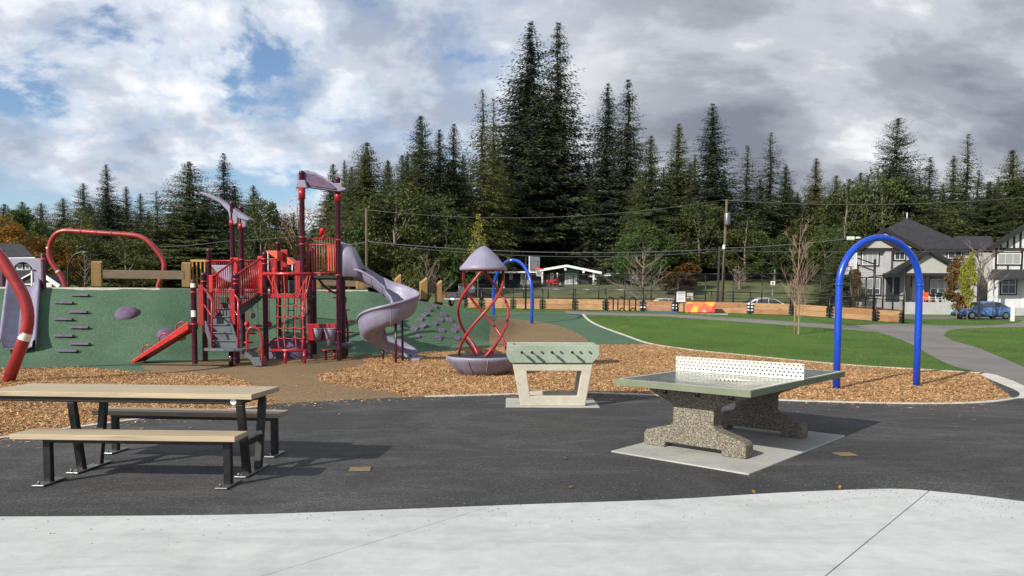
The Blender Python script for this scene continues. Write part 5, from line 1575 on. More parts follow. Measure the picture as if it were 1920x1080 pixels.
def hoop(base, zt, arm, bw, bh, face, label, rim_z, pole_r=.06):
    """pole with an arm reaching along 'arm', board facing 'face'"""
    base = Vector(base)
    root = thing('basketball_hoop', base, label, 'basketball hoop', 'basketball hoops on the court')
    MB().cyl(base + Vector((0, 0, -.05)), Vector((base.x, base.y, zt)), pole_r, 12).build('pole', M['black'], root)
    MB().box(base + Vector((0, 0, .02)), (.4, .4, .04)).build('base_plate', M['black'], root)
    arm = Vector(arm); face = Vector(face).normalized()
    e = Vector((base.x, base.y, rim_z + .25)) + arm
    for dz in (-.1, .25): MB().tube([Vector((base.x, base.y, rim_z + .1 + dz - .25)), e + Vector((0, 0, dz))], .035, 8).build('arm', M['black'], root)
    side = Vector((-face.y, face.x, 0))
    c = Vector((e.x, e.y, rim_z + bh / 2 - .15)) + face * .05
    pts = [c - side * bw / 2 - Vector((0, 0, bh / 2)), c + side * bw / 2 - Vector((0, 0, bh / 2)), c + side * bw / 2 + Vector((0, 0, bh / 2)), c - side * bw / 2 + Vector((0, 0, bh / 2))]
    bb = MB().prism(pts, face * .05).build('backboard', M['backboard'], root)
    sq = [(-.3, -.28), (.3, -.28), (.3, .17), (-.3, .17)]
    for i in range(4):
        p, q = sq[i], sq[(i + 1) % 4]
        MB().bar(c + face * .056 + side * p[0] + Vector((0, 0, p[1])), c + face * .056 + side * q[0] + Vector((0, 0, q[1])), .012, .04, face).build('target_line', M['siding'], bb)
    rc = c + face * .36; rc.z = rim_z
    ring = [rc + Vector((.23 * math.cos(2 * math.pi * k / 18), .23 * math.sin(2 * math.pi * k / 18), 0)) for k in range(18)]
    rim = MB().tube(ring, .03, 8, closed=True).build('rim', M['orange'], root)
    net = MB()
    for k in range(12):
        for s in (1, -1):
            p = [rc + Vector(((.22 - .1 * t) * math.cos(2 * math.pi * (k + s * t * 1.5) / 12), (.22 - .1 * t) * math.sin(2 * math.pi * (k + s * t * 1.5) / 12), -.42 * t)) for t in (0, .35, .7, 1)]
            net.tube(p, .006, 4, False)
    net.build('net', M['white'], rim, kind='stuff')
pb = on_line(985, FA, FB) + Vector((0, -.6, 0)); pb.z = h(pb.x, pb.y)
hoop(pb, AD(985, 478, pb.y).z, (.42, .05, 0), 1.0, .85, (.8, -.6, 0), 'basketball hoop with white backboard left of the bungalow', AD(1000, 505, pb.y + .5).z, .05)
pr = on_line(1644, FA, FB) + Vector((.3, 1.0, 0)); pr.z = h(pr.x, pr.y)
hoop(pr, AD(1644, 486, pr.y).z, (-.85, .5, 0), 1.1, .85, (-.97, .1, 0), 'basketball hoop with orange rim in front of the grey house', AD(1625, 499, pr.y).z, .06)

# bike racks, mural box, signs, gate ramp
for i, px in enumerate((1139, 1159, 1180)):
    q = on_line(px, FA, FB) + Vector((0, -1.0, 0)); q.z = h(q.x, q.y)
    root = thing('bike_rack', q, ('inverted U bike rack nearest the black gatepost', 'inverted U bike rack standing between the other two', 'inverted U bike rack farthest from the gate')[2 - i], 'bike rack', 'bike racks by the court fence')
    w, t = .17, .78
    pts = [q + Vector((-w, 0, -.05)), q + Vector((-w, 0, t - w))] + [q + Vector((-w * math.cos(math.pi * k / 8), 0, t - w + w * math.sin(math.pi * k / 8))) for k in range(1, 8)] + [q + Vector((w, 0, t - w)), q + Vector((w, 0, -.05))]
    MB().tube(pts, .035, 8).build('hoop', M['black'], root)
    for s in (-w, w): MB().cyl(q + Vector((s, 0, -.01)), q + Vector((s, 0, .015)), .08, 10).build('base_plate', M['galv'], root)
q0 = on_line(1208, FA, FB); q1 = on_line(1262, FA, FB)
MB().prism([q0 + Vector((0, -.9, -.04)), q1 + Vector((0, -.9, -.03)), q1 + Vector((0, .25, .0)), q0 + Vector((0, .25, .0))], (0, 0, .05)).build('blue_gate_ramp', M['court_blue'], kind='structure')
def mural_box():
    q = on_line(1304, FA, FB) + Vector((0, -1.0, 0)); q.z = h(q.x, q.y)
    root = thing('mural_box', q, 'long storage box with orange and pink painted mural beside the gate', 'storage box')
    wd, hg = 1.48, .56
    rz = math.atan2(fu.y, fu.x)
    MB().box(q + Vector((0, 0, .06 + hg / 2)), (wd, .6, hg), rz).build('body', M['mural'], root, bevel=.015)
    MB().box(q + Vector((0, 0, .06 + hg + .015)), (wd + .06, .66, .04), rz).build('lid', M['red_bright'], root, bevel=.01)
    for s in (-.55, .55): MB().box(q + Vector((s, -s * .43, .02)), (.14, .5, .09), rz).build('skid', M['black'], root)
    MB().box(q + Vector((.1, 0, -.03)), (wd + 1.1, 1.1, .07), rz).build('concrete_pad', M['conc_pad'], kind='structure')
mural_box()
def panel_sign(px, dy, y0, y1, w, label, mat, lines):
    q = on_line(px, FA, FB) + Vector((0, dy, 0)); q.z = h(q.x, q.y)
    zt, zb = AD(px, y0, q.y).z, AD(px, y1, q.y).z
    root = thing('notice_sign', q, label, 'sign')
    for s in (-w / 2 + .05, w / 2 - .05): MB().cyl(q + Vector((s, .04, 0)), Vector((q.x + s, q.y + .04, zt)), .025, 8).build('post', M['black'], root)
    pl = MB().box((q.x, q.y, (zt + zb) / 2), (w, .03, zt - zb)).build('plate', mat, root)
    for k in range(lines):
        z = zt - (zt - zb) * (.12 + .8 * k / lines)
        MB().box((q.x, q.y - .018, z), (w * (.78 if k else .9), .006, .05 if k == 0 else .018)).build('text_line', M['trim_dark'], pl)
panel_sign(1275, -.12, 547, 566, .46, 'white rules notice on posts above the mural box', M['white'], 6)
panel_sign(1297, .5, 549, 563, .34, 'smaller pale notice to the right of the white rules notice', M['conc_edge'], 0)

# ------------------------------------------------------------------ vehicles
def wheel(root, c, r, w, ax):
    ax = Vector(ax).normalized(); c = Vector(c)
    t = MB(); t.tube([c - ax * w / 2, c - ax * w * .38, c + ax * w * .38, c + ax * w / 2], [r * .9, r, r, r * .9], 20); o = t.build('wheel', M['tyre'], root)
    for s in (1, -1):
        MB().cyl(c + ax * (s * w * .5), c + ax * (s * (w * .5 + .012)), r * .62, 14).build('rim', M['chrome'], o)
def sedan(loc, rz, scale, paint_mat, label, group=None):
    """three-box car built in its own frame: x forward, y left"""
    loc = Vector(loc); root = thing('parked_car', loc, label, 'car', group)
    Rm = Matrix.Rotation(rz, 3, 'Z')
    def W(x, y, z): return loc + Rm @ Vector((x * scale, y * scale, z * scale))
    # cross sections along x : (x, half width, z bottom, z shoulder)
    body = [(-2.22, .62, .42, .72), (-2.15, .78, .30, .86), (-1.85, .85, .22, .96), (-1.2, .87, .18, .97), (0, .88, .18, .93), (.9, .87, .18, .92), (1.55, .85, .2, .84), (2.0, .8, .24, .72), (2.2, .68, .30, .60), (2.27, .5, .38, .52)]
    rows = []
    for x, w, zb, zs in body:
        rows.append([W(x, -w * .9, zb), W(x, -w, zb + .12), W(x, -w, (zb + zs) / 2), W(x, -w * .95, zs - .05), W(x, -w * .82, zs), W(x, 0, zs + .025), W(x, w * .82, zs), W(x, w * .95, zs - .05), W(x, w, (zb + zs) / 2), W(x, w, zb + .12), W(x, w * .9, zb)])
    m = MB(); m.grid(rows); m.add(rows[0], [tuple(range(11))]); m.add(rows[-1], [tuple(reversed(range(11)))]); m.build('body', paint_mat, root)
    cab = [(-1.75, .70, .95, .96), (-1.05, .66, .94, 1.36), (-.5, .64, .94, 1.44), (.1, .64, .92, 1.44), (.45, .66, .92, 1.37), (1.25, .72, .88, .90)]
    rows = []
    for x, w, zb, zt in cab:
        f = min(1, (zt - zb) / .45)
        rows.append([W(x, -w - .1, zb), W(x, -w + .02 * f, zb + (zt - zb) * .88), W(x, -w * .8, zt), W(x, 0, zt + .02), W(x, w * .8, zt), W(x, w - .02 * f, zb + (zt - zb) * .88), W(x, w + .1, zb)])
    MB().grid(rows).build('roof', paint_mat, root)
    for s in (-1, 1):
        def side(x, z, o=.012):
            # on the slanting cabin side
            t = (z - .93) / (1.44 - .93); w = .76 - .11 * t; return W(x, s * (w + o), z)
        for quad in (((-1.5, .99), (-.52, .99), (-.52, 1.35), (-1.0, 1.32)), ((-.46, .99), (.42, .98), (.28, 1.33), (-.46, 1.36)), ((.48, .98), (1.0, .95), (.55, 1.2), (.4, 1.29))):
            MB().add([side(x, z) for x, z in quad], [(0, 1, 2, 3)] if s < 0 else [(3, 2, 1, 0)]).build('side_window', M['glass'], root)
        for x in (-1.35, 1.4): wheel(root, W(x, s * .80, .31), .31 * scale, .2 * scale, Rm @ Vector((0, s, 0)))
        MB().ball(W(2.05, s * .62, .62), .13 * scale, 10, 6, (1, 1, .6)).build('headlight', M['lamp_clear'], root)
        MB().ball(W(-2.14, s * .62, .78), .12 * scale, 10, 6, (.6, 1, .8)).build('tail_light', M['lamp_red'], root)
        MB().ball(W(.75, s * .98, .98), .1 * scale, 8, 6, (.7, 1, .7)).build('mirror', paint_mat, root)
        for x in (-.42, .5): MB().box(W(x - .2, s * .892, .8), (.16, .03, .03), rz).build('door_handle', paint_mat, root)
        MB().box(W(-.05, s * .885, .26), (1.9 * scale, .03, .05), rz).build('sill_trim', M['black'], root)
    for quad in (((.5, 1.36), (1.22, .925)), ((-1.08, 1.33), (-1.7, .985))):
        (xa, za), (xb, zb) = quad; sx = .02 if xa > 0 else -.02
        MB().add([W(xa + sx, -.52, za + .012), W(xa + sx, .52, za + .012), W(xb + sx, .62, zb + .012), W(xb + sx, -.62, zb + .012)], [(0, 1, 2, 3)]).build('windscreen', M['glass'], root)
    for x in (2.24, -2.2): MB().box(W(x, 0, .36), (.1, 1.2 * scale, .12), rz).build('bumper', M['black'] if x > 0 else paint_mat, root, bevel=.02)
    MB().box(W(-2.225, 0, .62), (.02, .42, .12), rz).build('number_plate', M['white'], root)
    return root
cb = AD(1842, 592, 61.8); cbz = h(cb.x, cb.y)
sedan((cb.x, cb.y, cbz), math.pi, 1.02, M['car_blue'], 'metallic blue sedan parked in front of the grey house')
w1 = onG(1238, 61.0); w2 = onG(1422, 60.6)
sedan(w1, math.pi, 1.0, M['car_white'], 'white car behind the court gate, only its roof showing', 'white cars parked along the road')
sedan(w2, math.pi, 1.08, M['car_white'], 'white car right of the utility pole, only its roof showing', 'white cars parked along the road')
def pickup():
    q = onG(880, 66.5); rz = R(62); loc = q
    root = thing('pickup_truck', loc, 'dark pickup truck with chrome bumper seen from behind beside the mound', 'truck')
    Rm = Matrix.Rotation(rz, 3, 'Z')
    def W(x, y, z): return loc + Rm @ Vector((x, y, z))
    MB().prism([W(-2.6, -.92, .55), W(-2.6, .92, .55), W(2.6, .92, .55), W(2.6, -.92, .55)], (0, 0, .2)).build('chassis', M['car_dark'], root)
    for s in (-1, 1):
        MB().prism([W(-2.6, s * .92, .6), W(-.5, s * .92, .6), W(-.5, s * .92, 1.2), W(-2.6, s * .92, 1.2)], Rm @ Vector((0, -s * .08, 0))).build('bed_side', M['car_dark'], root, bevel=.03)
        for x in (-1.7, 1.75): wheel(root, W(x, s * .84, .38), .38, .24, Rm @ Vector((0, s, 0)))
        MB().box(W(-2.63, s * .84, 1.0), (.06, .14, .36), rz).build('tail_light', M['lamp_red'], root, bevel=.01)
        MB().box(W(.55, s * 1.05, 1.35), (.1, .2, .24), rz).build('mirror', M['car_dark'], root, bevel=.02)
    MB().prism([W(-2.62, -.78, .78), W(-2.62, .78, .78), W(-2.62, .78, 1.2), W(-2.62, -.78, 1.2)], Rm @ Vector((.07, 0, 0))).build('tailgate', M['car_dark'], root, bevel=.02)
    MB().box(W(-2.72, 0, .62), (.18, 1.84, .2), rz).build('bumper', M['chrome'], root, bevel=.04)
    MB().box(W(-2.825, 0, .64), (.02, .34, .15), rz).build('number_plate', M['white'], root)
    MB().prism([W(-.5, -.9, .7), W(2.6, -.9, .7), W(2.6, -.9, 1.1), W(1.3, -.9, 1.2), (W(.5, -.78, 1.82)), W(-.3, -.78, 1.84), W(-.5, -.82, 1.2)], Rm @ Vector((0, 1.76, 0))).build('cab', M['car_dark'], root, bevel=.06)
    MB().add([W(-.52, -.66, 1.26), W(-.52, .66, 1.26), W(-.345, .62, 1.76), W(-.345, -.62, 1.76)], [(0, 1, 2, 3)]).build('rear_window', M['glass'], root)
    for y in (-.75, .75): MB().cyl(W(-.62, y, 1.2), W(-.62, y, 1.95), .03, 8).build('rack_post', M['galv'], root)
    MB().tube([W(-.62, -.8, 1.95), W(-.62, .8, 1.95)], .03, 8).build('ladder_rack', M['galv'], root)
    MB().tube([W(-2.4, -.85, 1.9), W(1.5, -.85, 1.95)], .025, 8).build('ladder_rack', M['galv'], root)
    MB().cyl(W(-2.3, -.85, 1.15), W(-2.3, -.85, 1.9), .03, 8).build('rack_post', M['galv'], root)
pickup()

# ------------------------------------------------------------------ houses
def rect(D, x0, y0, x1, y1, t=.1, back=True):
    a = AD(x0, y0, D); b = AD(x1, y1, D)
    return MB().box(((a.x + b.x) / 2, D + t / 2, (a.z + b.z) / 2), (abs(b.x - a.x), t, abs(a.z - b.z)))
def rect_s(D, x0, y0, x1, y1, t, sh):
    a = AD(x0, y0, D); b = AD(x1, y1, D)
    return MB().prism([(a.x, D, b.z), (b.x, D, b.z), (b.x, D, a.z), (a.x, D, a.z)], (sh * t, t, 0))
def poly(D, pts, t=.1):
    return MB().prism([AD(x, y, D) for x, y in pts], (0, t, 0))
def window(root, D, x0, y0, x1, y1, cols=2, rows_=1, trim=None, blind=False, split=None):
    """white framed window standing a little proud of the wall at depth D"""
    if trim is not None:
        rect(D - .05, x0 - 2.2, y0 - 2.2, x1 + 2.2, y1 + 2.4, .06).build('surround', trim, root)
    w = rect(D - .09, x0, y0, x1, y1, .05).build('window', M['white'], root)
    bx = 1.5
    xs = np.linspace(x0 + bx * .4, x1 - bx * .4, cols + 1); ys = [y0 + bx * .4] + ([split] if split else []) + [y1 - bx * .4]
    for r in range(len(ys) - 1):
        for c in range(cols):
            mt = M['curtain'] if (blind and r == 0) else M['glass']
            rect(D - .105, xs[c] + bx * .55, ys[r] + bx * .5, xs[c + 1] - bx * .55, ys[r + 1] - bx * .5, .012).build('pane', mt, w)
    return w
def roof_slab(root, pts3, th, mat, name='roof', par=None):
    """sloping roof plane given by 3-D corner points"""
    m = MB(); P = [Vector(p) for p in pts3]; k = len(P)
    dn = Vector((0, 0, -th)); m.add(P + [p + dn for p in P], [tuple(range(k)), tuple(reversed(range(k, 2 * k)))] + [(i, k + i, k + (i + 1) % k, (i + 1) % k) for i in range(k)])
    return m.build(name, mat, par or root)
def siding(root, D, x0, y0, x1, y1, n, mat):
    for i in range(n):
        ya = y0 + (y1 - y0) * i / n; yb = y0 + (y1 - y0) * (i + 1) / n
        a = AD(x0, ya, D); b = AD(x1, yb, D)
        vs = [(a.x, D - .03, b.z), (b.x, D - .03, b.z), (b.x, D - .003, a.z), (a.x, D - .003, a.z), (a.x, D, b.z), (b.x, D, b.z)]
        MB().add(vs, [(0, 1, 2, 3), (4, 5, 1, 0)]).build('siding_board', mat, root)
def grey_house():
    D = 72.0; base = AD(1700, 585, D)
    root = thing('grey_house', (base.x, D, h(base.x, D)), 'two storey grey house with dark hip roof and brown trim behind the blue arch', 'house')
    zb = h(base.x, D) - .5; zp = AD(1700, 600, D)
    rect_s(D, 1593, 466, 1830, 590, 6, .46).build('wall', M['siding'], root)
    siding(root, D, 1593, 470, 1700, 570, 22, M['siding'])
    siding(root, D, 1770, 468, 1828, 500, 8, M['siding'])
    # left bay, a little forward, with its own gable
    rect(D - .5, 1660, 470, 1670, 512, .5).build('pilaster', M['siding'], root)
    rect(D - .12, 1594, 464, 1690, 469, .12).build('trim', M['trim_dark'], root)
    rect(D - .1, 1603, 468, 1606, 512, .1).build('trim', M['trim_dark'], root)
    rect(D - .1, 1663.5, 468, 1666.5, 512, .1).build('trim', M['trim_dark'], root)
    poly(D - .02, [(1594, 465), (1641, 443), (1690, 465)], .1).build('gable_panel', M['stucco'], root)
    for a, b in (((1590, 468), (1641, 444)), ((1641, 444), (1684, 467.5))):
        MB().bar(AD(*a, D - .3), AD(*b, D - .3), .6, .28).build('barge_board', M['trim_dark'], root)
    # roofs
    pk = AD(1700.6, 409, D + 3); l0 = AD(1588, 466, D - .4); r0 = AD(1833, 466, D - .4)
    lb = Vector((l0.x + 3.2, D + 6.8, l0.z)); rb = Vector((r0.x + 3.4, D + 6.8, r0.z)); pk2 = Vector((pk.x + .2, D + 3.4, pk.z))
    roof = roof_slab(root, [l0, r0, pk], .2, M['roof'])
    roof_slab(root, [r0, rb, pk2, pk], .2, M['roof'])
    roof_slab(root, [rb, lb, pk2], .2, M['roof']); roof_slab(root, [lb, l0, pk, pk2], .2, M['roof'])
    gp_, gl, gr = AD(1657, 428, D - .6), AD(1612, 465, D - .6), AD(1728, 466, D - .6)
    bk = Vector((1.9, 4.0, 0))
    roof_slab(root, [gl, gp_, gp_ + bk, gl + bk], .16, M['roof']); roof_slab(root, [gp_, gr, gr + bk, gp_ + bk], .16, M['roof'])
    for a, b in ((gl, gp_), (gp_, gr)): MB().bar(a + Vector((0, -.05, -.12)), b + Vector((0, -.05, -.12)), .12, .34).build('barge_board', M['trim_dark'], root)
    poly(D - .5, [(1622, 465), (1657, 436), (1712, 465)], .12).build('gable_panel', M['stucco'], root)
    MB().bar(l0 + Vector((0, -.05, -.15)), r0 + Vector((0, -.05, -.15)), .14, .22).build('gutter', M['trim_dark'], root)
    MB().cyl(pk + Vector((0, 0, -.3)), pk + Vector((0, 0, .55)), .04, 8).build('roof_vent', M['white'], root)
    # rear right wing
    roof_slab(root, [AD(1786, 470, D + 6), AD(1868, 470, D + 6), AD(1858, 442.5, D + 10), AD(1788, 443, D + 10)], .2, M['roof'])
    rect(D + 6, 1826, 470, 1862, 590, 4).build('wall', M['siding'], root)
    # porch gable and posts
    Dp = D - 1.6
    poly(Dp, [(1700, 512), (1741, 471.5), (1795, 512)], .12).build('gable_panel', M['stucco'], root)
    a, b, c = AD(1657, 519, Dp - .3), AD(1741, 470, Dp - .3), AD(1799, 503, Dp - .3)
    for p, q in ((a, b), (b, c)):
        MB().bar(p, q, .5, .34).build('barge_board', M['trim_dark'], root); 
        roof_slab(root, [p + Vector((0, -.1, .2)), q + Vector((0, -.1, .2)), q + Vector((.9, 1.9, .2)), p + Vector((.9, 1.9, .2))], .08, M['roof'])
    rect(Dp - .05, 1700, 512, 1798, 517.5, .3).build('porch_beam', M['trim_dark'], root)
    for x in (1702, 1737): rect(Dp, x, 517, x + 4, 567, .3).build('porch_post', M['trim_dark'], root)
    rect(Dp - .02, 1680, 566.5, 1800, 590, 1.6).build('porch_floor', M['wall_grey'], root)
    # entry recess
    rect(D - .06, 1662, 519, 1686, 567, .05).build('front_door', M['charcoal'], root)
    rect(D - .06, 1702, 519, 1709, 565, .05).build('sidelight', M['glass'], root)
    # windows
    window(root, D - .03, 1617, 470.5, 1646.6, 497, 3, trim=M['trim_dark'], blind=True)
    window(root, D - .03, 1678, 470.5, 1696.5, 487, 2, trim=M['trim_dark'])
    window(root, D - .03, 1778, 468.5, 1803.5, 484.5, 2, trim=M['trim_dark'])
    window(root, D - .03, 1610, 521.6, 1650, 552, 3, trim=M['trim_dark'], blind=True, split=541)
    window(root, D - .03, 1744.5, 522.5, 1786, 552, 3, trim=M['trim_dark'], blind=True, split=541)
    return root
grey_house()
def tudor():
    D = 70.0; q = AD(1900, 590, D)
    root = thing('half_timbered_house', (q.x, D, h(q.x, D)), 'pale grey house with dark half timbering at the right edge', 'house')
    rect_s(D, 1862, 462, 2040, 590, 8, .64).build('wall', M['siding_light'], root)
    poly(D - .02, [(1862, 462), (1950, 410), (2038, 462)], .2).build('gable_wall', M['siding_light'], root)
    for a, b in (((1853, 468), (1950, 408)), ((1950, 408), (2050, 466))):
        p, q = AD(*a, D - .5), AD(*b, D - .5)
        MB().bar(p, q, .5, .34).build('barge_board', M['trim_dark'], root)
        roof_slab(root, [p + Vector((0, -.1, .35)), q + Vector((0, -.1, .35)), q + Vector((5.3, 8, .35)), p + Vector((5.3, 8, .35))], .2, M['roof'])
    for x in (1876, 1889, 1901, 1913): 
        yt = 462 - (x - 1862) * .59; rect(D - .08, x, yt, x + 2.2, 464, .08).build('timber', M['trim_dark'], root)
    rect(D - .09, 1862, 464.5, 1935, 470, .09).build('timber', M['trim_dark'], root)
    for x in (1867, 1915): rect(D - .08, x, 470, x + 2.2, 505, .08).build('timber', M['trim_dark'], root)
    rect(D - .08, 1889, 498, 1891.4, 505, .08).build('timber', M['trim_dark'], root)
    roof_slab(root, [AD(1852, 521, D - 2.2), AD(1990, 521, D - 2.2), AD(1990, 505, D), AD(1860, 505, D)], .15, M['roof'], 'porch_roof')
    window(root, D - .03, 1870.5, 474.5, 1914, 495.5, 3, trim=M['trim_dark'], blind=True)
    window(root, D - .03, 1878.5, 523.5, 1904.5, 551, 2, trim=M['trim_dark'], split=534)
    rect(D - .05, 1918, 525, 1932, 584, .05).build('front_door', M['white'], root)
    for x in (1855.5, 1868): rect(D - 2.1, x, 521, x + 2, 585, .2).build('porch_post', M['siding_light'], root)
    rect(D - 2.2, 1862, 577, 1935, 592, 2.2).build('porch_step', M['wall_grey'], root)
tudor()
# retaining wall and odds and ends on the porch terrace
def terrace():
    D = 68.3; q = AD(1766, 585, D)
    root = thing('retaining_wall', (q.x, D, h(q.x, D)), 'low pale grey retaining wall with a thin rail before the grey house', 'wall')
    rect(D, 1604, 566, 1806, 590, .3).build('wall_block', M['wall_grey'], root)
    for x in range(1730, 1806, 12): 
        a = AD(x, 566, D + .15); MB().cyl(a, a + Vector((0, 0, .55)), .02, 6).build('rail_post', M['white'], root)
    for y in (558, 562): MB().tube([AD(1730, y, D + .15), AD(1804, y, D + .15)], .02, 6).build('rail', M['siding_light'], root)
    D2 = 69.6
    def item(name, px, py, label, cat, build):
        q = AD(px, py, D2); root = thing(name, q, label, cat); build(root, q)
    def chair(col):
        def f(root, q):
            MB().box(q + Vector((0, 0, .42)), (.55, .5, .06)).build('seat', col, root, bevel=.02)
            MB().box(q + Vector((0, .25, .75)), (.55, .06, .6)).build('backrest', col, root, bevel=.02)
            for sx in (-.24, .24):
                for sy in (-.2, .2): MB().cyl(q + Vector((sx, sy, 0)), q + Vector((sx, sy, .4)), .025, 6).build('leg', col, root)
        return f
    item('patio_chair', 1738, 569, 'bright orange patio chair on the porch', 'chair', chair(M['orange']))
    item('patio_chair', 1768, 569, 'green patio chair on the porch under the window', 'chair', chair(M['green_pl']))
    def bbq(root, q):
        MB().box(q + Vector((0, 0, .62)), (.8, .45, .3)).build('body', M['black'], root, bevel=.04)
        MB().tube([q + Vector((-.38, 0, .8)), q + Vector((.38, 0, .8))], .22, 14).build('lid', M['black'], root)
        for sx in (-.33, .33): MB().box(q + Vector((sx, 0, .24)), (.06, .4, .48)).build('leg', M['black'], root)
    item('barbecue', 1757, 569, 'black barbecue grill standing between the patio chairs', 'barbecue', bbq)
    def bin_(root, q):
        MB().tube([q, q + Vector((0, 0, .85))], [.24, .3], 12).build('body', M['cloth_dark'], root)
        MB().tube([q + Vector((0, 0, .85)), q + Vector((0, 0, .93))], [.32, .3], 12).build('lid', M['red'], root)
    item('bin', 1788, 569, 'dark bin with red lid at the right end of the porch', 'bin', bin_)
terrace()
def bungalow():
    D = 96.0; q = AD(1040, 545, D); zb = h(q.x, D)
    root = thing('bungalow', (q.x, D, zb), 'low charcoal bungalow with white fascia roof and teal panels behind the court', 'house')
    rect(D, 900, 511, 1104, 552, 8).build('wall', M['charcoal'], root)
    poly(D - .02, [(1006, 511), (1062.7, 500), (1126, 513), (1104, 513)], .2).build('gable_wall', M['charcoal'], root)
    rect(D - .1, 1058, 505, 1085, 546, .1).build('teal_panel', M['teal'], root)
    window(root, D - .12, 1060, 513, 1082, 533, 3, blind=True)
    rect(D - .08, 1031.5, 512, 1038.5, 529, .08).build('door_panel', M['white'], root)
    for y in (515.5, 521): rect(D - .1, 1034, y, 1036, y + 2.2, .02).build('door_light', M['glass'], root)
    rect(D - .08, 1021, 513, 1031, 545, .05).build('front_door', M['trim_dark'], root)
    window(root, D - .03, 976, 513, 993, 535, 2, blind=True)
    rect(D - .06, 976, 535, 993, 545, .06).build('teal_panel', M['teal'], root)
    window(root, D - .03, 955.5, 513, 961, 524, 1)
    window(root, D - .03, 925, 513, 933, 535, 2, blind=True)
    rect(D - .06, 925, 535, 933, 545, .06).build('teal_panel', M['teal'], root)
    pk = AD(1062.7, 498.5, D - 1.8); lf = AD(1004, 508, D - 1.8); rt = AD(1128, 512, D - 1.8); bk = Vector((0, 10, 0))
    for a, b in ((lf, pk), (pk, rt)):
        roof_slab(root, [a + Vector((0, 0, .1)), b + Vector((0, 0, .1)), b + bk + Vector((0, 0, .1)), a + bk + Vector((0, 0, .1))], .12, M['white'])
        MB().bar(a + Vector((0, -.04, 0)), b + Vector((0, -.04, 0)), .1, .3).build('fascia', M['white'], root)
    a = AD(898, 509.5, D - 1.2); b = AD(1006, 508.5, D - 1.2)
    roof_slab(root, [a, b, b + bk, a + bk], .2, M['white'])
    for x, y in ((1016.5, 509), (1113, 513)):
        q0 = AD(x, y, D - 1.7); MB().bar(q0, Vector((q0.x, q0.y, zb - .3)), .22, .22, (1, 0, 0)).build('post', M['white'], root)
    for x in (1060, 1094): MB().box(AD(x, 505 if x < 1080 else 510, D - 1.95), (.25, .3, .25)).build('beam_end', M['white'], root)
    # carport
    c0, c1, c2 = AD(1104, 517, D - 1), AD(1158, 513.5, D - 1), AD(1198, 521.5, D - 1)
    for p, q2 in ((c0, c1), (c1, c2)):
        roof_slab(root, [p, q2, q2 + Vector((0, 7, 0)), p + Vector((0, 7, 0))], .14, M['white'], 'carport_roof')
        MB().bar(p + Vector((0, -.05, -.05)), q2 + Vector((0, -.05, -.05)), .1, .28).build('fascia', M['white'], root)
    for x in (1117, 1192):
        q0 = AD(x, 519, D - .8); MB().bar(q0, Vector((q0.x, q0.y, h(q0.x, q0.y) - .2)), .16, .16, (1, 0, 0)).build('carport_post', M['white'], root)
    rect(D - .05, 939, 532.5, 946, 544, .3).build('meter_box', M['white'], root)
bungalow()
def left_house():
    D = 58.0; q = AD(30, 560, D); zb = h(q.x, D)
    root = thing('dark_house', (q.x, D, zb), 'dark house with white trim behind the mound slide at the left edge', 'house')
    rect(D, -60, 483, 60, 580, 2.2).build('wall', M['charcoal'], root)
    roof_slab(root, [AD(-80, 486, D - .6), AD(66, 484, D - .6), AD(40, 457, D + 2.0), AD(-60, 455, D + 2.0)], .25, M['roof'])
    MB().bar(AD(-80, 487, D - .65), AD(66, 485, D - .65), .1, .22).build('gutter', M['white'], root)
    for x0, x1 in ((31, 42.5), (46.5, 56)): window(root, D - .03, x0, 495, x1, 505, 1, trim=None)
    for a, b in (((22, 533), (60, 512)), ((22, 533), (60, 533)), ((22, 541), (60, 541)), ((60, 505), (60, 545))):
        MB().bar(AD(*a, D - .12), AD(*b, D - .12), .08, .14, (0, 1, 0)).build('white_batten', M['white'], root)
    # lean-to with white barge
    rect(D - 1, 62, 530, 98, 580, 1.2).build('garage_wall', M['siding_light'], root)
    p, q2 = AD(84, 518, D - 1.4), AD(111, 537, D - 1.4)
    MB().bar(p, q2, .1, .3).build('barge_board', M['white'], root)
    roof_slab(root, [p + Vector((0, 0, .2)), q2 + Vector((0, 0, .2)), q2 + Vector((0, 1.5, .2)), p + Vector((0, 1.5, .2))], .1, M['roof'])
left_house()

# ------------------------------------------------------------------ street furniture
def utility_pole(px, top, bot, D, r, label, mat, cross=False, transformer=False, lean=0):
    q = onG(px, D); zt = AD(px, top, D).z
    root = thing('utility_pole', q, label, 'utility pole', 'utility poles along the road')
    MB().tube([q + Vector((0, 0, -.3)), Vector((q.x + lean, q.y, zt))], [r, r * .72], 12).build('pole', mat, root)
    if cross: MB().bar((q.x - 1.1 + lean, q.y - .2, zt - .7), (q.x + 1.1 + lean, q.y - .2, zt - .7), .1, .12).build('crossarm', M['pole'], root)
    if transformer:
        c = Vector((q.x - .05 + lean, q.y - .4, AD(px, 412, D).z))
        m = MB(); m.lathe([(.001, -.5), (.24, -.48), (.26, -.4), (.26, .4), (.22, .5), (.001, .52)], c, 14); m.build('transformer', M['galv'], root)
        for zz in (462, 466): MB().ball(Vector((q.x, q.y - .3, AD(px, zz, D).z)), .12, 8, 6).build('insulator', M['white'], root)
    return Vector((q.x + lean, q.y, zt))
t1 = utility_pole(688, 391, 560, 60, .13, 'short wooden utility pole behind the spiral slide', M['pole'])
t2 = utility_pole(1352.5, 374, 560, 59.5, .13, 'tall wooden utility pole with a transformer beside the road', M['pole'], transformer=True, lean=.25)
utility_pole(1344, 462, 560, 58.7, .10, 'dark shorter pole standing just left of the transformer pole', M['pole_dark'], lean=.1)
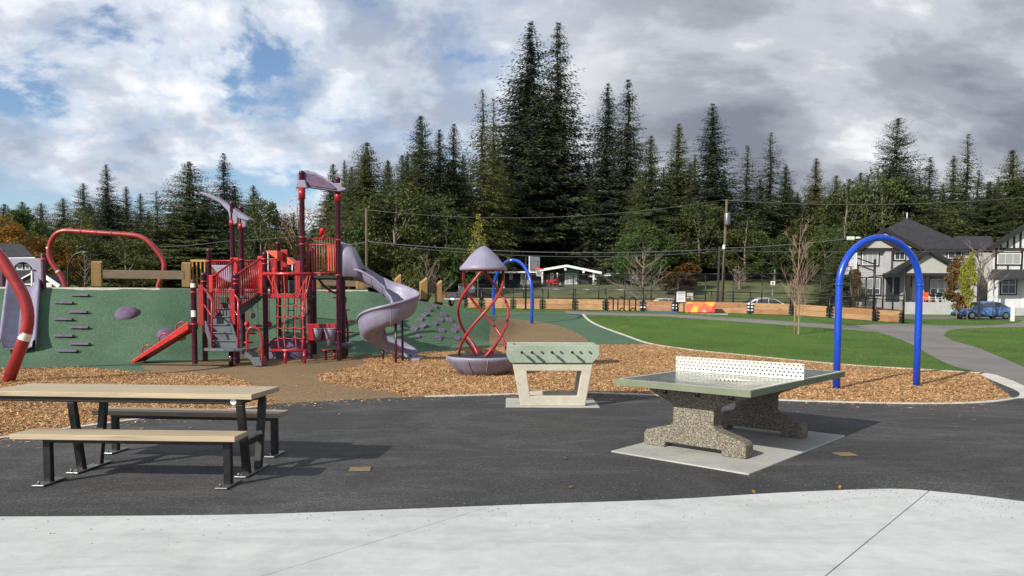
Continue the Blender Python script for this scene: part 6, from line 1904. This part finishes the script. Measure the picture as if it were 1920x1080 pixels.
def wire(name, label, pts, r=.02, sag=0.0):
    P = [Vector(p) for p in pts]; out = []
    for i in range(len(P) - 1):
        for k in range(12):
            t = k / 12; q = P[i].lerp(P[i + 1], t); q.z -= sag * 4 * t * (1 - t); out.append(q)
    out.append(P[-1])
    MB().tube(out, r * 1.0, 5).build(name, M['wire'], label=label, cat='cable', group='overhead cables')
wire('power_line', 'highest cable from the left pole sagging to the transformer pole', [t1 + Vector((0, 0, -.1)), AD(1354, 375, 59.5)], .02, 1.0)
wire('power_line', 'highest cable running right from the transformer pole over the houses', [AD(1354, 375, 59.5), AD(2100, 350, 58)], .022, .8)
wire('power_line', 'lower cable passing behind the spinner roof to the transformer pole', [AD(560, 438, 62), AD(688, 453, 60), AD(1352, 467, 59.4)], .035, .55)
wire('power_line', 'second lower cable just beneath the one behind the spinner roof', [AD(688, 455, 60.2), AD(1352, 471, 59.4)], .022, .75)
wire('power_line', 'cable from the transformer pole towards the white insulators at the arch', [AD(1352, 465, 59.3), AD(1460, 460, 58.6), AD(1592, 447, 57)], .03, .05)
wire('power_line', 'thin cable crossing the grey house front at eave level', [AD(1352, 470, 59.2), AD(2100, 462, 57.5)], .02, .25)
wire('power_line', 'thin cable slanting through the trees left of the play tower', [AD(300, 462, 62), AD(424, 452, 62), AD(600, 438, 62)], .022, .1)
def insulators():
    q = AD(1600, 447, 56.8); root = thing('line_insulator', q, 'white ribbed insulator string on the cable by the blue arch', 'insulator')
    for k in range(5): MB().lathe([(.001, -.16), (.045, -.12), (.05, .1), (.001, .14)], AD(1589 + k * 3, 446.5, 56.8), 10).build('insulator_disc', M['white'], root)
    MB().ball(AD(1609, 446, 56.8), .13, 12, 8, (1.6, .8, .7)).build('lamp_housing', M['white'], root)
insulators()
def streetlamp():
    D = 52; q = onG(130, D); root = thing('street_lamp', q, 'black curved street lamp seen inside the rear red pipe frame', 'street lamp')
    pts = [q + Vector((0, 0, -.2)), AD(129, 510, D), AD(131, 492, D), AD(138, 480, D), AD(147, 474.5, D), AD(155, 473, D)]
    pts[1].x = q.x
    MB().tube(smooth_path(pts, 5), .07, 10).build('pole', M['black'], root)
    MB().ball(AD(159, 473, D), .2, 12, 6, (1.3, .7, .3)).build('lamp_head', M['galv'], root)
streetlamp()
def small_sign(px, y0, y1, D, label, w=.4):
    q = onG(px, D); root = thing('street_sign', q, label, 'sign', 'white street signs')
    zt = AD(px, y0, D).z; zb = AD(px, y1, D).z
    MB().cyl(q + Vector((0, 0, -.1)), Vector((q.x, q.y, zt)), .035, 8).build('post', M['galv'], root)
    pl = MB().box((q.x, q.y - .05, (zt + zb) / 2), (w, .02, zt - zb)).build('plate', M['white'], root)
    MB().box((q.x, q.y - .063, (zt + zb) / 2), (w * .3, .006, (zt - zb) * .6)).build('symbol', M['trim_dark'], pl)
small_sign(1447, 527, 534.5, 57.5, 'small white street sign right of the second white car', .34)
small_sign(1861, 536, 543.5, 57, 'small white street sign in front of the half timbered house', .32)
q = onG(1898, 53); b_ = MB(); b_.box(q + Vector((0, 0, .45)), (.2, .2, 1.1)); b_.lathe([(.13, .96), (.13, 1.04), (.001, 1.1)], q, 8, False)
bo = thing('bollard', q, 'white wooden bollard at the end of the footpath', 'bollard'); b_.build('post', M['white'], bo, bevel=.02)

# ------------------------------------------------------------------ people (far away)
def skin_body(name, joints, edges, radii, mat, parent, org):
    me = bpy.data.meshes.new(name)
    me.from_pydata([tuple(Vector(j) - org) for j in joints], edges, [])
    o = bpy.data.objects.new(name, me); COL.objects.link(o); o.parent = parent
    md = o.modifiers.new('skin', 'SKIN')
    for v, r_ in zip(me.skin_vertices[0].data, radii): v.radius = (r_, r_); v.use_root = False
    me.skin_vertices[0].data[0].use_root = True
    o.modifiers.new('sub', 'SUBSURF').levels = 1; o.modifiers['sub'].render_levels = 1
    me.materials.append(mat); ORG[o.name] = org
    return o
def person(q, rz, bend, shirt, trousers, hairm, label, sitting=False):
    q = Vector(q); root = thing('person', q, label, 'person')
    Rm = Matrix.Rotation(rz, 3, 'Z')
    def W(x, y, z): return q + Rm @ Vector((x, y, z))
    hip = .95 if not sitting else .55
    cx, cz = bend * .45, hip + .5 * (1 - bend * .35)
    hx, hz = bend * .62, cz + .30 * (1 - bend * .5)
    J = [W(0, 0, hip), W(cx * .5, 0, (hip + cz) / 2), W(cx, 0, cz), W(hx * .9, 0, hz - .1), W(hx, 0, hz), W(hx + .03, 0, hz + .12)]
    E = [(0, 1), (1, 2), (2, 3), (3, 4), (4, 5)]; Rr = [.15, .145, .16, .06, .095, .09]
    for s in (-1, 1):
        k = len(J); J += [W(cx, s * .2, cz + .02), W(cx + .12, s * .25, cz - .26), W(cx + .38, s * .18, cz - .38), W(cx + .5, s * .15, cz - .4)]
        E += [(2, k), (k, k + 1), (k + 1, k + 2), (k + 2, k + 3)]; Rr += [.07, .05, .04, .035]
        k = len(J)
        if sitting: J += [W(.05, s * .1, hip - .02), W(.45, s * .14, hip - .0), W(.5, s * .14, .1), W(.64, s * .14, .05)]
        else: J += [W(0, s * .1, hip - .1), W(.03, s * .12, .5), W(0, s * .13, .08), W(.16, s * .13, .04)]
        E += [(0, k), (k, k + 1), (k + 1, k + 2), (k + 2, k + 3)]; Rr += [.1, .075, .05, .045]
    body = skin_body('body', J, E, Rr, M['skin'], root, ORG[root.name])
    # clothing: slightly larger shells over trunk and legs
    T = [J[0], J[1], J[2]]; te = [(0, 1), (1, 2)]; tr = [.165, .165, .175]
    for k in (6, 14):
        b0 = len(T); T += [J[k], J[k + 1], J[k + 1].lerp(J[k + 2], .6)]; te += [(2, b0), (b0, b0 + 1), (b0 + 1, b0 + 2)]; tr += [.085, .068, .055]
    skin_body('shirt', T, te, tr, shirt, root, ORG[root.name])
    L = [J[0]]; le = []; lr = [.17]
    for k in (10, 18):
        b0 = len(L); L += [J[k], J[k + 1], J[k + 2]]; le += [(0, b0), (b0, b0 + 1), (b0 + 1, b0 + 2)]; lr += [.12, .092, .07]
    skin_body('trousers', L, le, lr, trousers, root, ORG[root.name])
    MB().ball(J[5] + Vector((0, 0, .03)) - Rm @ Vector((.03, 0, 0)), .112, 12, 8, (1, .92, .95)).build('hair', hairm, root)
    return root
qp = onG(1806, 63.6)
person(qp, 0.0, .75, M['cloth_white'], M['cloth_dark'], M['hair'], 'person in a white shirt bending over behind the blue car')
qr = AD(1042, 545, 92.0); qr.z = h(qr.x, qr.y)
pz = qr.copy(); pz.z = qr.z + .2
def mower():
    root = thing('riding_mower', qr, 'red riding mower on the lawn before the bungalow', 'mower')
    def W(x, y, z): return qr + Vector((x, y, z))
    MB().box(W(-.75, 0, .62), (.85, .6, .4)).build('bonnet', M['red_bright'], root, bevel=.1)
    MB().box(W(.2, 0, .38), (1.3, .8, .16)).build('deck', M['red_bright'], root, bevel=.04)
    MB().box(W(.25, 0, .62), (.45, .5, .1)).build('seat', M['black'], root, bevel=.03)
    MB().cyl(W(-.35, 0, .7), W(-.2, 0, 1.1), .03, 8).build('steering_column', M['black'], root)
    for x, r_ in ((-.9, .22), (.5, .3)):
        for s in (-1, 1): wheel(root, W(x, s * .45, r_), r_, .16, (0, s, 0))
mower()
person(Vector((qr.x + .25, qr.y, qr.z + .12)), math.pi, .1, M['cloth_red'], M['cloth_dark'], M['cloth_white'], 'person in dark red with a white cap sitting on the riding mower', True)
# ------------------------------------------------------------------ trees
def kites(base, d, L, W, nrm_rand):
    """leaf sprays: kite quads from base along d"""
    n = len(base)
    d = d / np.linalg.norm(d, axis=1, keepdims=True)
    s = np.cross(d, nrm_rand); s /= np.maximum(np.linalg.norm(s, axis=1, keepdims=True), 1e-6)
    mid = base + d * (L * .45)[:, None]
    V = np.stack([base, mid + s * W[:, None], base + d * L[:, None], mid - s * W[:, None]], 1).reshape(-1, 3)
    return V, np.arange(4 * n).reshape(-1, 4)
def hide_proto(o):
    for c in o.children: bpy.data.objects.remove(c)
    bpy.data.objects.remove(o)
def conifer_mesh(seed, Hh, Rr, nb, style):
    g = np.random.default_rng(seed)
    base_f = {'cedar': .03, 'fir': .08, 'thin': .10, 'broad': .06}[style]
    t = g.random(nb) ** (1.05 if style in ('cedar', 'broad') else .95)
    if style in ('fir', 'thin', 'broad'):
        t = np.clip(np.round(t * 34) / 34 + g.normal(0, .010, nb), 0, .997)
    t = np.minimum(t, .997)
    phi = g.uniform(0, 2 * np.pi, nb)
    # uneven outline: slow lobes plus single long or missing boughs
    lob = 1 + .22 * np.sin(phi * 2 + seed) * np.sin(t * 8 + seed * 1.7) + .18 * np.sin(phi * 3 - t * 19 + seed) + .12 * np.sin(t * 41 + phi + seed * 3)
    long_ = np.where(g.random(nb) < .10, g.uniform(1.05, 1.3, nb), 1.0)
    prof = {'cedar': (1 - t) ** .80 * (1 - .2 * np.exp(-t * 14)), 'fir': (1 - t) ** .78 * (.80 + .22 * np.sin(np.clip(t * 3.2 + .35, 0, 3.1))),
            'thin': (1 - t) ** .80, 'broad': (1 - t) ** .6}[style]
    Lb = Rr * prof * lob * long_ * g.uniform(.45, 1.08, nb) + .05
    z0 = Hh * (base_f + (1 - base_f) * t)
    droop = {'cedar': -.62, 'fir': -.42, 'thin': -.6, 'broad': -.12}[style]
    up = {'cedar': .30, 'fir': .22, 'thin': .16, 'broad': .14}[style]
    ang = np.clip((t - .74) * 2.4, -.1, .8)
    P = []; Dv = []; Ls = []; Ws = []
    for i in range(nb):
        k = int(Lb[i] / (.30 if style in ('cedar', 'broad') else .34)) + 2
        s = np.linspace(.05, 1, k) ** .85
        r = Lb[i] * s
        z = z0[i] + Lb[i] * (droop * s * (1 - t[i] * .6) + up * s * s) + r * ang[i]
        o = np.array([np.cos(phi[i]), np.sin(phi[i])]); lat = np.array([-o[1], o[0]])
        wob = g.normal(0, .05 * Lb[i], k)
        X = o[0] * r + lat[0] * wob; Y = o[1] * r + lat[1] * wob
        for sd in ((-1, 1, 0) if style != 'thin' else (-1, 1)):
            out = .45 + .4 * g.random(k); la = sd * (.45 + .5 * g.random(k)) + g.normal(0, .15, k)
            dn = {'cedar': -.85, 'fir': -.5, 'thin': -.8, 'broad': -.22}[style] + g.normal(0, .28, k)
            d = np.stack([o[0] * out + lat[0] * la, o[1] * out + lat[1] * la, dn], 1)
            P.append(np.stack([X, Y, z + g.normal(0, .08, k)], 1)); Dv.append(d)
            sz = .56 * (1.06 - .76 * t[i]) * (1 - .3 * s)
            Ls.append(sz * g.uniform(.8, 1.9, k)); Ws.append(sz * g.uniform(.12, .24, k))
    P = np.concatenate(P); Dv = np.concatenate(Dv); Ls = np.concatenate(Ls); Ws = np.concatenate(Ws)
    return kites(P, Dv, Ls, Ws, g.normal(0, 1, P.shape) + np.array([0, 0, .6]))
def trunk_mb(Hh, r, seed, lean=.0):
    g = random.Random(seed); m = MB()
    pts = [Vector((0, 0, -.8))] + [Vector((g.uniform(-1, 1) * .003 * Hh * (k / 8), g.uniform(-1, 1) * .003 * Hh * (k / 8), Hh * k / 8)) for k in range(9)]
    m.tube(pts, [r * 1.25] + [r * (1 - k / 8) + .015 for k in range(9)], 8)
    return m
PROTO = {}
def proto_conifer(key, seed, Hh, Rr, nb, style, matkey):
    V, F = conifer_mesh(seed, Hh, Rr, nb, style)
    crown = from_np('crown', V, F, M[matkey], None)
    tr = trunk_mb(Hh * .985, Hh * .0075 + .04, seed).build('trunk', M['bark'], None); tr.location = (0, 0, 0)
    me_t = tr.data
    # trunk mesh was recentred: move its vertices back to the tree frame
    off = ORG[tr.name]; me_t.transform(Matrix.Translation(off))
    PROTO[key] = (crown.data, me_t, Hh, Rr)
    bpy.data.objects.remove(crown); bpy.data.objects.remove(tr)
proto_conifer('cedar1', 11, 30, 6.4, 1500, 'cedar', 'cedar')
proto_conifer('cedar2', 12, 30, 5.4, 1400, 'cedar', 'cedar')
proto_conifer('cedar3', 23, 30, 4.4, 1200, 'cedar', 'cedar')
proto_conifer('fir1', 14, 30, 5.0, 1150, 'fir', 'fir')
proto_conifer('fir2', 15, 30, 5.2, 1050, 'fir', 'fir')
proto_conifer('fir3', 31, 30, 4.4, 950, 'fir', 'fir')
proto_conifer('thin1', 16, 30, 3.6, 620, 'thin', 'cedar')
proto_conifer('thin2', 27, 30, 3.2, 520, 'thin', 'cedar')
proto_conifer('broad', 18, 24, 6.4, 1300, 'broad', 'fir')
def leafy_mesh(seed, Hh, Rr, ncl, nlf, low=.25, leaf_s=.3, fill=.75):
    g = np.random.default_rng(seed)
    u = g.normal(0, 1, (ncl, 3)); u /= np.linalg.norm(u, axis=1, keepdims=True)
    rad = g.uniform(.45, 1.0, ncl) ** .6
    c = u * rad[:, None] * np.array([Rr, Rr, Hh * (1 - low) / 2]) * (1 + .18 * np.sin(u[:, :1] * 5 + seed))
    c[:, 2] += Hh * (low + (1 - low) / 2)
    taper = 1 - .45 * np.clip((c[:, 2] / Hh - .55) / .45, 0, 1); c[:, :2] *= taper[:, None]
    V = []; 
    cr = g.uniform(.10, .24, ncl) * (Rr + Hh * .4) * .62
    idx = np.repeat(np.arange(ncl), nlf); n = len(idx)
    q = g.normal(0, 1, (n, 3)); q /= np.linalg.norm(q, axis=1, keepdims=True)
    P = c[idx] + q * (cr[idx] * g.uniform(.2, 1, n) ** .6)[:, None] * np.array([1, 1, .75])
    keep = g.random(n) < fill
    P = P[keep]; q = q[keep]; n = len(P)
    d = g.normal(0, 1, (n, 3)) + q * .5 + np.array([0, 0, -.35])
    V, F = kites(P, d, leaf_s * g.uniform(.7, 1.4, n), leaf_s * g.uniform(.25, .42, n), g.normal(0, 1, (n, 3)))
    return V, F, c
def limbs(Hh, c, r, seed, low, n=14):
    m = MB(); g = random.Random(seed)
    m.tube([Vector((0, 0, -.5)), Vector((0, 0, Hh * low)), Vector((.02 * Hh, 0, Hh * .55)), Vector((0, .01 * Hh, Hh * .8))], [r * 1.2, r, r * .6, r * .15], 8)
    for i in g.sample(range(len(c)), min(n, len(c))):
        e = Vector(c[i]); s = Vector((0, 0, Hh * min(.75, max(low * .7, e.z / Hh - .25))))
        mid = s.lerp(e, .5) + Vector((0, 0, -.03 * Hh)); m.tube(smooth_path([s, mid, e], 3), [r * .38 * (1 - k / 8) + .01 for k in range(7)], 5)
    return m
def proto_leafy(key, seed, Hh, Rr, ncl, nlf, matkey, low=.25, leaf_s=.3, fill=.75, bark='bark_grey', r=.22, nl=14):
    V, F, c = leafy_mesh(seed, Hh, Rr, ncl, nlf, low, leaf_s, fill)
    crown = from_np('crown', V, F, M[matkey], None)
    tr = limbs(Hh, c, r, seed, low, nl).build('trunk', M[bark], None); me_t = tr.data
    me_t.transform(Matrix.Translation(ORG[tr.name]))
    PROTO[key] = (crown.data, me_t, Hh * 1.02, Rr)
    bpy.data.objects.remove(crown); bpy.data.objects.remove(tr)
proto_leafy('alder1', 41, 14, 5, 70, 120, 'alder', .12, .36)
proto_leafy('alder2', 42, 14, 4.4, 60, 110, 'alder', .1, .34, .7)
proto_leafy('green1', 43, 12, 5.5, 80, 120, 'green_leaf', .1, .36)
proto_leafy('orange1', 44, 12, 5.5, 80, 120, 'orange_leaf', .12, .36)
proto_leafy('sparse1', 45, 16, 4.5, 46, 60, 'orange_leaf', .2, .26, .5, nl=40)
proto_leafy('yellow1', 46, 7, 1.9, 60, 90, 'yellow_leaf', .26, .22, .9, r=.07)
proto_leafy('rust1', 47, 6, 1.2, 60, 90, 'rust_leaf', .10, .2, .95, r=.06)
proto_leafy('bush1', 48, 3, 2.0, 40, 90, 'alder', .02, .18, .8, r=.05)
proto_leafy('hedge1', 49, 2.4, 2.2, 46, 110, 'hedge', .0, .16, .95, r=.05)
proto_leafy('slim1', 50, 7, 1.1, 34, 40, 'yellow_leaf', .3, .16, .7, r=.05)
KCNT = {}
def plant(key, px, top, D, wpx, name, label, cat='tree', group=None, base=None, rz=None):
    cd, td, Hh, Rr = PROTO[key]
    q = onG(px, D) if base is None else Vector(base)
    zt = AD(px, top, D).z
    sz = (zt - q.z) / Hh; sx = (wpx / 2 / FPX * D) / Rr
    root = thing(name, q, label, cat, group)
    root.rotation_euler[2] = random.uniform(0, 6.28) if rz is None else rz
    root.scale = (sx, sx, sz)
    for nm, me in (('trunk', td), ('crown', cd)):
        o = bpy.data.objects.new(nm, me); COL.objects.link(o); o.parent = root
    return root
random.seed(12)
CON = [  # key, px, top, D, width px, label
 ('fir2', 206, 309, 92, 62, 'fir with drooping layered branches, tallest tree left of the rear red frame top'),
 ('cedar3', 242, 350, 100, 46, 'narrow cedar just right of the drooping fir at the left'),
 ('cedar3', 268, 363, 103, 44, 'middle narrow cedar of the three left of the broad dark cedar'),
 ('thin1', 298, 358, 98, 40, 'thin-topped cedar beside the broad dark cedar on the left'),
 ('cedar1', 360, 303, 96, 128, 'broad dense dark cedar left of the lilac wing roof'),
 ('fir3', 424, 288, 104, 62, 'spindly fir with long arms rising above the lilac wing roof'),
 ('fir1', 627, 392, 108, 60, 'short dark fir just left of the tall right tower post'),
 ('cedar2', 690, 267, 92, 106, 'dense cedar standing behind the left utility pole'),
 ('cedar2', 657, 335, 98, 80, 'lower cedar between the tower roof panel and the left utility pole'),
 ('cedar2', 790, 217, 94, 96, 'pointed cedar with the highest top left of the big central grove'),
 ('cedar3', 824, 243, 98, 70, 'slim cedar left of its slightly taller neighbour in the central group'),
 ('cedar3', 851, 232, 100, 70, 'slim cedar right of its slightly lower neighbour in the central group'),
 ('thin2', 904, 167, 98, 56, 'sparse pale-topped cedar left of the big central grove'),
 ('thin1', 925, 185, 103, 50, 'sparse cedar squeezed between the pale-topped one and the grove'),
 ('fir1', 992, 42, 118, 128, 'left one of the two tallest dark firs at the picture centre'),
 ('fir2', 1043, 43, 117, 108, 'right one of the two tallest firs, with long branches to the right'),
 ('cedar1', 988, 137, 126, 240, 'huge broad cedar in front of the two tallest firs'),
 ('cedar1', 1060, 330, 128, 130, 'broad lower cedar at the right foot of the central grove'),
 ('fir1', 1135, 157, 116, 84, 'left fir of the slim dark pair right of the central grove'),
 ('fir3', 1173, 150, 114, 78, 'right fir of the slim dark pair right of the central grove'),
 ('cedar3', 1216, 255, 98, 72, 'brownish cedar just right of the slim dark fir pair'),
 ('cedar3', 1267, 232, 100, 72, 'brownish cedar just left of the dark pointed fir'),
 ('fir1', 1329, 195, 99, 88, 'dark pointed fir above the transformer pole'),
 ('thin2', 1395, 272, 97, 58, 'thin cedar right of the transformer pole top'),
 ('thin1', 1438, 248, 99, 66, 'tallest thin cedar between the transformer pole and the red-twigged tree'),
 ('cedar3', 1467, 308, 103, 50, 'short dark cedar right of the thin cedar pair'),
 ('cedar3', 1523, 297, 104, 58, 'small cedar standing alone above the yellowing trees'),
 ('broad', 1672, 223, 96, 150, 'broad-crowned fir above the grey house'),
 ('fir3', 1735, 295, 100, 60, 'small fir at the right shoulder of the broad-crowned fir'),
 ('thin1', 1803, 251, 98, 66, 'spiky cedar right of the grey house roof'),
 ('cedar3', 1778, 292, 102, 62, 'cedar tucked left of the spiky one near the grey house'),
 ('cedar2', 1886, 281, 98, 92, 'dense cedar above the half timbered house'),
 ('cedar2', 1922, 290, 95, 80, 'dense cedar cut by the right edge'),
 ('cedar1', 1690, 330, 94, 150, 'wide dark cedar directly behind the grey house ridge'),
 ('cedar1', 1845, 340, 94, 130, 'wide dark cedar between the two grey houses'),
 ('cedar1', 1570, 436, 70.5, 46, 'dark cedar hugging the left wall of the grey house'),
 ('cedar1', 560, 430, 112, 130, 'low dark cedar behind the rope net tower'),
]
for key, px, top, D, w, lab in CON:
    plant(key, px, top, D, w * (1.25 if key == 'broad' else 2.5 if w < 200 else 1.9), 'fir_tree' if key.startswith(('fir', 'broad')) else 'cedar_tree', lab, group='conifers of the forest edge')
MIDL = ['left of the left utility pole top', 'right of the left utility pole', 'just left of the pointed cedar', 'left of the sparse pale-topped cedar', 'at the left edge of the central grove', 'at the right edge of the central grove', 'in the gap right of the central grove', 'right of the slim dark fir pair', 'between the two brownish cedars', 'just left of the dark pointed fir', 'behind the top of the transformer pole', 'between the two thin cedars', 'above the bare young lawn tree', 'left of the tall golden tree', 'left of the broad-crowned fir', 'right of the broad-crowned fir', 'left of the spiky cedar by the grey house', 'right of the spiky cedar by the grey house', 'left of the dense cedar above the half timbered house', 'left of the broad cedar near the wing roof', 'right of the broad cedar near the wing roof', 'right of the lilac wing roof posts', 'behind the drooping fir at the left', 'between the two tall right tower posts']
MID = [(648, 300, 104), (728, 300, 106), (765, 285, 104), (868, 290, 106), (940, 300, 108), (1082, 290, 118), (1105, 330, 112), (1195, 320, 108), (1240, 315, 106), (1298, 290, 106), (1352, 320, 104), (1420, 335, 106), (1490, 360, 104), (1550, 372, 106), (1620, 330, 104), (1715, 330, 104), (1760, 345, 106), (1825, 320, 104), (1862, 330, 102), (330, 385, 106), (392, 372, 108), (455, 400, 110), (225, 385, 106), (590, 425, 110)]
for i, (px, top, D) in enumerate(MID):
    plant(('cedar1', 'cedar2', 'fir1', 'cedar3', 'cedar2', 'fir3')[i % 6], px, top, D, 92 + 14 * (i % 3), 'fir_tree' if i % 6 in (2, 5) else 'cedar_tree', 'dark conifer of middle height ' + MIDL[i], group='middle conifers of the forest edge')
LEAF = [
 ('green1', 52, 388, 88, 120, 'airy green tree at the far left behind the dark house'),
 ('orange1', 20, 412, 76, 170, 'orange maple behind the dark house'),
 ('alder2', 152, 398, 80, 80, 'thin yellow green tree just left of the drooping fir'),
 ('orange1', 110, 455, 78, 110, 'orange brown tree seen inside the rear red frame'),
 ('alder1', 240, 440, 80, 120, 'yellow green tree under the top bar of the rear red frame'),
 ('alder1', 492, 362, 88, 90, 'golden green tree behind the wing roof posts'),
 ('sparse1', 562, 345, 92, 110, 'nearly bare tree with few leaves between the tower posts'),
 ('green1', 655, 420, 84, 110, 'green tree beneath the cedars left of the pole'),
 ('alder1', 745, 335, 84, 170, 'large drooping yellow green tree right of the left utility pole'),
 ('alder2', 835, 370, 84, 130, 'yellow green tree left of the spinner roof'),
 ('green1', 870, 430, 82, 90, 'small green tree low behind the spinner'),
 ('alder2', 1108, 415, 122, 60, 'faintly yellow tree in the gap right of the central grove'),
 ('green1', 1205, 414, 88, 120, 'round green tree left of the transformer pole'),
 ('alder1', 1310, 372, 92, 120, 'yellow green tree left behind the transformer pole'),
 ('alder2', 1395, 410, 90, 100, 'yellow green tree right behind the transformer pole'),
 ('alder2', 1505, 405, 90, 90, 'yellow green tree behind the red-twigged young tree'),
 ('alder1', 1583, 335, 96, 120, 'tall golden tree left of the broad-crowned fir'),
 ('alder1', 1650, 318, 92, 130, 'tall yellow green tree in front of the broad-crowned fir'),
 ('green1', 1545, 420, 88, 100, 'green tree touching the left wall of the grey house'),
 ('alder2', 1750, 385, 93, 110, 'yellowing tree behind the right slope of the grey roof'),
 ('green1', 1450, 440, 88, 90, 'low green tree between the thin cedars and the road'),
 ('rust1', 1285, 492, 84, 60, 'low russet shrub tree above the mural box'),
]
for key, px, top, D, w, lab in LEAF:
    plant(key, px, top, D, w * 1.1, 'broadleaf_tree', lab, group='broadleaf trees at the forest edge')
# rear rows of the forest, nothing tells these apart
random.seed(5)
for row, (D, off) in enumerate(((124, 0), (134, 26))):
    for i in range(34):
        px = -60 + i * 61 + off + random.uniform(-16, 16)
        top = 362 + 24 * math.sin(i * 1.3 + row) + random.uniform(-26, 26) - (40 if 620 < px < 1320 else 14 if px > 600 else -22)
        plant(random.choice(('cedar1', 'cedar2', 'cedar1')), px, top, D, random.uniform(130, 190), 'cedar_tree', 'dark cedar in the dense rear rows of the forest', group='rear rows of dark cedars')
# forest underbrush: one mass behind the lawns
def underbrush():
    g = np.random.default_rng(3); n = 26000
    X = g.uniform(-95, 100, n); Y = g.uniform(106, 114, n) + 3 * np.sin(X * .2)
    Z = H(X, Y) + g.uniform(0, 1, n) ** 1.3 * (3.2 + 1.4 * np.sin(X * .37) + .8 * np.sin(X * 1.1))
    P = np.stack([X, Y, Z], 1); d = g.normal(0, 1, (n, 3)) + np.array([0, 0, .2])
    V, F = kites(P, d, g.uniform(.4, .9, n), g.uniform(.14, .3, n), g.normal(0, 1, (n, 3)))
    setp(from_np('underbrush', V, F, M['hedge'], 'stuff'), 'dark green underbrush along the foot of the forest', 'underbrush')
underbrush()
# small planted things
plant('slim1', 896, 400, 45, 34, 'young_tree', 'slim pale green young tree behind the spinner roof')
plant('bush1', 762, 488, 38, 78, 'shrub', 'yellow green shrub beside the spiral slide curve', 'shrub', base=onG(762, 38))
plant('yellow1', 1813, 465, 54.5, 31, 'young_tree', 'young yellow green tree before the blue car')
plant('rust1', 1793, 478, 58, 40, 'young_tree', 'rust brown columnar tree left of the yellow green young tree')
plant('rust1', 1603, 492, 66, 18, 'young_tree', 'thin rust brown tree against the left wall of the grey house')
for k, (px, top, w) in enumerate(((1128, 521, 40), (1150, 517, 50), (1172, 519, 44))):
    plant('hedge1', px, top, 92, w, 'hedge', ('clipped dark hedge bush nearest the bungalow carport post', 'clipped dark hedge bush in the middle under the carport roof', 'clipped dark hedge bush farthest right under the carport roof')[k], 'hedge', 'hedge under the carport')
plant('hedge1', 1006, 531, 94, 36, 'hedge', 'low dark hedge in front of the bungalow door', 'hedge')
plant('rust1', 1270, 508, 80, 70, 'shrub', 'russet shrub behind the court near the mural box', 'shrub')
# bare young trees: recursive twigs
def bare_tree(px, base, top, D, spread, label, mat, seed, fork=.35, upright=.6, r0=.05, depth=5, group='bare young trees', nb=16, rk=.42):
    q = onG(px, D) if base is None else Vector(base)
    Ht = AD(px, top, D).z - q.z
    root = thing('bare_tree', q, label, 'tree', group)
    g = random.Random(seed)
    tm = MB(); cm = MB()
    tp = [q + Vector((0, 0, -.2)), q + Vector((.0, 0, Ht * .2)), q + Vector((g.uniform(-.03, .03) * Ht, 0, Ht * .55)), q + Vector((g.uniform(-.02, .02) * Ht, 0, Ht))]
    tp = smooth_path(tp, 5); tm.tube(tp, [r0 * (1 - .93 * i / (len(tp) - 1)) for i in range(len(tp))], 7)
    tm.build('trunk', mat, root)
    def grow(p, d, L, r, lv):
        n = 4; pts = [p]; dd = d.copy()
        for i in range(n):
            dd = (dd + Vector((g.gauss(0, .10), g.gauss(0, .10), .05 * upright))).normalized(); pts.append(pts[-1] + dd * (L / n))
        cm.tube(pts, [r * (1 - .75 * i / n) + .003 for i in range(n + 1)], 4, False)
        if lv <= 0: return
        for k in range(g.randint(2, 4)):
            t = g.uniform(.3, .95); i = min(n - 1, int(t * n)); b = pts[i].lerp(pts[i + 1], t * n - i)
            sd = Vector((g.gauss(0, 1), g.gauss(0, 1), g.gauss(.3, .5))).normalized()
            grow(b, (dd * (1.1 + upright * .6) + sd * .8).normalized(), L * g.uniform(.45, .7), r * .55, lv - 1)
    for k in range(nb):
        t = fork + (1 - fork) * (k / nb) ** 1.0 * .9
        i = min(len(tp) - 2, int(t * (len(tp) - 1))); p = tp[i]
        a = k * 2.4 + g.uniform(-.3, .3)
        d = Vector((math.cos(a) * (1 - upright * .6), math.sin(a) * (1 - upright * .6), .35 + upright * .8)).normalized()
        grow(p, d, Ht * spread * (1.15 - t * .8), r0 * rk, depth - 3)
    cm.build('crown', mat, root, kind='stuff')
bare_tree(1497, G(1497, 627), 415, G(1497, 627).y, .30, 'young bare tree with reddish twigs standing in the lawn', M['twig'], 3, .24, .95, .042, 6, nb=14, rk=.2)
bare_tree(1206, None, 468, 62, .5, 'bare grey tree with spreading branches by the road left of the gate', M['bark_grey'], 8, .3, .3, .13, 5)
bare_tree(1835, None, 452, 57, .42, 'leaning bare tree with grey trunk in front of the blue car', M['bark_grey'], 9, .4, .4, .10, 5)
bare_tree(800, None, 478, 40, .5, 'bare twiggy shrub behind the timber posts', M['bark_grey'], 10, .1, .6, .04, 5)
bare_tree(1385, None, 500, 84, .5, 'bare pale tree on the grassy bank behind the court', M['bark_grey'], 13, .3, .3, .14, 5)
st = G(1497, 627)
def stakes():
    for k, s in enumerate((-.16,)):
        q = st + Vector((s, .02, 0)); root = thing('tree_stake', q, 'wooden stake tied beside the young bare lawn tree', 'stake')
        MB().cyl(q + Vector((0, 0, -.2)), q + Vector((0, 0, 1.35)), .03, 8).build('stake', M['timber'], root)
        MB().tube([q + Vector((0, 0, 1.2)), st + Vector((0, 0, 1.2))], .012, 6).build('tie', M['black_dull'], root)
stakes()
# slim pale trunks in the wood edge on the left
random.seed(8)
for k, px in enumerate((160, 172, 186)):
    bare_tree(px, None, 470 + 6 * k, 76 + 2 * k, .3, ('thin pale trunk in the wood edge left of the first timber post', 'thin pale trunk just left of the first timber post top', 'thin pale trunk rising behind the first timber post')[k], M['bark_grey'], 20 + k, .4, .5, .09, 4)
